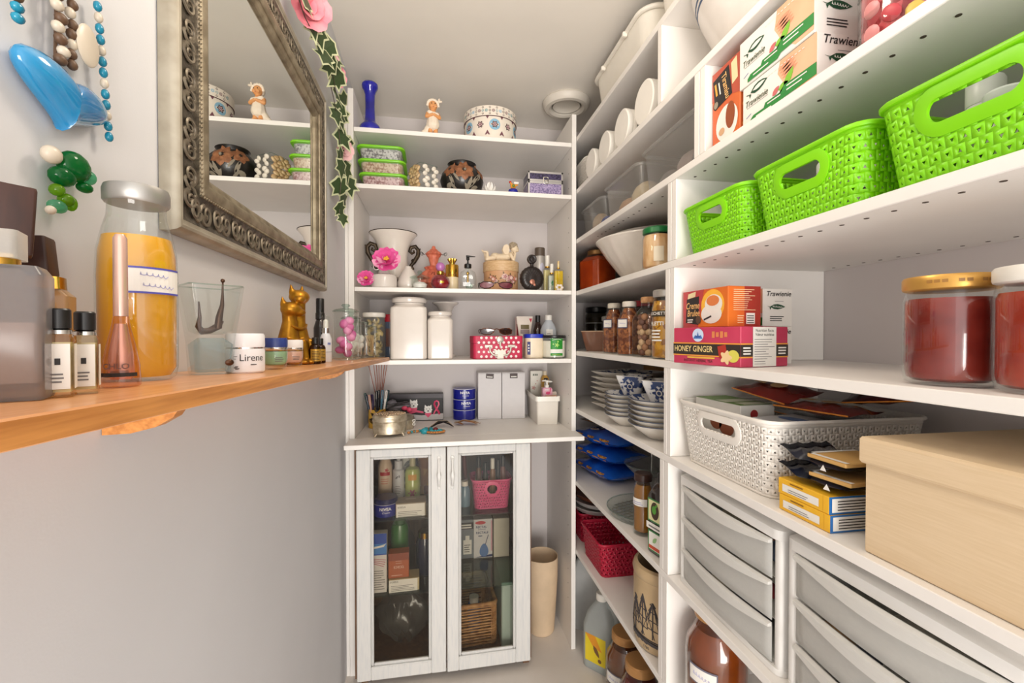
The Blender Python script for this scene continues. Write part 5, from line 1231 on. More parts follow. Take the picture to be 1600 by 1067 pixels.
# ------------------------------------------------------------------ perforated plastic baskets
def basket(name, lb, loc, rz, L, W, H, m, cell, tx=.88, group=None, hole=.62, handles=(1,), hw=.30, hh=.17, hz=.70, cr=.028, th=.0018):
    """L along local x (handles on the long fronts), W deep; the wall is a net of triangular openings"""
    t = thing(name, lb, 'basket', loc, rz, group)
    K = 7
    def outline(v):
        s = tx + (1 - tx) * v
        return rrect(L / 2 * s, W / 2 * (1 - (1 - tx) * (1 - v) * min(1.0, L / W)), cr, K)
    base = outline(1.0); base.append(base[0]); acc = [0]
    for p, q in zip(base, base[1:]): acc.append(acc[-1] + math.hypot(q[0] - p[0], q[1] - p[1]))
    P = acc[-1]; o0 = outline(0.0); o0.append(o0[0])
    def at(s, v, out=0):
        s = (s % 1.0) * P; i = 0
        while i < len(acc) - 2 and acc[i + 1] < s: i += 1
        q = (s - acc[i]) / max(1e-9, acc[i + 1] - acc[i])
        a = Vector((o0[i][0] * (1 - v) + base[i][0] * v, o0[i][1] * (1 - v) + base[i][1] * v)); b = Vector((o0[i + 1][0] * (1 - v) + base[i + 1][0] * v, o0[i + 1][1] * (1 - v) + base[i + 1][1] * v))
        c = a.lerp(b, q); d = (b - a); nrm = Vector((d.y, -d.x)); nrm = nrm.normalized() if nrm.length > 1e-9 else Vector((0, 0))
        return (c.x + nrm.x * out, c.y + nrm.y * out, H * v)
    nc = int(P / cell); nr = max(3, int(round(H * .90 / cell))); v0, v1 = .04, .93
    # arc length of the middle of the near front (local -y)
    sf = None
    best = 1e9
    for k in range(400):
        p = at(k / 400, 1.0)
        if p[1] < 0 and abs(p[0]) < best: best = abs(p[0]); sf = k / 400
    hws = hw * L / 2; hhs = hh * H; zc = hz
    def inh(s, v, g=0):
        ds = (s - sf + .5) % 1.0 - .5
        x = abs(ds * P); y = abs((v - zc) * H)
        rx = hws - hhs
        return math.hypot(max(0, x - rx), y) < hhs + g
    vs = []; fs = []
    mb = MB()
    for r in range(nr):
        for c in range(nc):
            off = .5 if r % 2 else 0
            s0 = (c + off) / nc; s1 = (c + 1 + off) / nc; w0 = v0 + (v1 - v0) * r / nr; w1 = v0 + (v1 - v0) * (r + 1) / nr
            if handles and inh((s0 + s1) / 2, (w0 + w1) / 2, cell * .15): continue
            A = [at(s0, w0), at(s1, w0), at(s1, w1), at(s0, w1)]
            up = (r + c) % 2
            sm = (s0 + s1) / 2; h = hole / 2; dw = w1 - w0; ds_ = s1 - s0; wm = (w0 + w1) / 2
            if up: tri = [(sm - ds_ * h, wm - dw * h * .8), (sm + ds_ * h, wm - dw * h * .8), (sm, wm + dw * h)]
            else: tri = [(sm + ds_ * h, wm + dw * h * .8), (sm - ds_ * h, wm + dw * h * .8), (sm, wm - dw * h)]
            I = [at(a, b, -th * .45) for a, b in tri]
            if up: mb.add(A + I, [(0, 1, 5, 4), (1, 2, 6, 5), (2, 3, 6), (3, 0, 4, 6)])
            else: mb.add(A + I, [(2, 3, 5, 4), (3, 0, 6, 5), (0, 1, 6), (1, 2, 4, 6)])
    solid(part('wall', mb, m, t, 50), th, -1)
    # solid bands at foot and top, floor, rolled rim
    N = 72
    for nm_, a, b in (('foot_band', 0.0, v0), ('top_band', v1, 1.0)):
        mb = MB().loft([[at(k / N, a) for k in range(N)], [at(k / N, b) for k in range(N)]], False, False)
        solid(part(nm_, mb, m, t, 50), th, -1)
    part('floor', MB().add([at(k / N, 0.0) for k in range(N)], [tuple(range(N))]), m, t, 0)
    part('rim', MB().tube([at(k / N, 1.0, .001) for k in range(N)], .0042, 6, True), m, t, 60)
    if handles:
        mb = MB(); n = 40
        def st(g):
            out = []
            for k in range(n):
                a = 2 * PI * k / n; x = (hws - hhs) * (1 if math.cos(a) >= 0 else -1) + (hhs + g) * math.cos(a); y = (hhs + g) * math.sin(a)
                out.append((x, y))
            return out
        inn, mid, ou = st(-.002), st(cell * .45), st(cell * 1.0)
        secs = []
        for pts, o_ in ((inn, -.002), (inn, .0025), (mid, .0028), (ou, .0012), (ou, -.001)):
            secs.append([at(sf + x / P, zc + y / H, o_) for x, y in pts])
        mb.loft(secs, False, False); part('handle', mb, m, t, 50)
    return t
PNK = mat('basket_pink', (222, 84, 138), .4, var=.05)
basket('plastic_basket', 'pink perforated basket of brushes behind the right cabinet door', (.232, 1.90, .6306), 0, .165, .13, .12, PNK, .0115, group='perforated plastic baskets', tx=.86)
for k, (x, h, c) in enumerate(((-.05, .20, (96, 62, 40)), (-.02, .17, (50, 46, 44)), (.01, .19, (150, 110, 80)), (.035, .18, (36, 34, 40)), (.055, .20, (120, 76, 70)))):
    lb = ['brown', 'charcoal', 'tan', 'black', 'mauve'][k]
    t = thing('cosmetic_bottle', '%s-handled cosmetic bottle standing in the pink basket' % lb, 'bottle', (.232 + x, 1.905 + .012 * (k % 2), .633), 0, 'bottles in the pink basket')
    L_('body', [(.012, 0), (.013, .003), (.013, h * .7), (.008, h * .78)], mat('brush_%d' % k, c, .3), t, 16); L_('cap', [(.009, h * .78), (.009, h), (.007, h + .003)], BLACK if k != 2 else PLW, t, 16)
t = thing('tube_bottle', 'slim dark red bottle leaning at the left of the pink basket', 'bottle', (.135, 1.97, .6306), 0)
part('body', MB().tube([(0, 0, 0), (-.012, 0, .2)], .010, 12), C('wine_tube', 92, 30, 34), t, 50); part('cap', MB().tube([(-.012, 0, .2), (-.014, 0, .235)], .008, 12), BLACK, t, 50)
t = bottle('glass_bottle', 'pale blue bottle with white cap left of the pink basket', 'bottle', (.122, 1.90, .6306), [(.022, 0), (.024, .003), (.024, .07), (.016, .085)], mat('blue_tonic', (110, 140, 160), .2, coat=.4), [(.014, .085), (.014, .105)], PLW)
t = cardbox('grey and white bottle-print carton on the lower right glass shelf', .140, 2.06, z2, .064, .05, .178, C('carton_slate', 120, 126, 134)); f = front(.05)
dec(t, 'header', [rect(-.03, .135, .03, .165)], INK, f, .0005); lines(t, 'header_print', -.024, .024, .139, .161, 2, PAPER, f, .6, .001, .2); dec(t, 'bottle_print', [rect(-.016, .02, .022, .085), rect(-.006, .085, .012, .105)], PAPER, f, .0006); lines(t, 'small_print', -.012, .018, .03, .07, 4, GREYI, f, .4, .001)
t = cardbox('white medical carton with blue bulb syringe picture, right cabinet side', .214, 2.055, z2, .086, .05, .178, C('carton_bright', 224, 222, 224)); f = front(.05)
dec(t, 'logo', [circ(-.012, .162, .024, 18, .008)], C('logo_red', 196, 50, 56), f, .0006); BLT = C('text_blue', 46, 60, 110)
text(t, 'RECTAL', .014, BLT, f, -.008, .142, bold=.02); text(t, 'SYRINGE', .009, BLT, f, -.006, .131); text(t, 'RECTALE', .014, BLT, f, -.004, .116, bold=.02); lines(t, 'small_print', -.022, -.004, .100, .106, 1, BLT, f, .6, .0008, 0)
dec(t, 'bulb_picture', [[(.004 + .020 * math.cos(a) * (1 - .25 * math.sin(a)), .036 + .030 * math.sin(a)) for a in [2 * PI * i / 20 for i in range(20)]]], C('bulb_blue', 96, 130, 186), f, .0007); dec(t, 'nozzle_picture', [turn(rect(.008, .060, .011, .108), .01, .06, -18)], C('bulb_navy', 50, 60, 100), f, .0009); dec(t, 'stripe', [[(-.04, .004), (.042, .016), (.042, .004)]], BLT, f, .0006); dec(t, 'edge', [rect(.036, .03, .042, .17)], C('edge_pink', 226, 170, 180), f, .0006)
t = cardbox('plain cream carton right of the medical carton in the cabinet', .298, 2.05, z2, .072, .05, .178, C('carton_cream', 216, 210, 194))
WIC = mat('wicker', (196, 148, 92), .6, vs=50, col2=(150, 104, 58))
t = thing('wicker_basket', 'brown wicker basket on the cabinet floor behind the right door', 'basket', (.158, 1.985, z0 + .004), 4)
hx, hy, H = .085, .13, .175
for r in range(14):
    zz = .008 + r * .0118; m = MB(); n = 56; pts = rrect(hx, hy, .02, 13)
    m.tube([(x * (1 + .02 * (1 if (i + r) % 2 else -1)), y * (1 + .015 * (1 if (i + r) % 2 else -1)), zz) for i, (x, y) in enumerate(pts)], .0042, 5, True); part('strand', m, WIC, t, 60)
for i, (x, y) in enumerate(rrect(hx, hy, .02, 13)):
    if i % 3 == 0: part('stake', MB().tube([(x, y, 0), (x, y, H - .01)], .003, 5), WIC, t, 60)
part('rim', MB().tube([(x, y, H - .004) for x, y in rrect(hx, hy, .02, 8)], .009, 7, True), WIC, t, 60)
R_('bottom', [(hx - .002, hy - .002, .02, 0), (hx - .002, hy - .002, .02, .006)], WIC, t)
bottle('glass_bottle', 'blue bottle standing in the wicker basket', 'bottle', (.165, 1.95, z0 + .016), [(.028, 0), (.03, .004), (.03, .10), (.022, .12)], mat('blue_liquid', (70, 110, 170), .2, coat=.4), [(.02, .12), (.02, .145)], PLW)
t = thing('document_box', 'pale green upright storage box inside the right cabinet door', 'box', (.312, 1.95, z0), 0)
GRB2 = mat('pale_green_card', (176, 196, 190), .5, var=.04); B_('box', -.042, .042, -.12, .12, 0, .262, GRB2, t, .004); B_('lid', -.044, .044, -.122, .122, .2625, .274, GRB2, t, .003)
dec(t, 'seam', [rect(-.004, 0, -.0025, .26)], C('seam_dark', 70, 80, 80), front(.24), .0006); text(t, 'TILIA', .011, C('seam_dark', 70, 80, 80), front(.244), .012, .268)
# ================================================================== floor beside the cabinet
t = thing('waste_basket', 'tall tan fabric-textured bin on the floor beside the cabinet', 'bin', (.478, 1.995, .0005), 0)
TANF = mat('tan_fabric', (218, 192, 160), .7, var=.12, vs=12, bump=.25, bs=24)
L_('wall', [(.056, 0), (.060, .004), (.066, .10), (.074, .24), (.078, .345), (.075, .345), (.070, .24), (.062, .1), (.056, .008)], TANF, t, 40, wave=lambda a, z: 1 + .02 * math.sin(3 * a + 14 * z))
# ================================================================== right unit: top shelf bins
BIN = mat('bin_white', (248, 243, 232), .4, var=.02)
def wbin(lb, y, L, H, x=.80, W=.32):
    t = thing('storage_bin', lb, 'bin', (x, y, RA), -90, 'white bins on the topmost shelf')
    a, b = L / 2, W / 2
    part('body', MB().rr([(a * .86, b * .86, .05, 0), (a * .88, b * .88, .05, .004), (a, b, .06, H), (a - .004, b - .004, .06, H), (a * .86 - .004, b * .86 - .004, .05, .006)], 7), BIN, t)
    P = rrect(a + .004, b + .004, .062, 10); n = len(P)
    part('rim', MB().tube([(x_, y_, H - .006 + (.012 if abs(x_) < a * .4 else 0)) for x_, y_ in P], .008, 7, True), BIN, t, 60)
    for s in (-1, 1): part('grip_lug', MB().bbox(s * a * .42 - .006, s * a * .42 + .006, -b - .018, -b - .002, H - .022, H - .006, .002), BIN, t, 0)
wbin('farther of two white plastic bins on the topmost right shelf', 1.53, .46, .178)
wbin('nearer of two white plastic bins on the topmost right shelf', 1.00, .52, .205)
# ---- shelf B
WPB = mat('basket_white', (240, 235, 227), .4, var=.03)
basket('plastic_basket', 'small white perforated basket beside the lying jars, second shelf from top', (.74, 1.87, RB), -90, .17, .24, .12, WPB, .013, group='perforated plastic baskets', handles=())
LIDW = mat('jar_lid_white', (250, 246, 238), .35, var=.02)
for k, (y, r) in enumerate(((1.70, .055), (1.555, .057), (1.405, .059), (1.245, .062))):
    lb = ['farthest', 'second farthest', 'second nearest', 'nearest'][k] + ' of four jars lying with round white lids outward'
    t = thing('lying_jar', lb, 'jar', (.606, y, RB + r + .001), 0, 'jars lying with white lids outward')
    o = L_('lid', [(r - .004, 0), (r, .003), (r, .016), (r - .002, .018), (r - .001, .020), (r - .001, .030)], LIDW, t, 44, rot=(0, PI / 2, 0))
    L_('jar', [(r - .006, .030), (r - .006, .15), (r - .02, .16)], FROST, t, 40, rot=(0, PI / 2, 0))
ENM = mat('bowl_white', (228, 222, 216), .3, coat=.3)
t = thing('mixing_bowl', 'huge white mixing bowl with two blue bands on the second shelf', 'bowl', (.785, .925, RB), 0)
L_('bowl', [(.085, 0), (.10, .006), (.125, .05), (.15, .10), (.172, .15), (.184, .19), (.188, .197), (.182, .198), (.168, .15), (.12, .05), (.09, .012)], ENM, t, 64)
BLN = C('band_blue', 74, 92, 122)
for z, r in ((.158, .1752), (.171, .1790)): part('blue_band', MB().lathe([(r - .0010, z - .0022), (r + .0004, z), (r + .0012, z + .0022), (r - .002, z)], 64), BLN, t, 40)
# ---- shelf C
def clearbin(lb, y0, y1, H, stuffing):
    L = y1 - y0 - .006; t = thing('clear_bin', lb, 'bin', (.78, (y0 + y1) / 2, RC), -90, 'clear plastic bins on the third shelf'); a, b = L / 2, .155
    part('body', MB().rr([(a * .90, b * .92, .02, 0), (a * .98, b, .025, H)], 5, c1=False), CLEARP, t); part('rim', MB().tube([(x, y, H) for x, y in rrect(a, b + .004, .026, 6)], .005, 6, True), CLEARP, t, 60)
    for nm, c, x, y, r in stuffing: part(nm, MB().ball((x, y, r[2] * .95 + .003), r, 12), mat(nm + '_%d%d%d' % c, c, .7, var=.2), t, 60)
clearbin('farthest clear bin on the third shelf, with a blue packet', 1.62, 1.87, .115, [('packet', (60, 80, 170), .02, -.09, (.035, .03, .035)), ('packet', (220, 190, 150), -.05, -.09, (.04, .04, .05)), ('packet', (190, 185, 180), .07, -.05, (.03, .04, .04))])
clearbin('middle clear bin on the third shelf, with beige cloths', 1.31, 1.60, .125, [('cloth', (232, 212, 176), .05, -.08, (.06, .05, .05)), ('cloth', (226, 180, 140), -.06, -.08, (.05, .05, .04)), ('cloth', (220, 206, 180), .0, .02, (.07, .06, .05))])
clearbin('nearest clear bin on the third shelf, with grey packets', .985, 1.295, .135, [('packet', (150, 144, 142), -.08, -.09, (.04, .04, .035)), ('packet', (176, 160, 156), .02, -.08, (.05, .05, .045)), ('packet', (120, 116, 120), .09, -.09, (.04, .04, .04))])
ORG = mat('card_orange', (226, 120, 40), .45, vs=6, col2=(196, 84, 60)); RSO = mat('card_terracotta', (186, 84, 62), .45)
t = thing('tea_carton', 'upright orange dessert-drink carton with cup picture on the third shelf', 'box', (.634, .8725, RC), -90)
w, d, h = .092, .042, .167; B_('box', -w / 2, w / 2, -d / 2, d / 2, 0, h, ORG, t); f = front(d)
dec(t, 'upper', [[(-w / 2, h), (w / 2, h), (w / 2, .085), (0, .10), (-w / 2, .105)]], RSO, f, .0003)
dec(t, 'black_panel', [[(-.044, .150), (.010, .160), (.022, .094), (-.036, .084)]], INK, f, .0006); dec(t, 'seal', [circ(-.032, .094, .010, 16)], INK, f, .0009); dec(t, 'seal_ring', [circ(-.032, .094, .0075, 16)], C('seal_grey', 150, 140, 120), f, .0011)
text(t, 'Tiramisu', .022, C('gold_letter', 240, 190, 120), f, .000, .122, shear=.2, bold=.012, ang=-75, xs=.78); dec(t, 'small_print', [turn(rect(-.034, .123, -.006, .127), -.02, .125, -78)], PAPER, f, .0009); dec(t, 'orange_print', [turn(rect(-.046, .124, -.018, .130), -.032, .127, -78)], C('letter_orange', 240, 170, 60), f, .0009)
dec(t, 'banner', [[(.018, .158), (.036, .164), (.040, .118), (.022, .112)]], C('banner_cream', 236, 216, 170), f, .0008)
dec(t, 'cup_picture', [circ(.004, .041, .036, 24, .038)], PAPER, f, .0006); dec(t, 'coffee_picture', [circ(.016, .052, .015, 20, .028)], C('coffee_brown', 150, 76, 40), f, .0009); dec(t, 'cup_motif', [circ(-.012, .028, .010, 14, .008)], C('motif_tan', 214, 170, 130), f, .0011)
dec(t, 'side_dots', [circ(-.01 + .014 * (k % 2), .02 + .02 * k, .006) for k in range(7)], C('dot_amber', 246, 190, 110), right(w), .0006)
SKN = mat('card_skin', (240, 186, 150), .5, vs=12, col2=(232, 170, 134)); GRN = C('leaf_green', 46, 136, 62); LGN = C('mint_leaf', 130, 190, 60); DGR = C('logo_green', 26, 74, 48)
def trawbox(lb, loc, rz, w, d, h, full=True):
    t = thing('tea_carton', lb, 'box', loc, rz); B_('box', -w / 2, w / 2, -d / 2, d / 2, 0, h, PAPER, t, .001)
    f = front(d)
    if full:
        dec(t, 'skin_photo', [[(.01, h - .001), (w / 2, h - .001), (w / 2, .004), (.052, .004), (.022, .03), (.004, .06)]], SKN, f, .0004)
        dec(t, 'hand_photo', [leafp(.024 + .003 * k, .068 - .006 * k, .036, .010, .25) for k in range(4)], C('hand_tone', 222, 152, 120), f, .0007)
        dec(t, 'mint_leaf', [leafp(.030, .040, .036, .015, .9), leafp(.018, .032, .024, .013, .2)], LGN, f, .0009); dec(t, 'rose_leaf', [leafp(.000, .032, .020, .011, .6)], C('rose_bud', 206, 110, 110), f, .0009)
        dec(t, 'green_ribbon', [[(-.066, .004), (-.066, .010), (-.058, .016), (-.030, .016), (-.026, .024), (.014, .024), (.020, .032), (w / 2, .032), (w / 2, .012), (.02, .010), (.012, .004)]], GRN, f, .0011)
        for a, b, c in ((-.05, -.01, .009), (-.02, .012, .018), (.026, .07, .026), (.026, .06, .019)): dec(t, 'ribbon_print', [rect(a, c, b, c + .0022)], PAPER, f, .0014)
        dec(t, 'dashes', [rect(-.02 + .008 * k, h - .012, -.0155 + .008 * k, h - .0105) for k in range(11)], PAPER, f, .0012)
        text(t, 'Trawienie', .0165, C('letter_olive', 74, 84, 54), f, -.051, .044, shear=.25, bold=.006, xs=.92); dec(t, 'rule', [rect(-.076, .036, -.02, .0367)], GREYI, f, .0006)
        dec(t, 'leaf_logo', [leafp(-.044, .066, .046, .017, .12)], DGR, f, .0007); dec(t, 'leaf_logo_heart', [leafp(-.043, .0665, .034, .0085, .12)], PAPER, f, .0010); dec(t, 'leaf_stalk', [turn(rect(-.078, .0605, -.066, .0618), -.07, .061, -12), [(-.070, .060), (-.064, .060), (-.068, .053)]], DGR, f, .0009)
        dec(t, 'tick', [turn(rect(-.078, .020, -.064, .0212), -.07, .02, 18)], C('tick_blue', 80, 100, 170), f, .0006)
    g_ = right(w)
    text(t, 'Trawienie', d * .21, INK, g_, .002, h * .86, shear=.25, bold=.012); dec(t, 'leaf_logo', [leafp(0, h * .52, d * .52, d * .16, 0)], DGR, g_, .0007); dec(t, 'leaf_logo_stalk', [[(-d * .36, h * .54), (-d * .24, h * .52), (-d * .24, h * .50)], [(-d * .28, h * .50), (-d * .22, h * .50), (-d * .25, h * .43)]], DGR, g_, .0009)
    scrawl(t, 'logo_script', PAPER, g_, -d * .17, d * .15, h * .52, h * .07, 6, .0005, .001); lines(t, 'small_print', -d * .26, d * .28, h * .14, h * .30, 3, INK, g_, .4); dec(t, 'rule', [rect(-.1 * d, h * .66, .2 * d, h * .67)], GREYI, g_, .0006)
    return t
t = trawbox('lower of two white herbal tea cartons on the third shelf', (.660, .728, RC), -90, .178, .095, .0815)
t = trawbox('upper of two white herbal tea cartons, under the mixing bowl shelf', (.658, .734, RC + .0825), -90, .182, .095, .0935)
t = thing('glass_jar', 'big glass jar of red and pink pickles on the third shelf', 'jar', (.685, .545, RC), 0)
L_('glass', [(.050, 0), (.060, .006), (.066, .03), (.067, .12), (.058, .145), (.046, .155)], GLASS, t, 40); L_('lid', [(.049, .155), (.050, .157), (.050, .172)], C('lid_red', 180, 50, 50), t, 36)
L_('brine', [(.046, .004), (.056, .01), (.062, .03), (.063, .118)], mat('pickle_red', (206, 86, 92), .2, tex='voronoi', vs=48, col2=(150, 36, 44), coat=.4), t, 36)
for k in range(18):
    a = -3.3 + (k % 6) * .42; part('pickle_slice', MB().ball((0, 0, 0), (.014, .003, .011), 10), C('slice_%d' % (k % 3), *[(226, 150, 150), (196, 70, 80), (226, 190, 90)][k % 3]), t, 60, (.064 * math.cos(a), .064 * math.sin(a), .022 + (k // 6) * .034 + .012 * (k % 2)), (.3, .5 * (k % 3), a + PI / 2))
# ================================================================== right unit, shelf D (green baskets)
t = thing('glass_jar', 'amber jar with gold lid at the far end behind the orange jar', 'jar', (.745, 2.14, RD), 0)
L_('glass', [(.036, 0), (.040, .004), (.040, .13), (.034, .145)], GLASS, t, 30); L_('contents', [(.034, .004), (.037, .008), (.037, .125)], mat('honey_brown', (176, 110, 44), .25, coat=.4), t, 28); L_('lid', [(.036, .145), (.038, .148), (.038, .168), (.035, .171)], mat('lid_brass', (150, 112, 66), .35, .6), t, 28); L_('band', [(.0405, .070), (.0405, .074)], BLACK, t, 30)
t = thing('square_jar', 'square glass jar of orange preserve left of the large white bowl', 'jar', (.705, 1.885, RD), -62)
R_('glass', [(.056, .056, .010, 0), (.060, .060, .012, .004), (.060, .060, .012, .135), (.040, .040, .02, .162)], clear('rust_glass', (250, 226, 206)), t); R_('preserve', [(.056, .056, .010, .004), (.057, .057, .01, .132), (.042, .042, .02, .152)], mat('apricot_preserve', (196, 96, 38), .25, vs=14, col2=(160, 66, 22), coat=.4), t); L_('lid', [(.042, .160), (.044, .162), (.044, .178), (.04, .181)], mat('lid_brass', (150, 112, 66)), t, 30)
WBL = mat('bowl_cream', (226, 218, 208), .3, coat=.3)
t = thing('serving_bowl', 'large fluted cream serving bowl in the far section of the basket shelf', 'bowl', (.800, 1.545, RD), 0)
L_('bowl', [(.085, 0), (.095, .004), (.13, .04), (.175, .10), (.206, .145), (.214, .152), (.214, .157), (.205, .156), (.165, .10), (.11, .03), (.07, .012)], WBL, t, 96, wave=lambda a, z: 1 + (.011 * math.cos(24 * a) if .02 < z < .14 else 0))
t = thing('serving_bowl', 'second cream bowl nested inside the large fluted bowl', 'bowl', (.815, 1.53, RD + .0425), 0)
L_('bowl', [(.07, 0), (.11, .03), (.15, .075), (.178, .125), (.183, .130), (.176, .131), (.14, .08), (.06, .012)], WBL, t, 64)
t = thing('glass_jar', 'jar of pale sauerkraut with green lid in front of the fluted bowl', 'jar', (.641, 1.222, RD), -70)
L_('glass', [(.036, 0), (.042, .004), (.0435, .020), (.0435, .088), (.039, .103)], GLASS, t, 36); L_('contents', [(.034, .003), (.040, .008), (.0415, .02), (.0415, .086), (.037, .099)], mat('sauerkraut', (232, 196, 152), .4, vs=40, col2=(204, 150, 96), stretch=(1, 1, .4), bump=.3, bs=60), t, 36)
L_('lid', [(.040, .103), (.0425, .105), (.0425, .117), (.039, .121)], mat('lid_green', (20, 104, 52), .3), t, 36); dec(t, 'label', [rect(.022, .020, .050, .062)], C('label_ivory', 226, 214, 190), cyl(.0437), .0005, 8)
LIME = mat('basket_lime', (132, 214, 10), .42, var=.06, vs=8)
basket('plastic_basket', 'farthest and smallest lime green woven-pattern basket', (.735, .914, RD), -90, .232, .265, .112, LIME, .0125, group='perforated plastic baskets', hw=.40, hh=.135, hz=.70, hole=.36)
basket('plastic_basket', 'middle lime green woven-pattern basket', (.735, .6665, RD), -90, .234, .265, .115, LIME, .0140, group='perforated plastic baskets', hw=.40, hh=.135, hz=.68, hole=.36)
basket('plastic_basket', 'nearest lime green woven-pattern basket, cut off by the frame', (.735, .420, RD), -90, .232, .265, .118, LIME, .0150, group='perforated plastic baskets', hw=.44, hh=.14, hz=.70, hole=.36)
def pillb(lb, x, y, h, r, c, lidc=(228, 228, 224)):
    t = thing('supplement_bottle', lb, 'bottle', (x, y, RD + .003), -90, 'bottles in the green baskets')
    L_('body', [(r * .93, 0), (r, .003), (r, h * .66), (r * .7, h * .76)], mat('pill_%d%d%d' % c, c, .35), t, 24); L_('cap', [(r * .72, h * .76), (r * .74, h * .77), (r * .74, h * .97), (r * .66, h)], mat('cap_%d%d%d' % lidc, lidc, .35), t, 24)
    dec(t, 'label', [rect(-r * .9, h * .15, r * .9, h * .55)], PAPER, cyl(r), .0006, 8); lines(t, 'barcode', -r * .3, r * .3, h * .2, h * .5, 5, INK, cyl(r), .4, .001, sub=4)
pillb('white bottle seen through the handle of the middle green basket', .690, .690, .112, .028, (214, 214, 210))
pillb('white-capped bottle rising behind the rim of the middle green basket', .730, .640, .128, .026, (206, 206, 200))
pillb('bottle with pale cap rising from the nearest green basket', .712, .478, .140, .026, (206, 208, 204), (216, 220, 214))
pillb('dark bottle with white cap seen through the nearest basket handle', .675, .432, .098, .028, (60, 84, 62), (222, 230, 226))
pillb('brown bottle behind the handle of the nearest green basket', .780, .425, .10, .03, (92, 58, 40), (30, 26, 24))
pillb('small green bottle inside the farthest green basket', .705, .955, .085, .03, (40, 120, 60))
t = thing('yellow_bottle', 'yellow-capped bottle at the top right corner in the nearest basket', 'bottle', (.700, .362, RD + .003), 0)
L_('body', [(.028, 0), (.03, .004), (.03, .11), (.02, .125)], C('bottle_straw', 214, 196, 120), t, 24); L_('cap', [(.021, .125), (.021, .150), (.018, .153)], C('cap_straw', 226, 206, 130), t, 24)
# ================================================================== shelf E
t = thing('storage_jar', 'tall dark-lidded glass jar of brown grain at the far end of the tea shelf', 'jar', (.790, 2.13, RE), 0)
L_('glass', [(.050, 0), (.054, .004), (.054, .165), (.046, .18)], clear('smoke_glass', (190, 186, 176)), t, 32); L_('grain', [(.048, .004), (.051, .008), (.051, .155)], mat('dark_grain', (76, 58, 44), .7, tex='voronoi', vs=160, col2=(40, 30, 22)), t, 30); L_('lid', [(.048, .18), (.052, .183), (.052, .203), (.046, .207)], BLACK, t, 32); L_('band', [(.0545, .125), (.0545, .131)], C('band_grey', 170, 166, 158), t, 32)
t = thing('storage_jar', 'low jar with white lid between the dark-lidded jar and spice bottles', 'jar', (.795, 1.93, RE), 0)
L_('glass', [(.046, 0), (.050, .004), (.050, .12), (.045, .132)], clear('smoke_glass'), t, 32); L_('contents', [(.044, .004), (.047, .008), (.047, .10)], mat('mixed_nuts', (170, 130, 92), .7, tex='voronoi', vs=70, col2=(90, 60, 40)), t, 28); L_('lid', [(.048, .132), (.050, .135), (.050, .150), (.046, .153)], PLW, t, 30)
t = thing('baking_dish', 'square brown glazed dish in front of the dark-lidded jar', 'dish', (.705, 1.82, RE), -62)
BRG = mat('brown_glaze', (134, 92, 72), .22, coat=.5, var=.1)
part('dish', MB().rr([(.050, .050, .010, 0), (.054, .054, .012, .006), (.066, .066, .008, .080), (.068, .068, .008, .084), (.064, .064, .008, .083), (.050, .050, .01, .008)], 4), BRG, t); part('rim', MB().tube([(x, y, .084) for x, y in rrect(.067, .067, .008, 4)], .0018, 5, True), C('rim_tan', 206, 176, 146), t, 60)
def spice(lb, x, y, r, h, lidc):
    t = thing('spice_bottle', lb, 'bottle', (x, y, RE), -68, 'square-shouldered spice bottles')
    R_('glass', [(r * .92, r * .92, .008, 0), (r, r, .010, .003), (r, r, .010, h * .60), (r * .86, r * .86, .02, h * .76), (r * .62, r * .62, r * .6, h * .88), (r * .62, r * .62, r * .6, h * .91)], GLASS, t, 6)
    R_('spice', [(r * .9, r * .9, .008, .004), (r * .94, r * .94, .009, h * .58), (r * .8, r * .8, .02, h * .74), (r * .55, r * .55, r * .5, h * .87)], mat('chili_flakes', (170, 104, 58), .6, tex='voronoi', vs=120, col2=(104, 48, 26)), t, 5)
    L_('lid', [(r * .70, h * .90), (r * .74, h * .91), (r * .74, h * .985), (r * .68, h)], mat('spice_lid_%d' % lidc[0], lidc, .4), t, 26)
    f = front(2 * r); dec(t, 'label', [rect(-r * .72, h * .50, r * .72, h * .68)], C('label_edge_grey', 90, 86, 110), f, .0006); dec(t, 'label_paper', [rect(-r * .62, h * .52, r * .62, h * .66)], PAPER, f, .0010); scrawl(t, 'handwriting', lt, f, -r * .4, r * .4, h * .59, h * .035, 5, .0003, .0014)
spice('farther spice bottle with cream lid and white label on the tea shelf', .660, 1.590, .0315, .186, (214, 206, 188))
spice('nearer spice bottle with cream lid and white label on the tea shelf', .645, 1.422, .0315, .180, (220, 212, 200))
t = thing('storage_jar', 'red-lidded jar hidden behind the two spice bottles', 'jar', (.755, 1.52, RE), 0); L_('glass', [(.046, 0), (.05, .004), (.05, .155), (.044, .17)], clear('smoke_glass'), t, 30); L_('contents', [(.046, .004), (.047, .15)], mat('dark_grain', (76, 58, 44)), t, 28); L_('lid', [(.046, .17), (.048, .173), (.048, .19)], C('lid_crimson', 160, 26, 40), t, 30)
t = thing('cork_jar', 'cork-stoppered glass jar of nutmegs and nuts on the tea shelf', 'jar', (.650, 1.292, RE), -66)
R_('glass', [(.036, .036, .010, 0), (.0385, .0385, .012, .003), (.0385, .0385, .012, .115), (.032, .032, .02, .138), (.023, .023, .022, .152), (.023, .023, .022, .168)], GLASS, t, 6); L_('cork', [(.0225, .166), (.0245, .170), (.0245, .182), (.022, .184)], mat('cork', (206, 160, 112), .8, vs=80, col2=(170, 120, 78)), t, 26)
random.seed(51); NT = [mat('nutmeg', (150, 104, 80), .6, vs=70, col2=(112, 74, 56)), mat('walnut', (176, 124, 88), .6), mat('pale_nut', (206, 170, 130), .6), mat('dark_nut', (110, 70, 54), .6)]
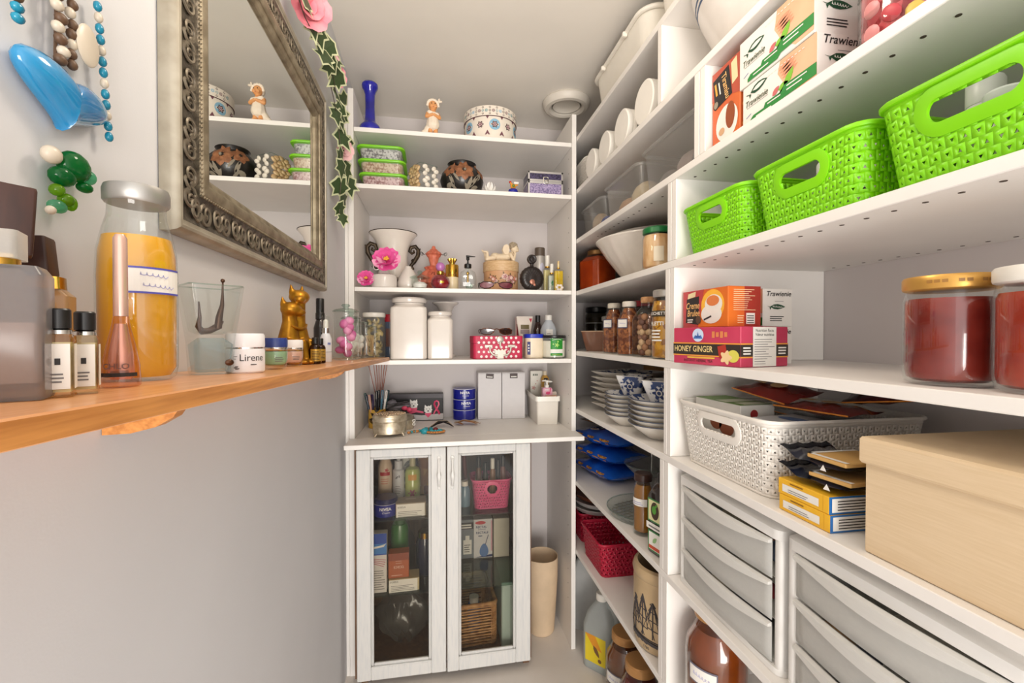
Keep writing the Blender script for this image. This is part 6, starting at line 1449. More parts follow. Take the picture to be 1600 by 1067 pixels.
nme = [MB().ball((0, 0, 0), (.0115, .0105, .0105), 10).mesh('nut', m_, 60) for m_ in NT]
for r_ in range(8):
    for k in range(7):
        a = 2 * PI * k / 7 + r_ * .45; q = .024
        ob('nut', random.choice(nme), t, (q * math.cos(a) + random.uniform(-.002, .002), q * math.sin(a), .014 + r_ * .0155), (random.random() * 3, random.random() * 3, 0))
L_('core', [(.012, .004), (.014, .13)], NT[0], t, 12)
t = thing('relish_jar', 'tall jar of yellow relish with white lettering beside the cork jar', 'jar', (.636, 1.168, RE), -66)
L_('glass', [(.032, 0), (.036, .004), (.0365, .14), (.031, .165), (.029, .172)], GLASS, t, 36); L_('relish', [(.030, .004), (.034, .008), (.0345, .138), (.029, .162)], mat('yellow_relish', (206, 150, 40), .3, tex='voronoi', vs=70, col2=(150, 92, 16), coat=.4), t, 34); L_('lid', [(.031, .172), (.033, .174), (.033, .190), (.030, .193)], mat('lid_silver', (190, 186, 180), .3, .7), t, 34)
f = cyl(.0366); dec(t, 'label_arc', [rect(-.028, .118, .024, .134)], C('label_umber', 62, 52, 34), f, .0005, 10); text(t, 'BRUSCHETTA', .0115, PAPER, f, -.002, .126, bold=.01); text(t, 'FILETTI', .0145, PAPER, f, -.002, .098, bold=.02); lines(t, 'small_print', -.020, .016, .05, .086, 4, PAPER, f, .45, sub=6)
# tea cartons
HGP = mat('card_raspberry', (194, 62, 92), .45, vs=10, col2=(180, 48, 80)); BNK = C('band_black', 52, 44, 38); GLD = C('band_gold', 230, 160, 60)
t = thing('tea_carton', 'raspberry pink honey ginger tea carton on the tea shelf', 'box', (.655, .922, RE), -78)
w, d, h = .192, .136, .0835; B_('box', -w / 2, w / 2, -d / 2, d / 2, 0, h, HGP, t); f = front(d); g_ = right(w)
for fm, ww in ((f, w / 2), (g_, d / 2)):
    dec(t, 'black_band', [rect(-ww, .022, ww, .046)], BNK, fm, .0005); dec(t, 'gold_line', [rect(-ww, .0465, ww, .049), rect(-ww, .019, ww, .0215)], GLD, fm, .0006)
text(t, 'HONEY GINGER', .0185, C('letter_gold', 232, 206, 140), f, -.034, .0345, bold=.012, xs=.86); text(t, 'INSTANT HERBAL TEA', .0085, BNK, f, -.018, .0085); dec(t, 'gold_strip', [rect(-.05, .014, .03, .0175)], C('strip_gold', 226, 180, 70), f, .0006)
dec(t, 'emblem', [circ(-.018, .066, .0165, 24, .0150)], C('emblem_sky', 200, 214, 236), f, .0006); dec(t, 'emblem_mountain', [[(-.032, .058), (-.026, .066), (-.022, .060), (-.018, .074), (-.014, .060), (-.009, .066), (-.004, .058)]], C('emblem_blue', 70, 110, 180), f, .0009)
dec(t, 'gold_script', [rect(.022 + .011 * k, .060 + .002 * (k % 2), .030 + .011 * k, .074 - .002 * (k % 2)) for k in range(4)], C('script_gold', 214, 130, 80), f, .0006)
dec(t, 'ginger_picture', [flower(.060, .019, .016, 5, .2)], C('ginger', 232, 200, 150), f, .0009); dec(t, 'lemon_picture', [circ(.078, .022, .015, 18, .013)], C('lemon', 214, 206, 90), f, .0008); dec(t, 'honey_picture', [turn(rect(.040, .018, .062, .044), .05, .03, 12)], C('honey_red', 170, 50, 40), f, .0008)
dec(t, 'facts_panel', [rect(-.035, .001, .032, h - .001)], PAPER, g_, .0009); text(t, 'Valeur nutritive', .0085, INK, g_, -.002, h - .0165, lift=.0013); lines(t, 'facts_print', -.031, .028, .006, h - .022, 11, GREYI, g_, .22, .0013, .5); text(t, 'Nutrition Facts', .0085, INK, g_, -.002, h - .008, lift=.0013)
lines(t, 'band_print', -.062, -.040, .026, .044, 3, PAPER, g_, .5, .001, .2); lines(t, 'band_print', .038, .062, .026, .044, 3, PAPER, g_, .5, .001, .2)
CBO = mat('card_amber', (232, 128, 30), .45, vs=7, col2=(206, 80, 40))
t = thing('tea_carton', 'orange dessert-drink carton with cup picture on top of the pink carton', 'box', (.661, .960, RE + .0845), -87)
w, d, h = .163, .082, .0885; B_('box', -w / 2, w / 2, -d / 2, d / 2, 0, h, CBO, t); f = front(d); g_ = right(w)
dec(t, 'red_ground', [[(-w / 2, 0), (-w / 2, h), (.0, h), (-.022, .0)]], C('ground_red', 190, 64, 66), f, .0003)
dec(t, 'black_panel', [[(-.070, .012), (-.020, .006), (-.018, .074), (-.066, .070)]], INK, f, .0006); text(t, 'Creme', .022, C('gold_letter', 240, 190, 120), f, -.043, .052, shear=.2, bold=.012, xs=.85); text(t, 'Brulee', .022, C('gold_letter', 240, 190, 120), f, -.040, .034, shear=.2, bold=.012, xs=.85); lines(t, 'panel_print', -.063, -.035, .012, .023, 2, PAPER, f, .5, .001); dec(t, 'ribbon', [[(-.062, .070), (-.032, .074), (-.030, .086), (-.060, .082)]], C('banner_cream', 236, 216, 170), f, .0009); dec(t, 'seal', [circ(-.020, .018, .010, 16)], C('seal_sepia', 90, 66, 50), f, .0009)
dec(t, 'glow', [circ(.030, .050, .040, 22, .036)], C('glow_yellow', 250, 186, 60), f, .0004); dec(t, 'saucer', [circ(.026, .030, .036, 24, .022)], PAPER, f, .0007); dec(t, 'cup', [circ(.034, .052, .030, 24, .022)], C('cup_white', 240, 234, 226), f, .0009); dec(t, 'coffee', [circ(.032, .060, .022, 20, .012)], C('coffee_amber', 226, 130, 70), f, .0012); dec(t, 'spoon', [turn(rect(.0, .018, .028, .022), .01, .02, 16)], INK, f, .0012)
dec(t, 'side_ground', [rect(.0, 0, d / 2, h)], C('side_red', 168, 50, 36), g_, .0003); lines(t, 'side_print', -.028, .028, .036, h - .004, 11, C('print_peach2', 250, 214, 170), g_, .3, .0009, .4); dec(t, 'stamp', [rect(.004, .006, .026, .030)], PAPER, g_, .0009); lines(t, 'stamp_print', .006, .024, .008, .028, 4, INK, g_, .35, .0013, .1); lines(t, 'side_code', -.018, 0, .008, .028, 4, C('print_peach2', 250, 214, 170), g_, .35, .0009)
trawbox('lower white herbal tea carton behind the pink carton', (.776, .978, RE), -90, .130, .076, .086, False)
t = trawbox('upper white herbal tea carton behind the orange carton', (.775, .977, RE + .0865), -90, .130, .076, .086, False); dec(t, 'skin_photo', [rect(.005, .03, .065, .086)], SKN, front(.076), .0006); dec(t, 'green_ribbon', [rect(.005, .002, .065, .020)], GRN, front(.076), .0008)
def jam(lb, x, y, lidm, c, c2):
    t = thing('jam_jar', lb, 'jar', (x, y, RE), -60, 'big jam jars'); r = .0475
    L_('glass', [(.038, 0), (.0455, .004), (r, .016), (r, .110), (.0445, .122), (.043, .126)], GLASS, t, 48); L_('jam', [(.036, .005), (.043, .009), (r - .0025, .018), (r - .0025, .106), (.043, .113)], mat('jam_%d' % c[0], c, .18, vs=16, col2=c2, coat=.5), t, 44)
    L_('lid', [(.044, .123), (.0475, .125), (.0485, .128), (.0485, .139), (.0465, .142), (.042, .141)], lidm, t, 48)
    return t
GLD2 = mat('lid_gold', (214, 164, 84), .35, .6, var=.1)
t = jam('big jar of dark red jam with gold lid on the tea shelf', .670, .486, GLD2, (150, 54, 44), (112, 30, 26)); dec(t, 'lid_print', [rect(-.034 + .0075 * k, .1315, -.0285 + .0075 * k, .1355) for k in range(10) if k not in (3, 6)], C('lid_ink', 150, 106, 48), cyl(.0486, -70), .0004)
jam('second jam jar with white lid at the right edge of the tea shelf', .672, .385, PLW, (184, 74, 50), (150, 44, 30))
# ================================================================== shelf F: crockery
DSH = mat('dish_white', (232, 226, 216), .25, coat=.3); RMB = mat('rim_slate', (74, 82, 100), .3)
BLU = mat('blue_flower_glaze', (232, 230, 228), .25, tex='noise', vs=34, col2=(52, 72, 120), lo=.46, hi=.52, coat=.4)
def sq(hx, z, cr): return (hx, hx, cr, z)
for k in range(7):
    t = thing('square_dish', ['lowest', 'second lowest', 'third lowest', 'middle', 'third highest', 'second highest', 'topmost'][k] + ' dish in the tall stack of white scalloped dishes', 'dish', (.795, 1.735, RF + k * .0215), -62, 'tall stack of white dishes')
    w = .120; m = MB()
    m.rr([(w * .58, w * .58, .03, 0), (w * .60, w * .60, .03, .004), (w * .93, w * .93, .02, .030), (w, w, .014, .036), (w - .004, w - .004, .014, .0365), (w * .9, w * .9, .02, .030), (w * .57, w * .57, .03, .0065)], 5); part('dish', m, DSH, t)
    if k == 6: part('blue_glaze', MB().rr([(w * .985, w * .985, .014, .0370), (w * .9, w * .9, .02, .0310), (w * .57, w * .57, .03, .0072)], 5, c0=False), BLU, t)
def lobed(lb, loc, r, k, n, grp, hs):
    t = thing('lobed_bowl', lb, 'bowl', loc, -60, grp); lob = lambda a, z=0: 1 + .045 * abs(math.cos(2 * a))
    L_('bowl', [(r * .45, 0), (r * .50, .003 * hs), (r * .82, .022 * hs), (r, .034 * hs), (r * .985, .0355 * hs), (r * .8, .024 * hs), (r * .45, .006 * hs)], DSH, t, 64, wave=lob)
    part('dark_rim', MB().tube([(r * lob(a) * math.cos(a), r * lob(a) * math.sin(a), .0352 * hs) for a in [2 * PI * i / 64 for i in range(64)]], .0017, 5, True), RMB, t, 60)
    if k == n - 1: part('glaze', MB().lathe([(r * .97, .0362 * hs), (r * .8, .0248 * hs), (r * .45, .0066 * hs)], 64, wave=lob, c0=False), BLU, t)
nm = ['lowest', 'second', 'third', 'fourth', 'fifth', 'topmost']
for k in range(6):
    lobed(nm[k] + ' bowl of the farther stack of small dark-rimmed bowls', (.672, 1.488, RF + k * .0145), .080, k, 6, 'farther stack of dark-rimmed bowls', 1.1)
for k in range(6):
    lobed(nm[k] + ' bowl of the nearer stack of larger dark-rimmed bowls', (.690, 1.275, RF + k * .0150), .102, k, 6, 'nearer stack of dark-rimmed bowls', 1.3)
for x, y, s, z, lb in ((.690, 1.268, .054, RF + .098, 'square blue flower-patterned bowl standing on the nearer bowl stack'), (.690, 1.475, .050, RF + .095, 'square blue flower-patterned bowl standing on the farther bowl stack')):
    t = thing('patterned_bowl', lb, 'bowl', (x, y, z), -48, 'blue flower-patterned square bowls')
    part('bowl', MB().rr([(s * .50, s * .50, .012, 0), (s * .62, s * .62, .012, .008), (s * .95, s * .95, .010, .064), (s, s, .006, .078), (s - .003, s - .003, .006, .077), (s * .5, s * .5, .01, .010)], 4), BLU, t); part('rim', MB().tube([(a, b, .0778) for a, b in rrect(s - .001, s - .001, .006, 4)], .0015, 5, True), DSH, t, 60)
    f = lambda u, v, l, s=s: (u, -s * (.62 + .33 * (v - .008) / .056) - l, v); FB = C('flower_blue', 44, 62, 110)
    dec(t, 'flower', [flower(0, .042, .022, 6, .25)], FB, f, .001); dec(t, 'flower_ring', [circ(0, .042, .0095, 16)], DSH, f, .0014); dec(t, 'flower_eye', [circ(0, .042, .006, 12)], FB, f, .0018)
t = thing('carton', 'shallow brown carton at the back behind the crockery', 'box', (1.005, 1.70, RF), -90)
B_('box', -.30, .30, -.022, .022, 0, .165, mat('kraft_card', (206, 160, 96), .7, var=.1), t); B_('lid', -.303, .303, -.025, .025, .135, .172, mat('kraft_card2', (190, 140, 78), .7), t)
# ---- white basket with packets
basket('plastic_basket', 'large white woven-pattern basket full of packets', (.790, .895, RF), -90, .325, .36, .148, WPB, .0135, group='perforated plastic baskets', hw=.40, hh=.10, hz=.74, hole=.38, tx=.90)
t = thing('food_carton', 'flat green and white food carton lying in the white basket', 'box', (.700, .955, RF + .122), -86)
B_('box', -.085, .070, -.045, .045, 0, .036, PAPER, t); dec(t, 'green_top', [rect(-.085, -.045, .070, .045)], C('top_green', 112, 150, 60), top(.036), .0004); dec(t, 'top_panels', [rect(-.02, -.04, .02, .04), rect(.032, -.03, .065, .034)], C('panel_pale', 214, 218, 190), top(.036), .0008); dec(t, 'berry', [circ(-.01, .016, .010)], C('berry_red', 170, 50, 50), right(.14), .0006)
t = thing('food_carton', 'nut-print carton seen through the handle of the white basket', 'box', (.668, .955, RF + .010), -90)
B_('box', -.08, .08, -.02, .02, 0, .11, PAPER, t); dec(t, 'nut_print', [circ(.004, .10, .022, 18, .016), circ(.042, .094, .026, 18, .018)], C('nut_print', 150, 84, 56), front(.04), .0006); dec(t, 'green_edge', [rect(-.066, .07, -.052, .11)], C('top_green', 112, 150, 60), front(.04), .0006); text(t, 'AL', .014, DGR, front(.04), -.059, .09, ang=90, lift=.001)
t = thing('food_carton', 'blue and white carton lying low at the near end of the white basket', 'box', (.720, .800, RF + .105), -80)
B_('box', -.05, .05, -.06, .06, 0, .036, C('carton_pale', 220, 220, 222), t); dec(t, 'blue_swirl', [circ(0, .0, .034, 20, .018)], C('swirl_blue', 90, 120, 170), top(.036), .0006)
def pouch(lb, loc, rx, ry, rz, L, W, c, c2, hh=.012):
    t = thing('foil_pouch', lb, 'pouch', loc, rz, 'foil pouches in the white basket'); m = MB()
    def f(u, v, s=1): return ((u - .5) * L, (v - .5) * W, s * hh * (math.sin(PI * u) * math.sin(PI * v)) ** .6 + .002 * math.sin(17 * u + 9 * v))
    m.grid(lambda u, v: f(u, v, 1), 12, 10); m.grid(lambda u, v: f(u, v, -1), 12, 10); o = part('pouch', m, mat('foil_%d' % c[0], c, .22, .15, vs=9, col2=c2, coat=.4), t, 60, rot=(math.radians(rx), math.radians(ry), 0))
    part('gold_seam', MB().tube([(-L / 2, -W / 2, 0), (L / 2, -W / 2, 0)], .0016, 5), C('seam_gold', 226, 140, 50), o, 60); dec(o, 'print', [circ(.01, .0, .018, 16), rect(-.05, -.012, -.022, .012)], C('print_sand', 206, 170, 120), lambda u, v, l: (u, v, hh + .002 + l), .001)
    return t
pouch('dark red foil pouch sticking up steepest out of the white basket', (.775, .915, RF + .186), 11, 7, -84, .150, .11, (150, 34, 26), (84, 14, 12))
pouch('black foil pouch lying at the back of the white basket', (.880, .900, RF + .126), 0, 0, -95, .19, .13, (44, 26, 26), (26, 14, 14))
pouch('red foil pouch lying flat in the middle of the white basket', (.785, .790, RF + .163), 0, 0, -78, .150, .11, (140, 36, 28), (90, 18, 16))
pouch('dark maroon foil pouch at the near back corner of the white basket', (.910, .775, RF + .186), 6, -8, -60, .13, .10, (92, 28, 30), (54, 16, 18))
# ---- yellow cartons and dark sachets
YLW = mat('card_yellow', (240, 184, 44), .45, var=.05)
for k, lb in enumerate(('lower of two yellow and blue cartons beside the white basket', 'upper of two yellow and blue cartons beside the white basket')):
    t = thing('cappuccino_carton', lb, 'box', (.662, .660 + .002 * k, RF + k * .0285), -90, 'stacked yellow and blue cartons'); w, d, h = .106, .100, .028
    B_('box', -w / 2, w / 2, -d / 2, d / 2, 0, h, YLW, t, .001); f = front(d); g_ = right(w)
    dec(t, 'label', [rect(-.043, .006, .034, .019)], PAPER, f, .0005); lines(t, 'label_print', -.030, .026, .008, .015, 2, GREYI, f, .3, .0009); dec(t, 'small_print', [rect(-.026, .0222, .002, .0246)], C('ink_amber', 150, 104, 24), f, .0006); dec(t, 'tuck', [rect(.042, .003, .0425, h)], C('tuck_amber', 200, 140, 20), f, .0006)
    dec(t, 'blue_end', [rect(-d / 2, 0, d / 2, h)], C('end_blue', 36, 104, 170), g_, .0004); dec(t, 'end_panel', [rect(-d / 2 + .005, .003, .035, h - .003)], PAPER, g_, .0007); lines(t, 'end_print', -.035, .03, .006, .024, 4, INK, g_, .35, .0011)
for k, lb in enumerate(('lower dark blue foil sachet with tan card on the yellow cartons', 'upper dark blue foil sachet with tan card on the yellow cartons')):
    t = thing('coffee_sachet', lb, 'sachet', (.668, .650, RF + .0575 + k * .030), -84 - 5 * k, 'dark blue foil sachets'); m = MB(); L, W = .120, .10
    def fs_(u, v, s, L=L, W=W):
        x = (u - .5) * L - .01; e = max(0, .32 - u) / .32
        return (x, (v - .5) * W, .013 + s * (.011 * (math.sin(PI * min(1, max(0, (u - .14) / .86))) * math.sin(PI * v)) ** .5) + .014 * e + .002 * math.sin(20 * v + 14 * u) * (1 - .5 * u))
    m.grid(lambda u, v: fs_(u, v, 1), 16, 10); m.grid(lambda u, v: fs_(u, v, -1), 16, 10); part('sachet', m, mat('navy_foil', (34, 40, 62), .18, .3, vs=20, col2=(16, 18, 32), coat=.5), t, 60)
    B_('card', -.012, .060, -.048, .048, .0195, .0265, mat('sachet_tan', (206, 162, 96), .6), t); dec(t, 'card_edge', [rect(-.012, -.048, .060, -.040), rect(-.012, -.048, -.005, .048)], PAPER, top(.0265), .0006); dec(t, 'emblem', [[(.018, .006), (.030, .006), (.024, .016)]], PAPER, front(.1), .002)
# ---- linen box
LIN = mat('linen_card', (222, 198, 164), .75, vs=70, stretch=(.3, .3, 6), col2=(216, 191, 155), bump=.06, bs=200)
t = thing('linen_box', 'large beige linen-covered box with lid at the right edge', 'box', (.775, .345, RF), -90)
B_('box', -.205, .205, -.163, .163, 0, .165, LIN, t, .002); part('lid', MB().bbox(-.211, .211, -.170, .170, .128, .166, .004), LIN, t, 0)
# ================================================================== shelf G
DRF = mat('drawer_frame_white', (232, 230, 226), .4, var=.02); MILK = clear('milky_drawer', (236, 236, 234), .3, haze=.78, hcol=(246, 245, 241)); DRH = clear('drawer_lip', (240, 240, 238), .3, haze=.96, hcol=(250, 249, 246))
def drawers(lb, yc, stuffing):
    t = thing('drawer_unit', lb, 'drawer unit', (.785, yc, RG), -90, 'white plastic drawer units'); w, d, H = .346, .34, .272
    m = MB(); a, b = w / 2, d / 2
    m.rr([(a, b, .018, H - .022), (a, b, .018, H - .004), (a - .006, b - .006, .016, H)], 5); part('top', m, DRF, t); R_('base', [(a, b, .018, 0), (a, b, .018, .012)], DRF, t)
    for s in (-1, 1): part('side', MB().rr([(.010, b - .004, .008, .012), (.010, b - .004, .008, H - .022)], 4, cx=s * (a - .0115)), DRF, t)
    part('back', MB().box(-a + .02, a - .02, b - .012, b - .006, .012, H - .022), DRF, t, 0)
    iw = a - .024; hh_ = (H - .036) / 3
    for k in range(3):
        z0_ = .013 + k * hh_; q = ob('drawer', None, t, (0, 0, z0_)); q.empty_display_size = .02
        fm = MB()
        def fr_(u, v, o=0): return ((u - .5) * 2 * iw, -b + .004 - .010 * math.sin(PI * u) - o, .002 + v * (hh_ - .005))
        fm.grid(lambda u, v: fr_(u, v), 16, 4); solid(part('drawer_front', fm, MILK, q, 60), .0016)
        lp = MB(); secs = []
        for i in range(17):
            u_ = i / 16; x = (u_ - .5) * 2 * iw; y = -b + .004 - .010 * math.sin(PI * u_) - .001; dip = .016 * math.sin(PI * u_)
            secs.append([(x, y, hh_ - .003), (x, y - .008, hh_ - .005), (x, y - .008, hh_ - .010 - dip), (x, y, hh_ - .010 - dip)])
        lp.loft(secs); part('lip', lp, DRH, q, 40)
        part('tray', MB().box(-iw, iw, -b + .012, b - .02, .001, .003).box(-iw, -iw + .002, -b + .012, b - .02, .003, hh_ - .016).box(iw - .002, iw, -b + .012, b - .02, .003, hh_ - .016), MILK, q, 0)
        for c, x, y, r in stuffing[k]: part('contents', MB().ball((x, y, .004 + r[2]), r, 10), mat('drawer_item_%d%d%d' % c, c, .6), q, 60)
    return t
drawers('farther white three-drawer unit with milky fronts', .886, [[((90, 92, 100), .02, -.10, (.05, .03, .018)), ((200, 190, 170), -.09, -.08, (.05, .04, .02))], [((206, 200, 190), .03, -.09, (.07, .04, .02)), ((150, 40, 50), .08, -.12, (.03, .02, .015))], [((70, 84, 110), .11, -.11, (.03, .03, .022)), ((150, 100, 80), .06, -.09, (.035, .03, .02)), ((180, 170, 150), -.05, -.09, (.05, .04, .02))]])
drawers('nearer white three-drawer unit at the lower right edge', .530, [[((60, 64, 70), -.06, -.11, (.03, .03, .02))], [((54, 60, 70), -.06, -.12, (.018, .02, .025)), ((190, 150, 110), -.12, -.11, (.03, .03, .02))], [((196, 190, 180), .02, -.1, (.06, .04, .02))]])
PBL = mat('pasta_bag_blue', (30, 96, 200), .2, vs=8, col2=(16, 64, 164), coat=.5, bump=.5, bs=24)
for k, lb in enumerate(('lowest of three blue pasta bags in the far corner', 'middle of three blue pasta bags in the far corner', 'topmost of three blue pasta bags in the far corner, with round badge')):
    t = thing('pasta_bag', lb, 'bag', (.765, 1.905, RG + .003 + k * .070), -78 + 4 * k, 'blue pasta bags'); m = MB(); L, W, hh = .30, .20, .0345
    def pf_(u, v, s): return ((u - .5) * L, (v - .5) * W, .032 + s * hh * (math.sin(PI * u) ** .4) * (math.sin(PI * v) ** .45) + .002 * math.sin(23 * u + 5 * v))
    m.grid(lambda u, v: pf_(u, v, 1), 18, 12); m.grid(lambda u, v: pf_(u, v, -1), 18, 12); part('bag', m, PBL, t, 60)
    win = MB(); win.grid(lambda u, v: (lambda p: (p[0], p[1] - .0015, p[2]))(pf_(.16 + .70 * u, .02 + .0 * v, 1 - 1.4 * v) if False else ((.16 + .70 * u - .5) * L, -W / 2 * .985 + .016 * abs(v - .45), .024 + .018 * v)), 14, 3)
    part('window', win, mat('pasta_window', (206, 150, 62), .3, tex='voronoi', vs=120, col2=(140, 86, 22), coat=.5), t, 60)
    if k == 2: dec(t, 'badge', [circ(-.03, -.052, .020, 20)], PAPER, top(.062), .002); dec(t, 'badge_mark', [circ(-.03, -.052, .008, 12, .014)], C('badge_tan', 170, 130, 110), top(.062), .003)
    dec(t, 'white_bars', [rect(-.08 + .05 * j, -.03 + .01 * j, -.05 + .05 * j, -.024 + .01 * j) for j in range(3)], NW, top(.064), .002)  # three short white bars across the bag top
t = thing('snack_bag', 'orange-brown snack bag squeezed on top of the blue pasta bags', 'bag', (.80, 1.94, RG + .214), -70); m = MB()
m.grid(lambda u, v: ((u - .5) * .26, (v - .5) * .18, .018 + .016 * (math.sin(PI * u) * math.sin(PI * v)) ** .5 + .002 * math.sin(20 * u)), 14, 10); m.grid(lambda u, v: ((u - .5) * .26, (v - .5) * .18, .018 - .016 * (math.sin(PI * u) * math.sin(PI * v)) ** .5), 14, 10); part('bag', m, mat('snack_foil', (186, 110, 40), .25, vs=14, col2=(70, 40, 20), coat=.4), t, 60)
CRY = clear('crystal', (240, 243, 242), .03, haze=.10, hcol=(214, 216, 214))
t = thing('glass_platter', 'round cut-glass platter with gridded base on the lower right shelf', 'platter', (.725, 1.462, RG), 20)
L_('platter', [(.118, 0), (.122, .002), (.128, .018), (.132, .024), (.130, .026), (.124, .018), (.116, .005)], CRY, t, 64, wave=lambda a, z: 1 + (.012 * math.cos(20 * a) if z > .015 else 0)); part('rim', MB().tube([(.1315 * math.cos(a), .1315 * math.sin(a), .0255) for a in [2 * PI * i / 64 for i in range(64)]], .0022, 6, True), PALE, t, 60)
m = MB()
for k in range(-5, 6):
    c = k * .021; e = math.sqrt(max(0, .115 ** 2 - c * c)); m.tube([(c, -e, .006), (c, e, .006)], .0012, 4); m.tube([(-e, c, .006), (e, c, .006)], .0012, 4)
part('cut_grid', m, mat('cut_grey', (150, 146, 138), .1, .4), t, 60)  # plain grey for the crossing lines of the gridded base
t = thing('glass_dish', 'fluted glass tiered dish with chrome rod behind the platter', 'dish', (.835, 1.630, RG), 0)
L_('foot', [(.045, 0), (.045, .004), (.012, .012), (.010, .075), (.03, .082)], CRY, t, 36); L_('bowl', [(.03, .082), (.075, .092), (.100, .118), (.105, .126), (.098, .120), (.070, .096), (.025, .087)], CRY, t, 72, wave=lambda a, z: 1 + (.03 * math.cos(16 * a) if z > .1 else 0)); part('rim', MB().tube([(.1045 * (1 + .03 * math.cos(16 * a)) * math.cos(a), .1045 * (1 + .03 * math.cos(16 * a)) * math.sin(a), .126) for a in [2 * PI * i / 96 for i in range(96)]], .0016, 5, True), PALE, t, 60)
part('rod', MB().lathe([(.004, .086), (.0045, .10), (.003, .14), (.005, .19), (.003, .2), (.008, .215), (.005, .225)], 12), CHROME, t, 50)
t = thing('sauce_bottle', 'slim bottle of mustard-brown sauce with dark lid beside the oil tin', 'bottle', (.646, 1.318, RG), -60)
L_('glass', [(.026, 0), (.030, .004), (.030, .145), (.024, .160), (.022, .168)], GLASS, t, 30); L_('sauce', [(.024, .012), (.028, .016), (.028, .142), (.022, .158)], mat('brown_sauce', (150, 98, 30), .2, coat=.4), t, 28); L_('lid', [(.024, .168), (.0275, .170), (.0275, .190), (.024, .193)], mat('lid_umber', (56, 34, 26), .3), t, 30); dec(t, 'label', [rect(-.030, .095, .030, .118)], PAPER, cyl(.0302), .0005, 12); lines(t, 'label_print', -.02, .02, .100, .112, 2, lt, cyl(.0302), .3, .001, sub=6)
t = thing('oil_bottle', 'dark flat oil bottle with green and white label at the divider', 'bottle', (.640, 1.185, RG), -78); w, d = .036, .026
R_('body', [(w * .9, d * .9, .008, 0), (w, d, .010, .004), (w, d, .010, .165), (w * .6, d * .7, .012, .195), (.013, .013, .0129, .205)], mat('bottle_black_brown', (40, 28, 24), .15, coat=.6), t); L_('cap', [(.0135, .205), (.0145, .208), (.0145, .228), (.012, .231)], BLACK, t, 22)
f = front(d * 2); GL2 = C('label_fern', 60, 130, 70); dec(t, 'label', [rect(-.031, .092, .031, .158)], GL2, f, .0006); dec(t, 'label_field', [rect(-.027, .096, .027, .154)], C('label_butter', 226, 220, 170), f, .0009); dec(t, 'olive_oval', [circ(0, .126, .017, 22, .025)], C('oval_umber', 70, 52, 36), f, .0012); dec(t, 'olive', [circ(-.003, .128, .009, 14, .012), leafp(.006, .142, .016, .007, .9)], C('olive_green', 90, 160, 60), f, .0015)
dec(t, 'sash', [turn(rect(-.036, .070, .036, .088), 0, .079, 0)], PAPER, f, .0012); lines(t, 'sash_print', -.026, .026, .0755, .083, 1, GREYI, f, .6, .0016, 0); dec(t, 'lower_label', [rect(-.029, .008, .029, .066)], GL2, f, .0006); dec(t, 'lower_field', [rect(-.025, .012, .025, .062)], PAPER, f, .0009); dec(t, 'red_stripe', [rect(-.025, .014, .025, .024)], C('stripe_red', 196, 80, 50), f, .0012); dec(t, 'leaf', [leafp(.0, .042, .026, .012, .8)], C('leaf_pale', 150, 190, 130), f, .0012)
# ================================================================== shelf H
RED = mat('basket_red', (184, 22, 56), .42, var=.06)
basket('plastic_basket', 'crimson perforated basket, front one, on the lowest right shelf', (.715, 1.715, RH), 0, .205, .235, .128, RED, .0175, group='perforated plastic baskets', handles=(), hole=.55, cr=.02)
basket('plastic_basket', 'crimson perforated basket behind the front crimson one', (.735, 2.01, RH), 0, .205, .235, .128, RED, .0175, group='perforated plastic baskets', handles=(), hole=.55, cr=.02)
for k, (c, lb) in enumerate((((206, 202, 198), 'lowest oval grey-white tray stacked on the rear crimson basket'), ((224, 220, 216), 'middle oval white tray stacked on the rear crimson basket'), ((124, 70, 46), 'brown oval tray on top of the white trays'))):
    t = thing('oval_tray', lb, 'tray', (.720 + .004 * k, 1.965 - .012 * k, RH + .134 + k * .0275), 8 * k, 'stacked oval trays'); L_('tray', [(.085, 0), (.09, .002), (.108, .024), (.112, .026), (.106, .026), (.088, .005)], mat('tray_%d' % c[0], c, .3, coat=.3), t, 48, ey=1.25)
STN = mat('stoneware', (186, 160, 122), .35, var=.12, vs=14, coat=.3)
t = thing('stoneware_crock', 'tan stoneware crock with drawing of a sailing ship', 'crock', (.692, 1.248, RH), -72); R9 = .100
L_('crock', [(.088, 0), (.095, .004), (R9, .02), (R9, .195), (.098, .205), (.101, .210), (.103, .222), (.098, .236), (.088, .240), (.084, .232), (.086, .2), (.086, .01)], STN, t, 56)
f = cyl(R9); SK = C('ship_ink', 62, 58, 60); m = MB()
def ln(a, b, r=.0011):
    n = 6; m.tube([f(a[0] + (b[0] - a[0]) * i / n, a[1] + (b[1] - a[1]) * i / n, .0002) for i in range(n + 1)], r, 4)
for x, zt in ((-.034, .150), (0, .168), (.034, .155)):
    ln((x, .05), (x, zt), .0022)
    for j, (zz, ww) in enumerate(((.075, .018), (.100, .016), (.125, .013), (.145, .009))): ln((x - ww, zz + .004), (x + ww, zz - .002), .0014); ln((x - ww, zz + .004), (x, zt)); ln((x + ww, zz - .002), (x, zt))
    ln((x, zt), (x - .040, .05)); ln((x, zt), (x + .040, .05))
ln((-.062, .075), (-.045, .042), .002); ln((-.045, .042), (.05, .034), .006); ln((.05, .034), (.064, .058), .002); ln((-.062, .075), (-.034, .150)); ln((-.045, .048), (.05, .042), .002); ln((.064, .058), (.034, .155))
for k in range(8): ln((-.06 + k * .016, .030 + .003 * (k % 2)), (-.048 + k * .016, .028), .0009)
part('ship_drawing', m, SK, t, 40); text(t, '1780', .011, SK, f, .012, .018, bold=.01)
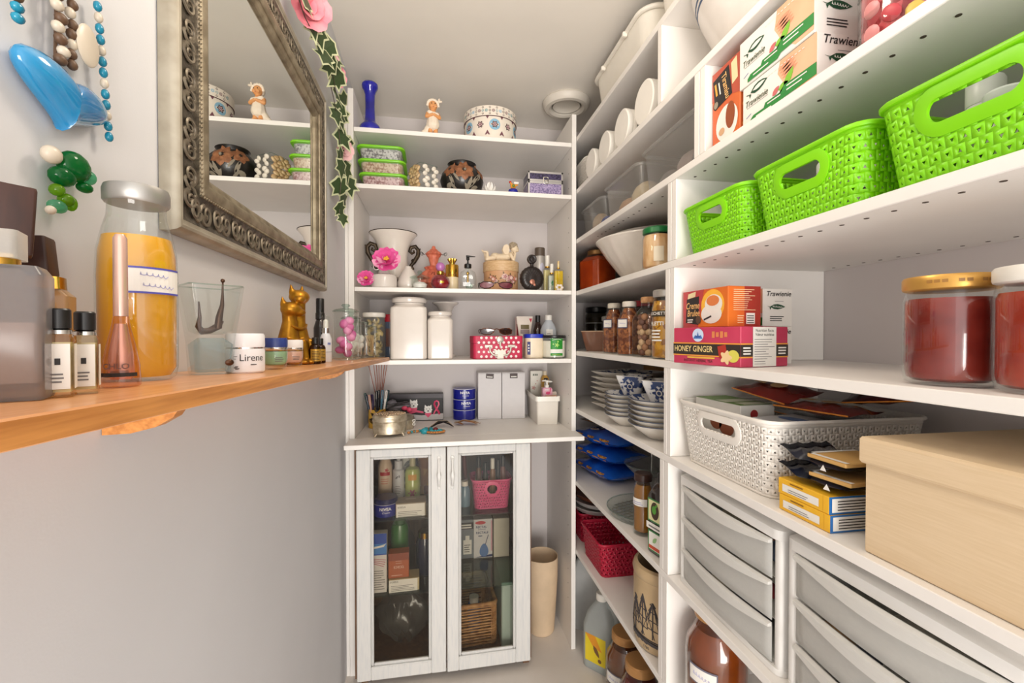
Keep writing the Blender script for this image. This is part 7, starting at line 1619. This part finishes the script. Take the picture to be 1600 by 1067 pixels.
def honey(lb, x, y, z, r, h, c, label=None, lidm=None, rz=-60, grp='big jars of honey'):
    t = thing('honey_jar', lb, 'jar', (x, y, z), rz, grp)
    L_('glass', [(r * .86, 0), (r * .97, .005), (r, .02), (r, h * .58), (r * .94, h * .68), (r * .70, h * .80), (r * .62, h * .86), (r * .62, h * .90)], GLASS, t, 40); L_('honey', [(r * .84, .006), (r * .94, .01), (r * .97, .022), (r * .97, h * .575), (r * .91, h * .67), (r * .66, h * .79)], mat('honey_%d' % c[0], c, .12, vs=10, col2=tuple(int(q * .72) for q in c), coat=.6), t, 38)
    if lidm: L_('lid', [(r * .64, h * .88), (r * .70, h * .89), (r * .70, h * .985), (r * .64, h)], lidm, t, 36)
    if label: dec(t, 'label', [rect(-.036, h * .36, .036, h * .52)], C('label_edge', 110, 106, 120), cyl(r), .0005, 12); dec(t, 'label_paper', [rect(-.033, h * .375, .033, h * .505)], PAPER, cyl(r), .001, 12); scrawl(t, 'handwriting', lt, cyl(r), -.022, .022, h * .44, h * .05, 6, .0004, .0014)
    return t
TNL = mat('lid_tan', (190, 140, 86), .35, .3)
honey('big honey-coloured bottle with small label under the drawer units, farther one', .680, .992, RH, .072, .262, (150, 70, 22), 'Nalewka', TNL)
honey('dark red bottle under the drawer units, nearer one', .745, .790, RH, .066, .255, (120, 30, 16), None, TNL)
# ================================================================== floor under the right unit
JUG = clear('jug_plastic', (226, 232, 232), .25, haze=.66, hcol=(226, 230, 228))
t = thing('plastic_jug', 'translucent plastic jug with yellow label on the floor, front one', 'jug', (.672, 1.735, .0005), -50)
R_('body', [(.060, .050, .02, 0), (.064, .054, .022, .006), (.064, .054, .022, .17), (.052, .046, .025, .22), (.026, .026, .024, .262), (.020, .020, .0199, .272)], JUG, t, 6); L_('cap', [(.022, .270), (.024, .273), (.024, .296), (.021, .299)], PLW, t, 26); part('handle', MB().tube([(.022, 0, .255), (.048, 0, .248), (.066, 0, .215), (.064, 0, .165)], [.011, .012, .013, .012], 10), JUG, t, 60); R_('liquid', [(.058, .048, .02, .006), (.060, .050, .02, .15)], mat('jug_liquid', (204, 210, 208), .2), t, 5)
f = front(.108); dec(t, 'label', [rect(-.046, .035, .046, .145)], C('label_lemon', 230, 206, 40), f, .0008); dec(t, 'label_art', [[(-.046, .145), (.0, .145), (.03, .09), (-.01, .10)]], C('label_tangerine', 226, 150, 40), f, .0012); dec(t, 'label_print', [leafp(.005, .085, .05, .018, -1.0), circ(.02, .052, .008)], C('label_umber2', 120, 84, 50), f, .0014)
t = thing('plastic_jug', 'tall grey-white jug in the corner behind the translucent one', 'jug', (.700, 1.985, .0005), -40)
R_('body', [(.070, .05, .02, 0), (.074, .054, .022, .006), (.074, .054, .022, .24), (.05, .04, .025, .31), (.022, .022, .0219, .34)], C('jug_grey', 206, 206, 204), t, 6); L_('cap', [(.024, .338), (.025, .341), (.025, .366), (.022, .369)], PLW, t, 26); part('handle', MB().tube([(.022, 0, .33), (.06, 0, .32), (.08, 0, .27), (.076, 0, .22)], [.012, .013, .013, .012], 10), C('jug_grey', 206, 206, 204), t, 60)
honey('big jar of brown honey with tan lid on the floor, farther one', .690, 1.545, .0005, .072, .262, (132, 74, 34), 'miod', TNL, -60, 'jars of honey on the floor')
honey('big jar of brown honey with tan lid on the floor, nearer one', .672, 1.385, .0005, .072, .270, (120, 66, 32), 'miod', TNL, -60, 'jars of honey on the floor')
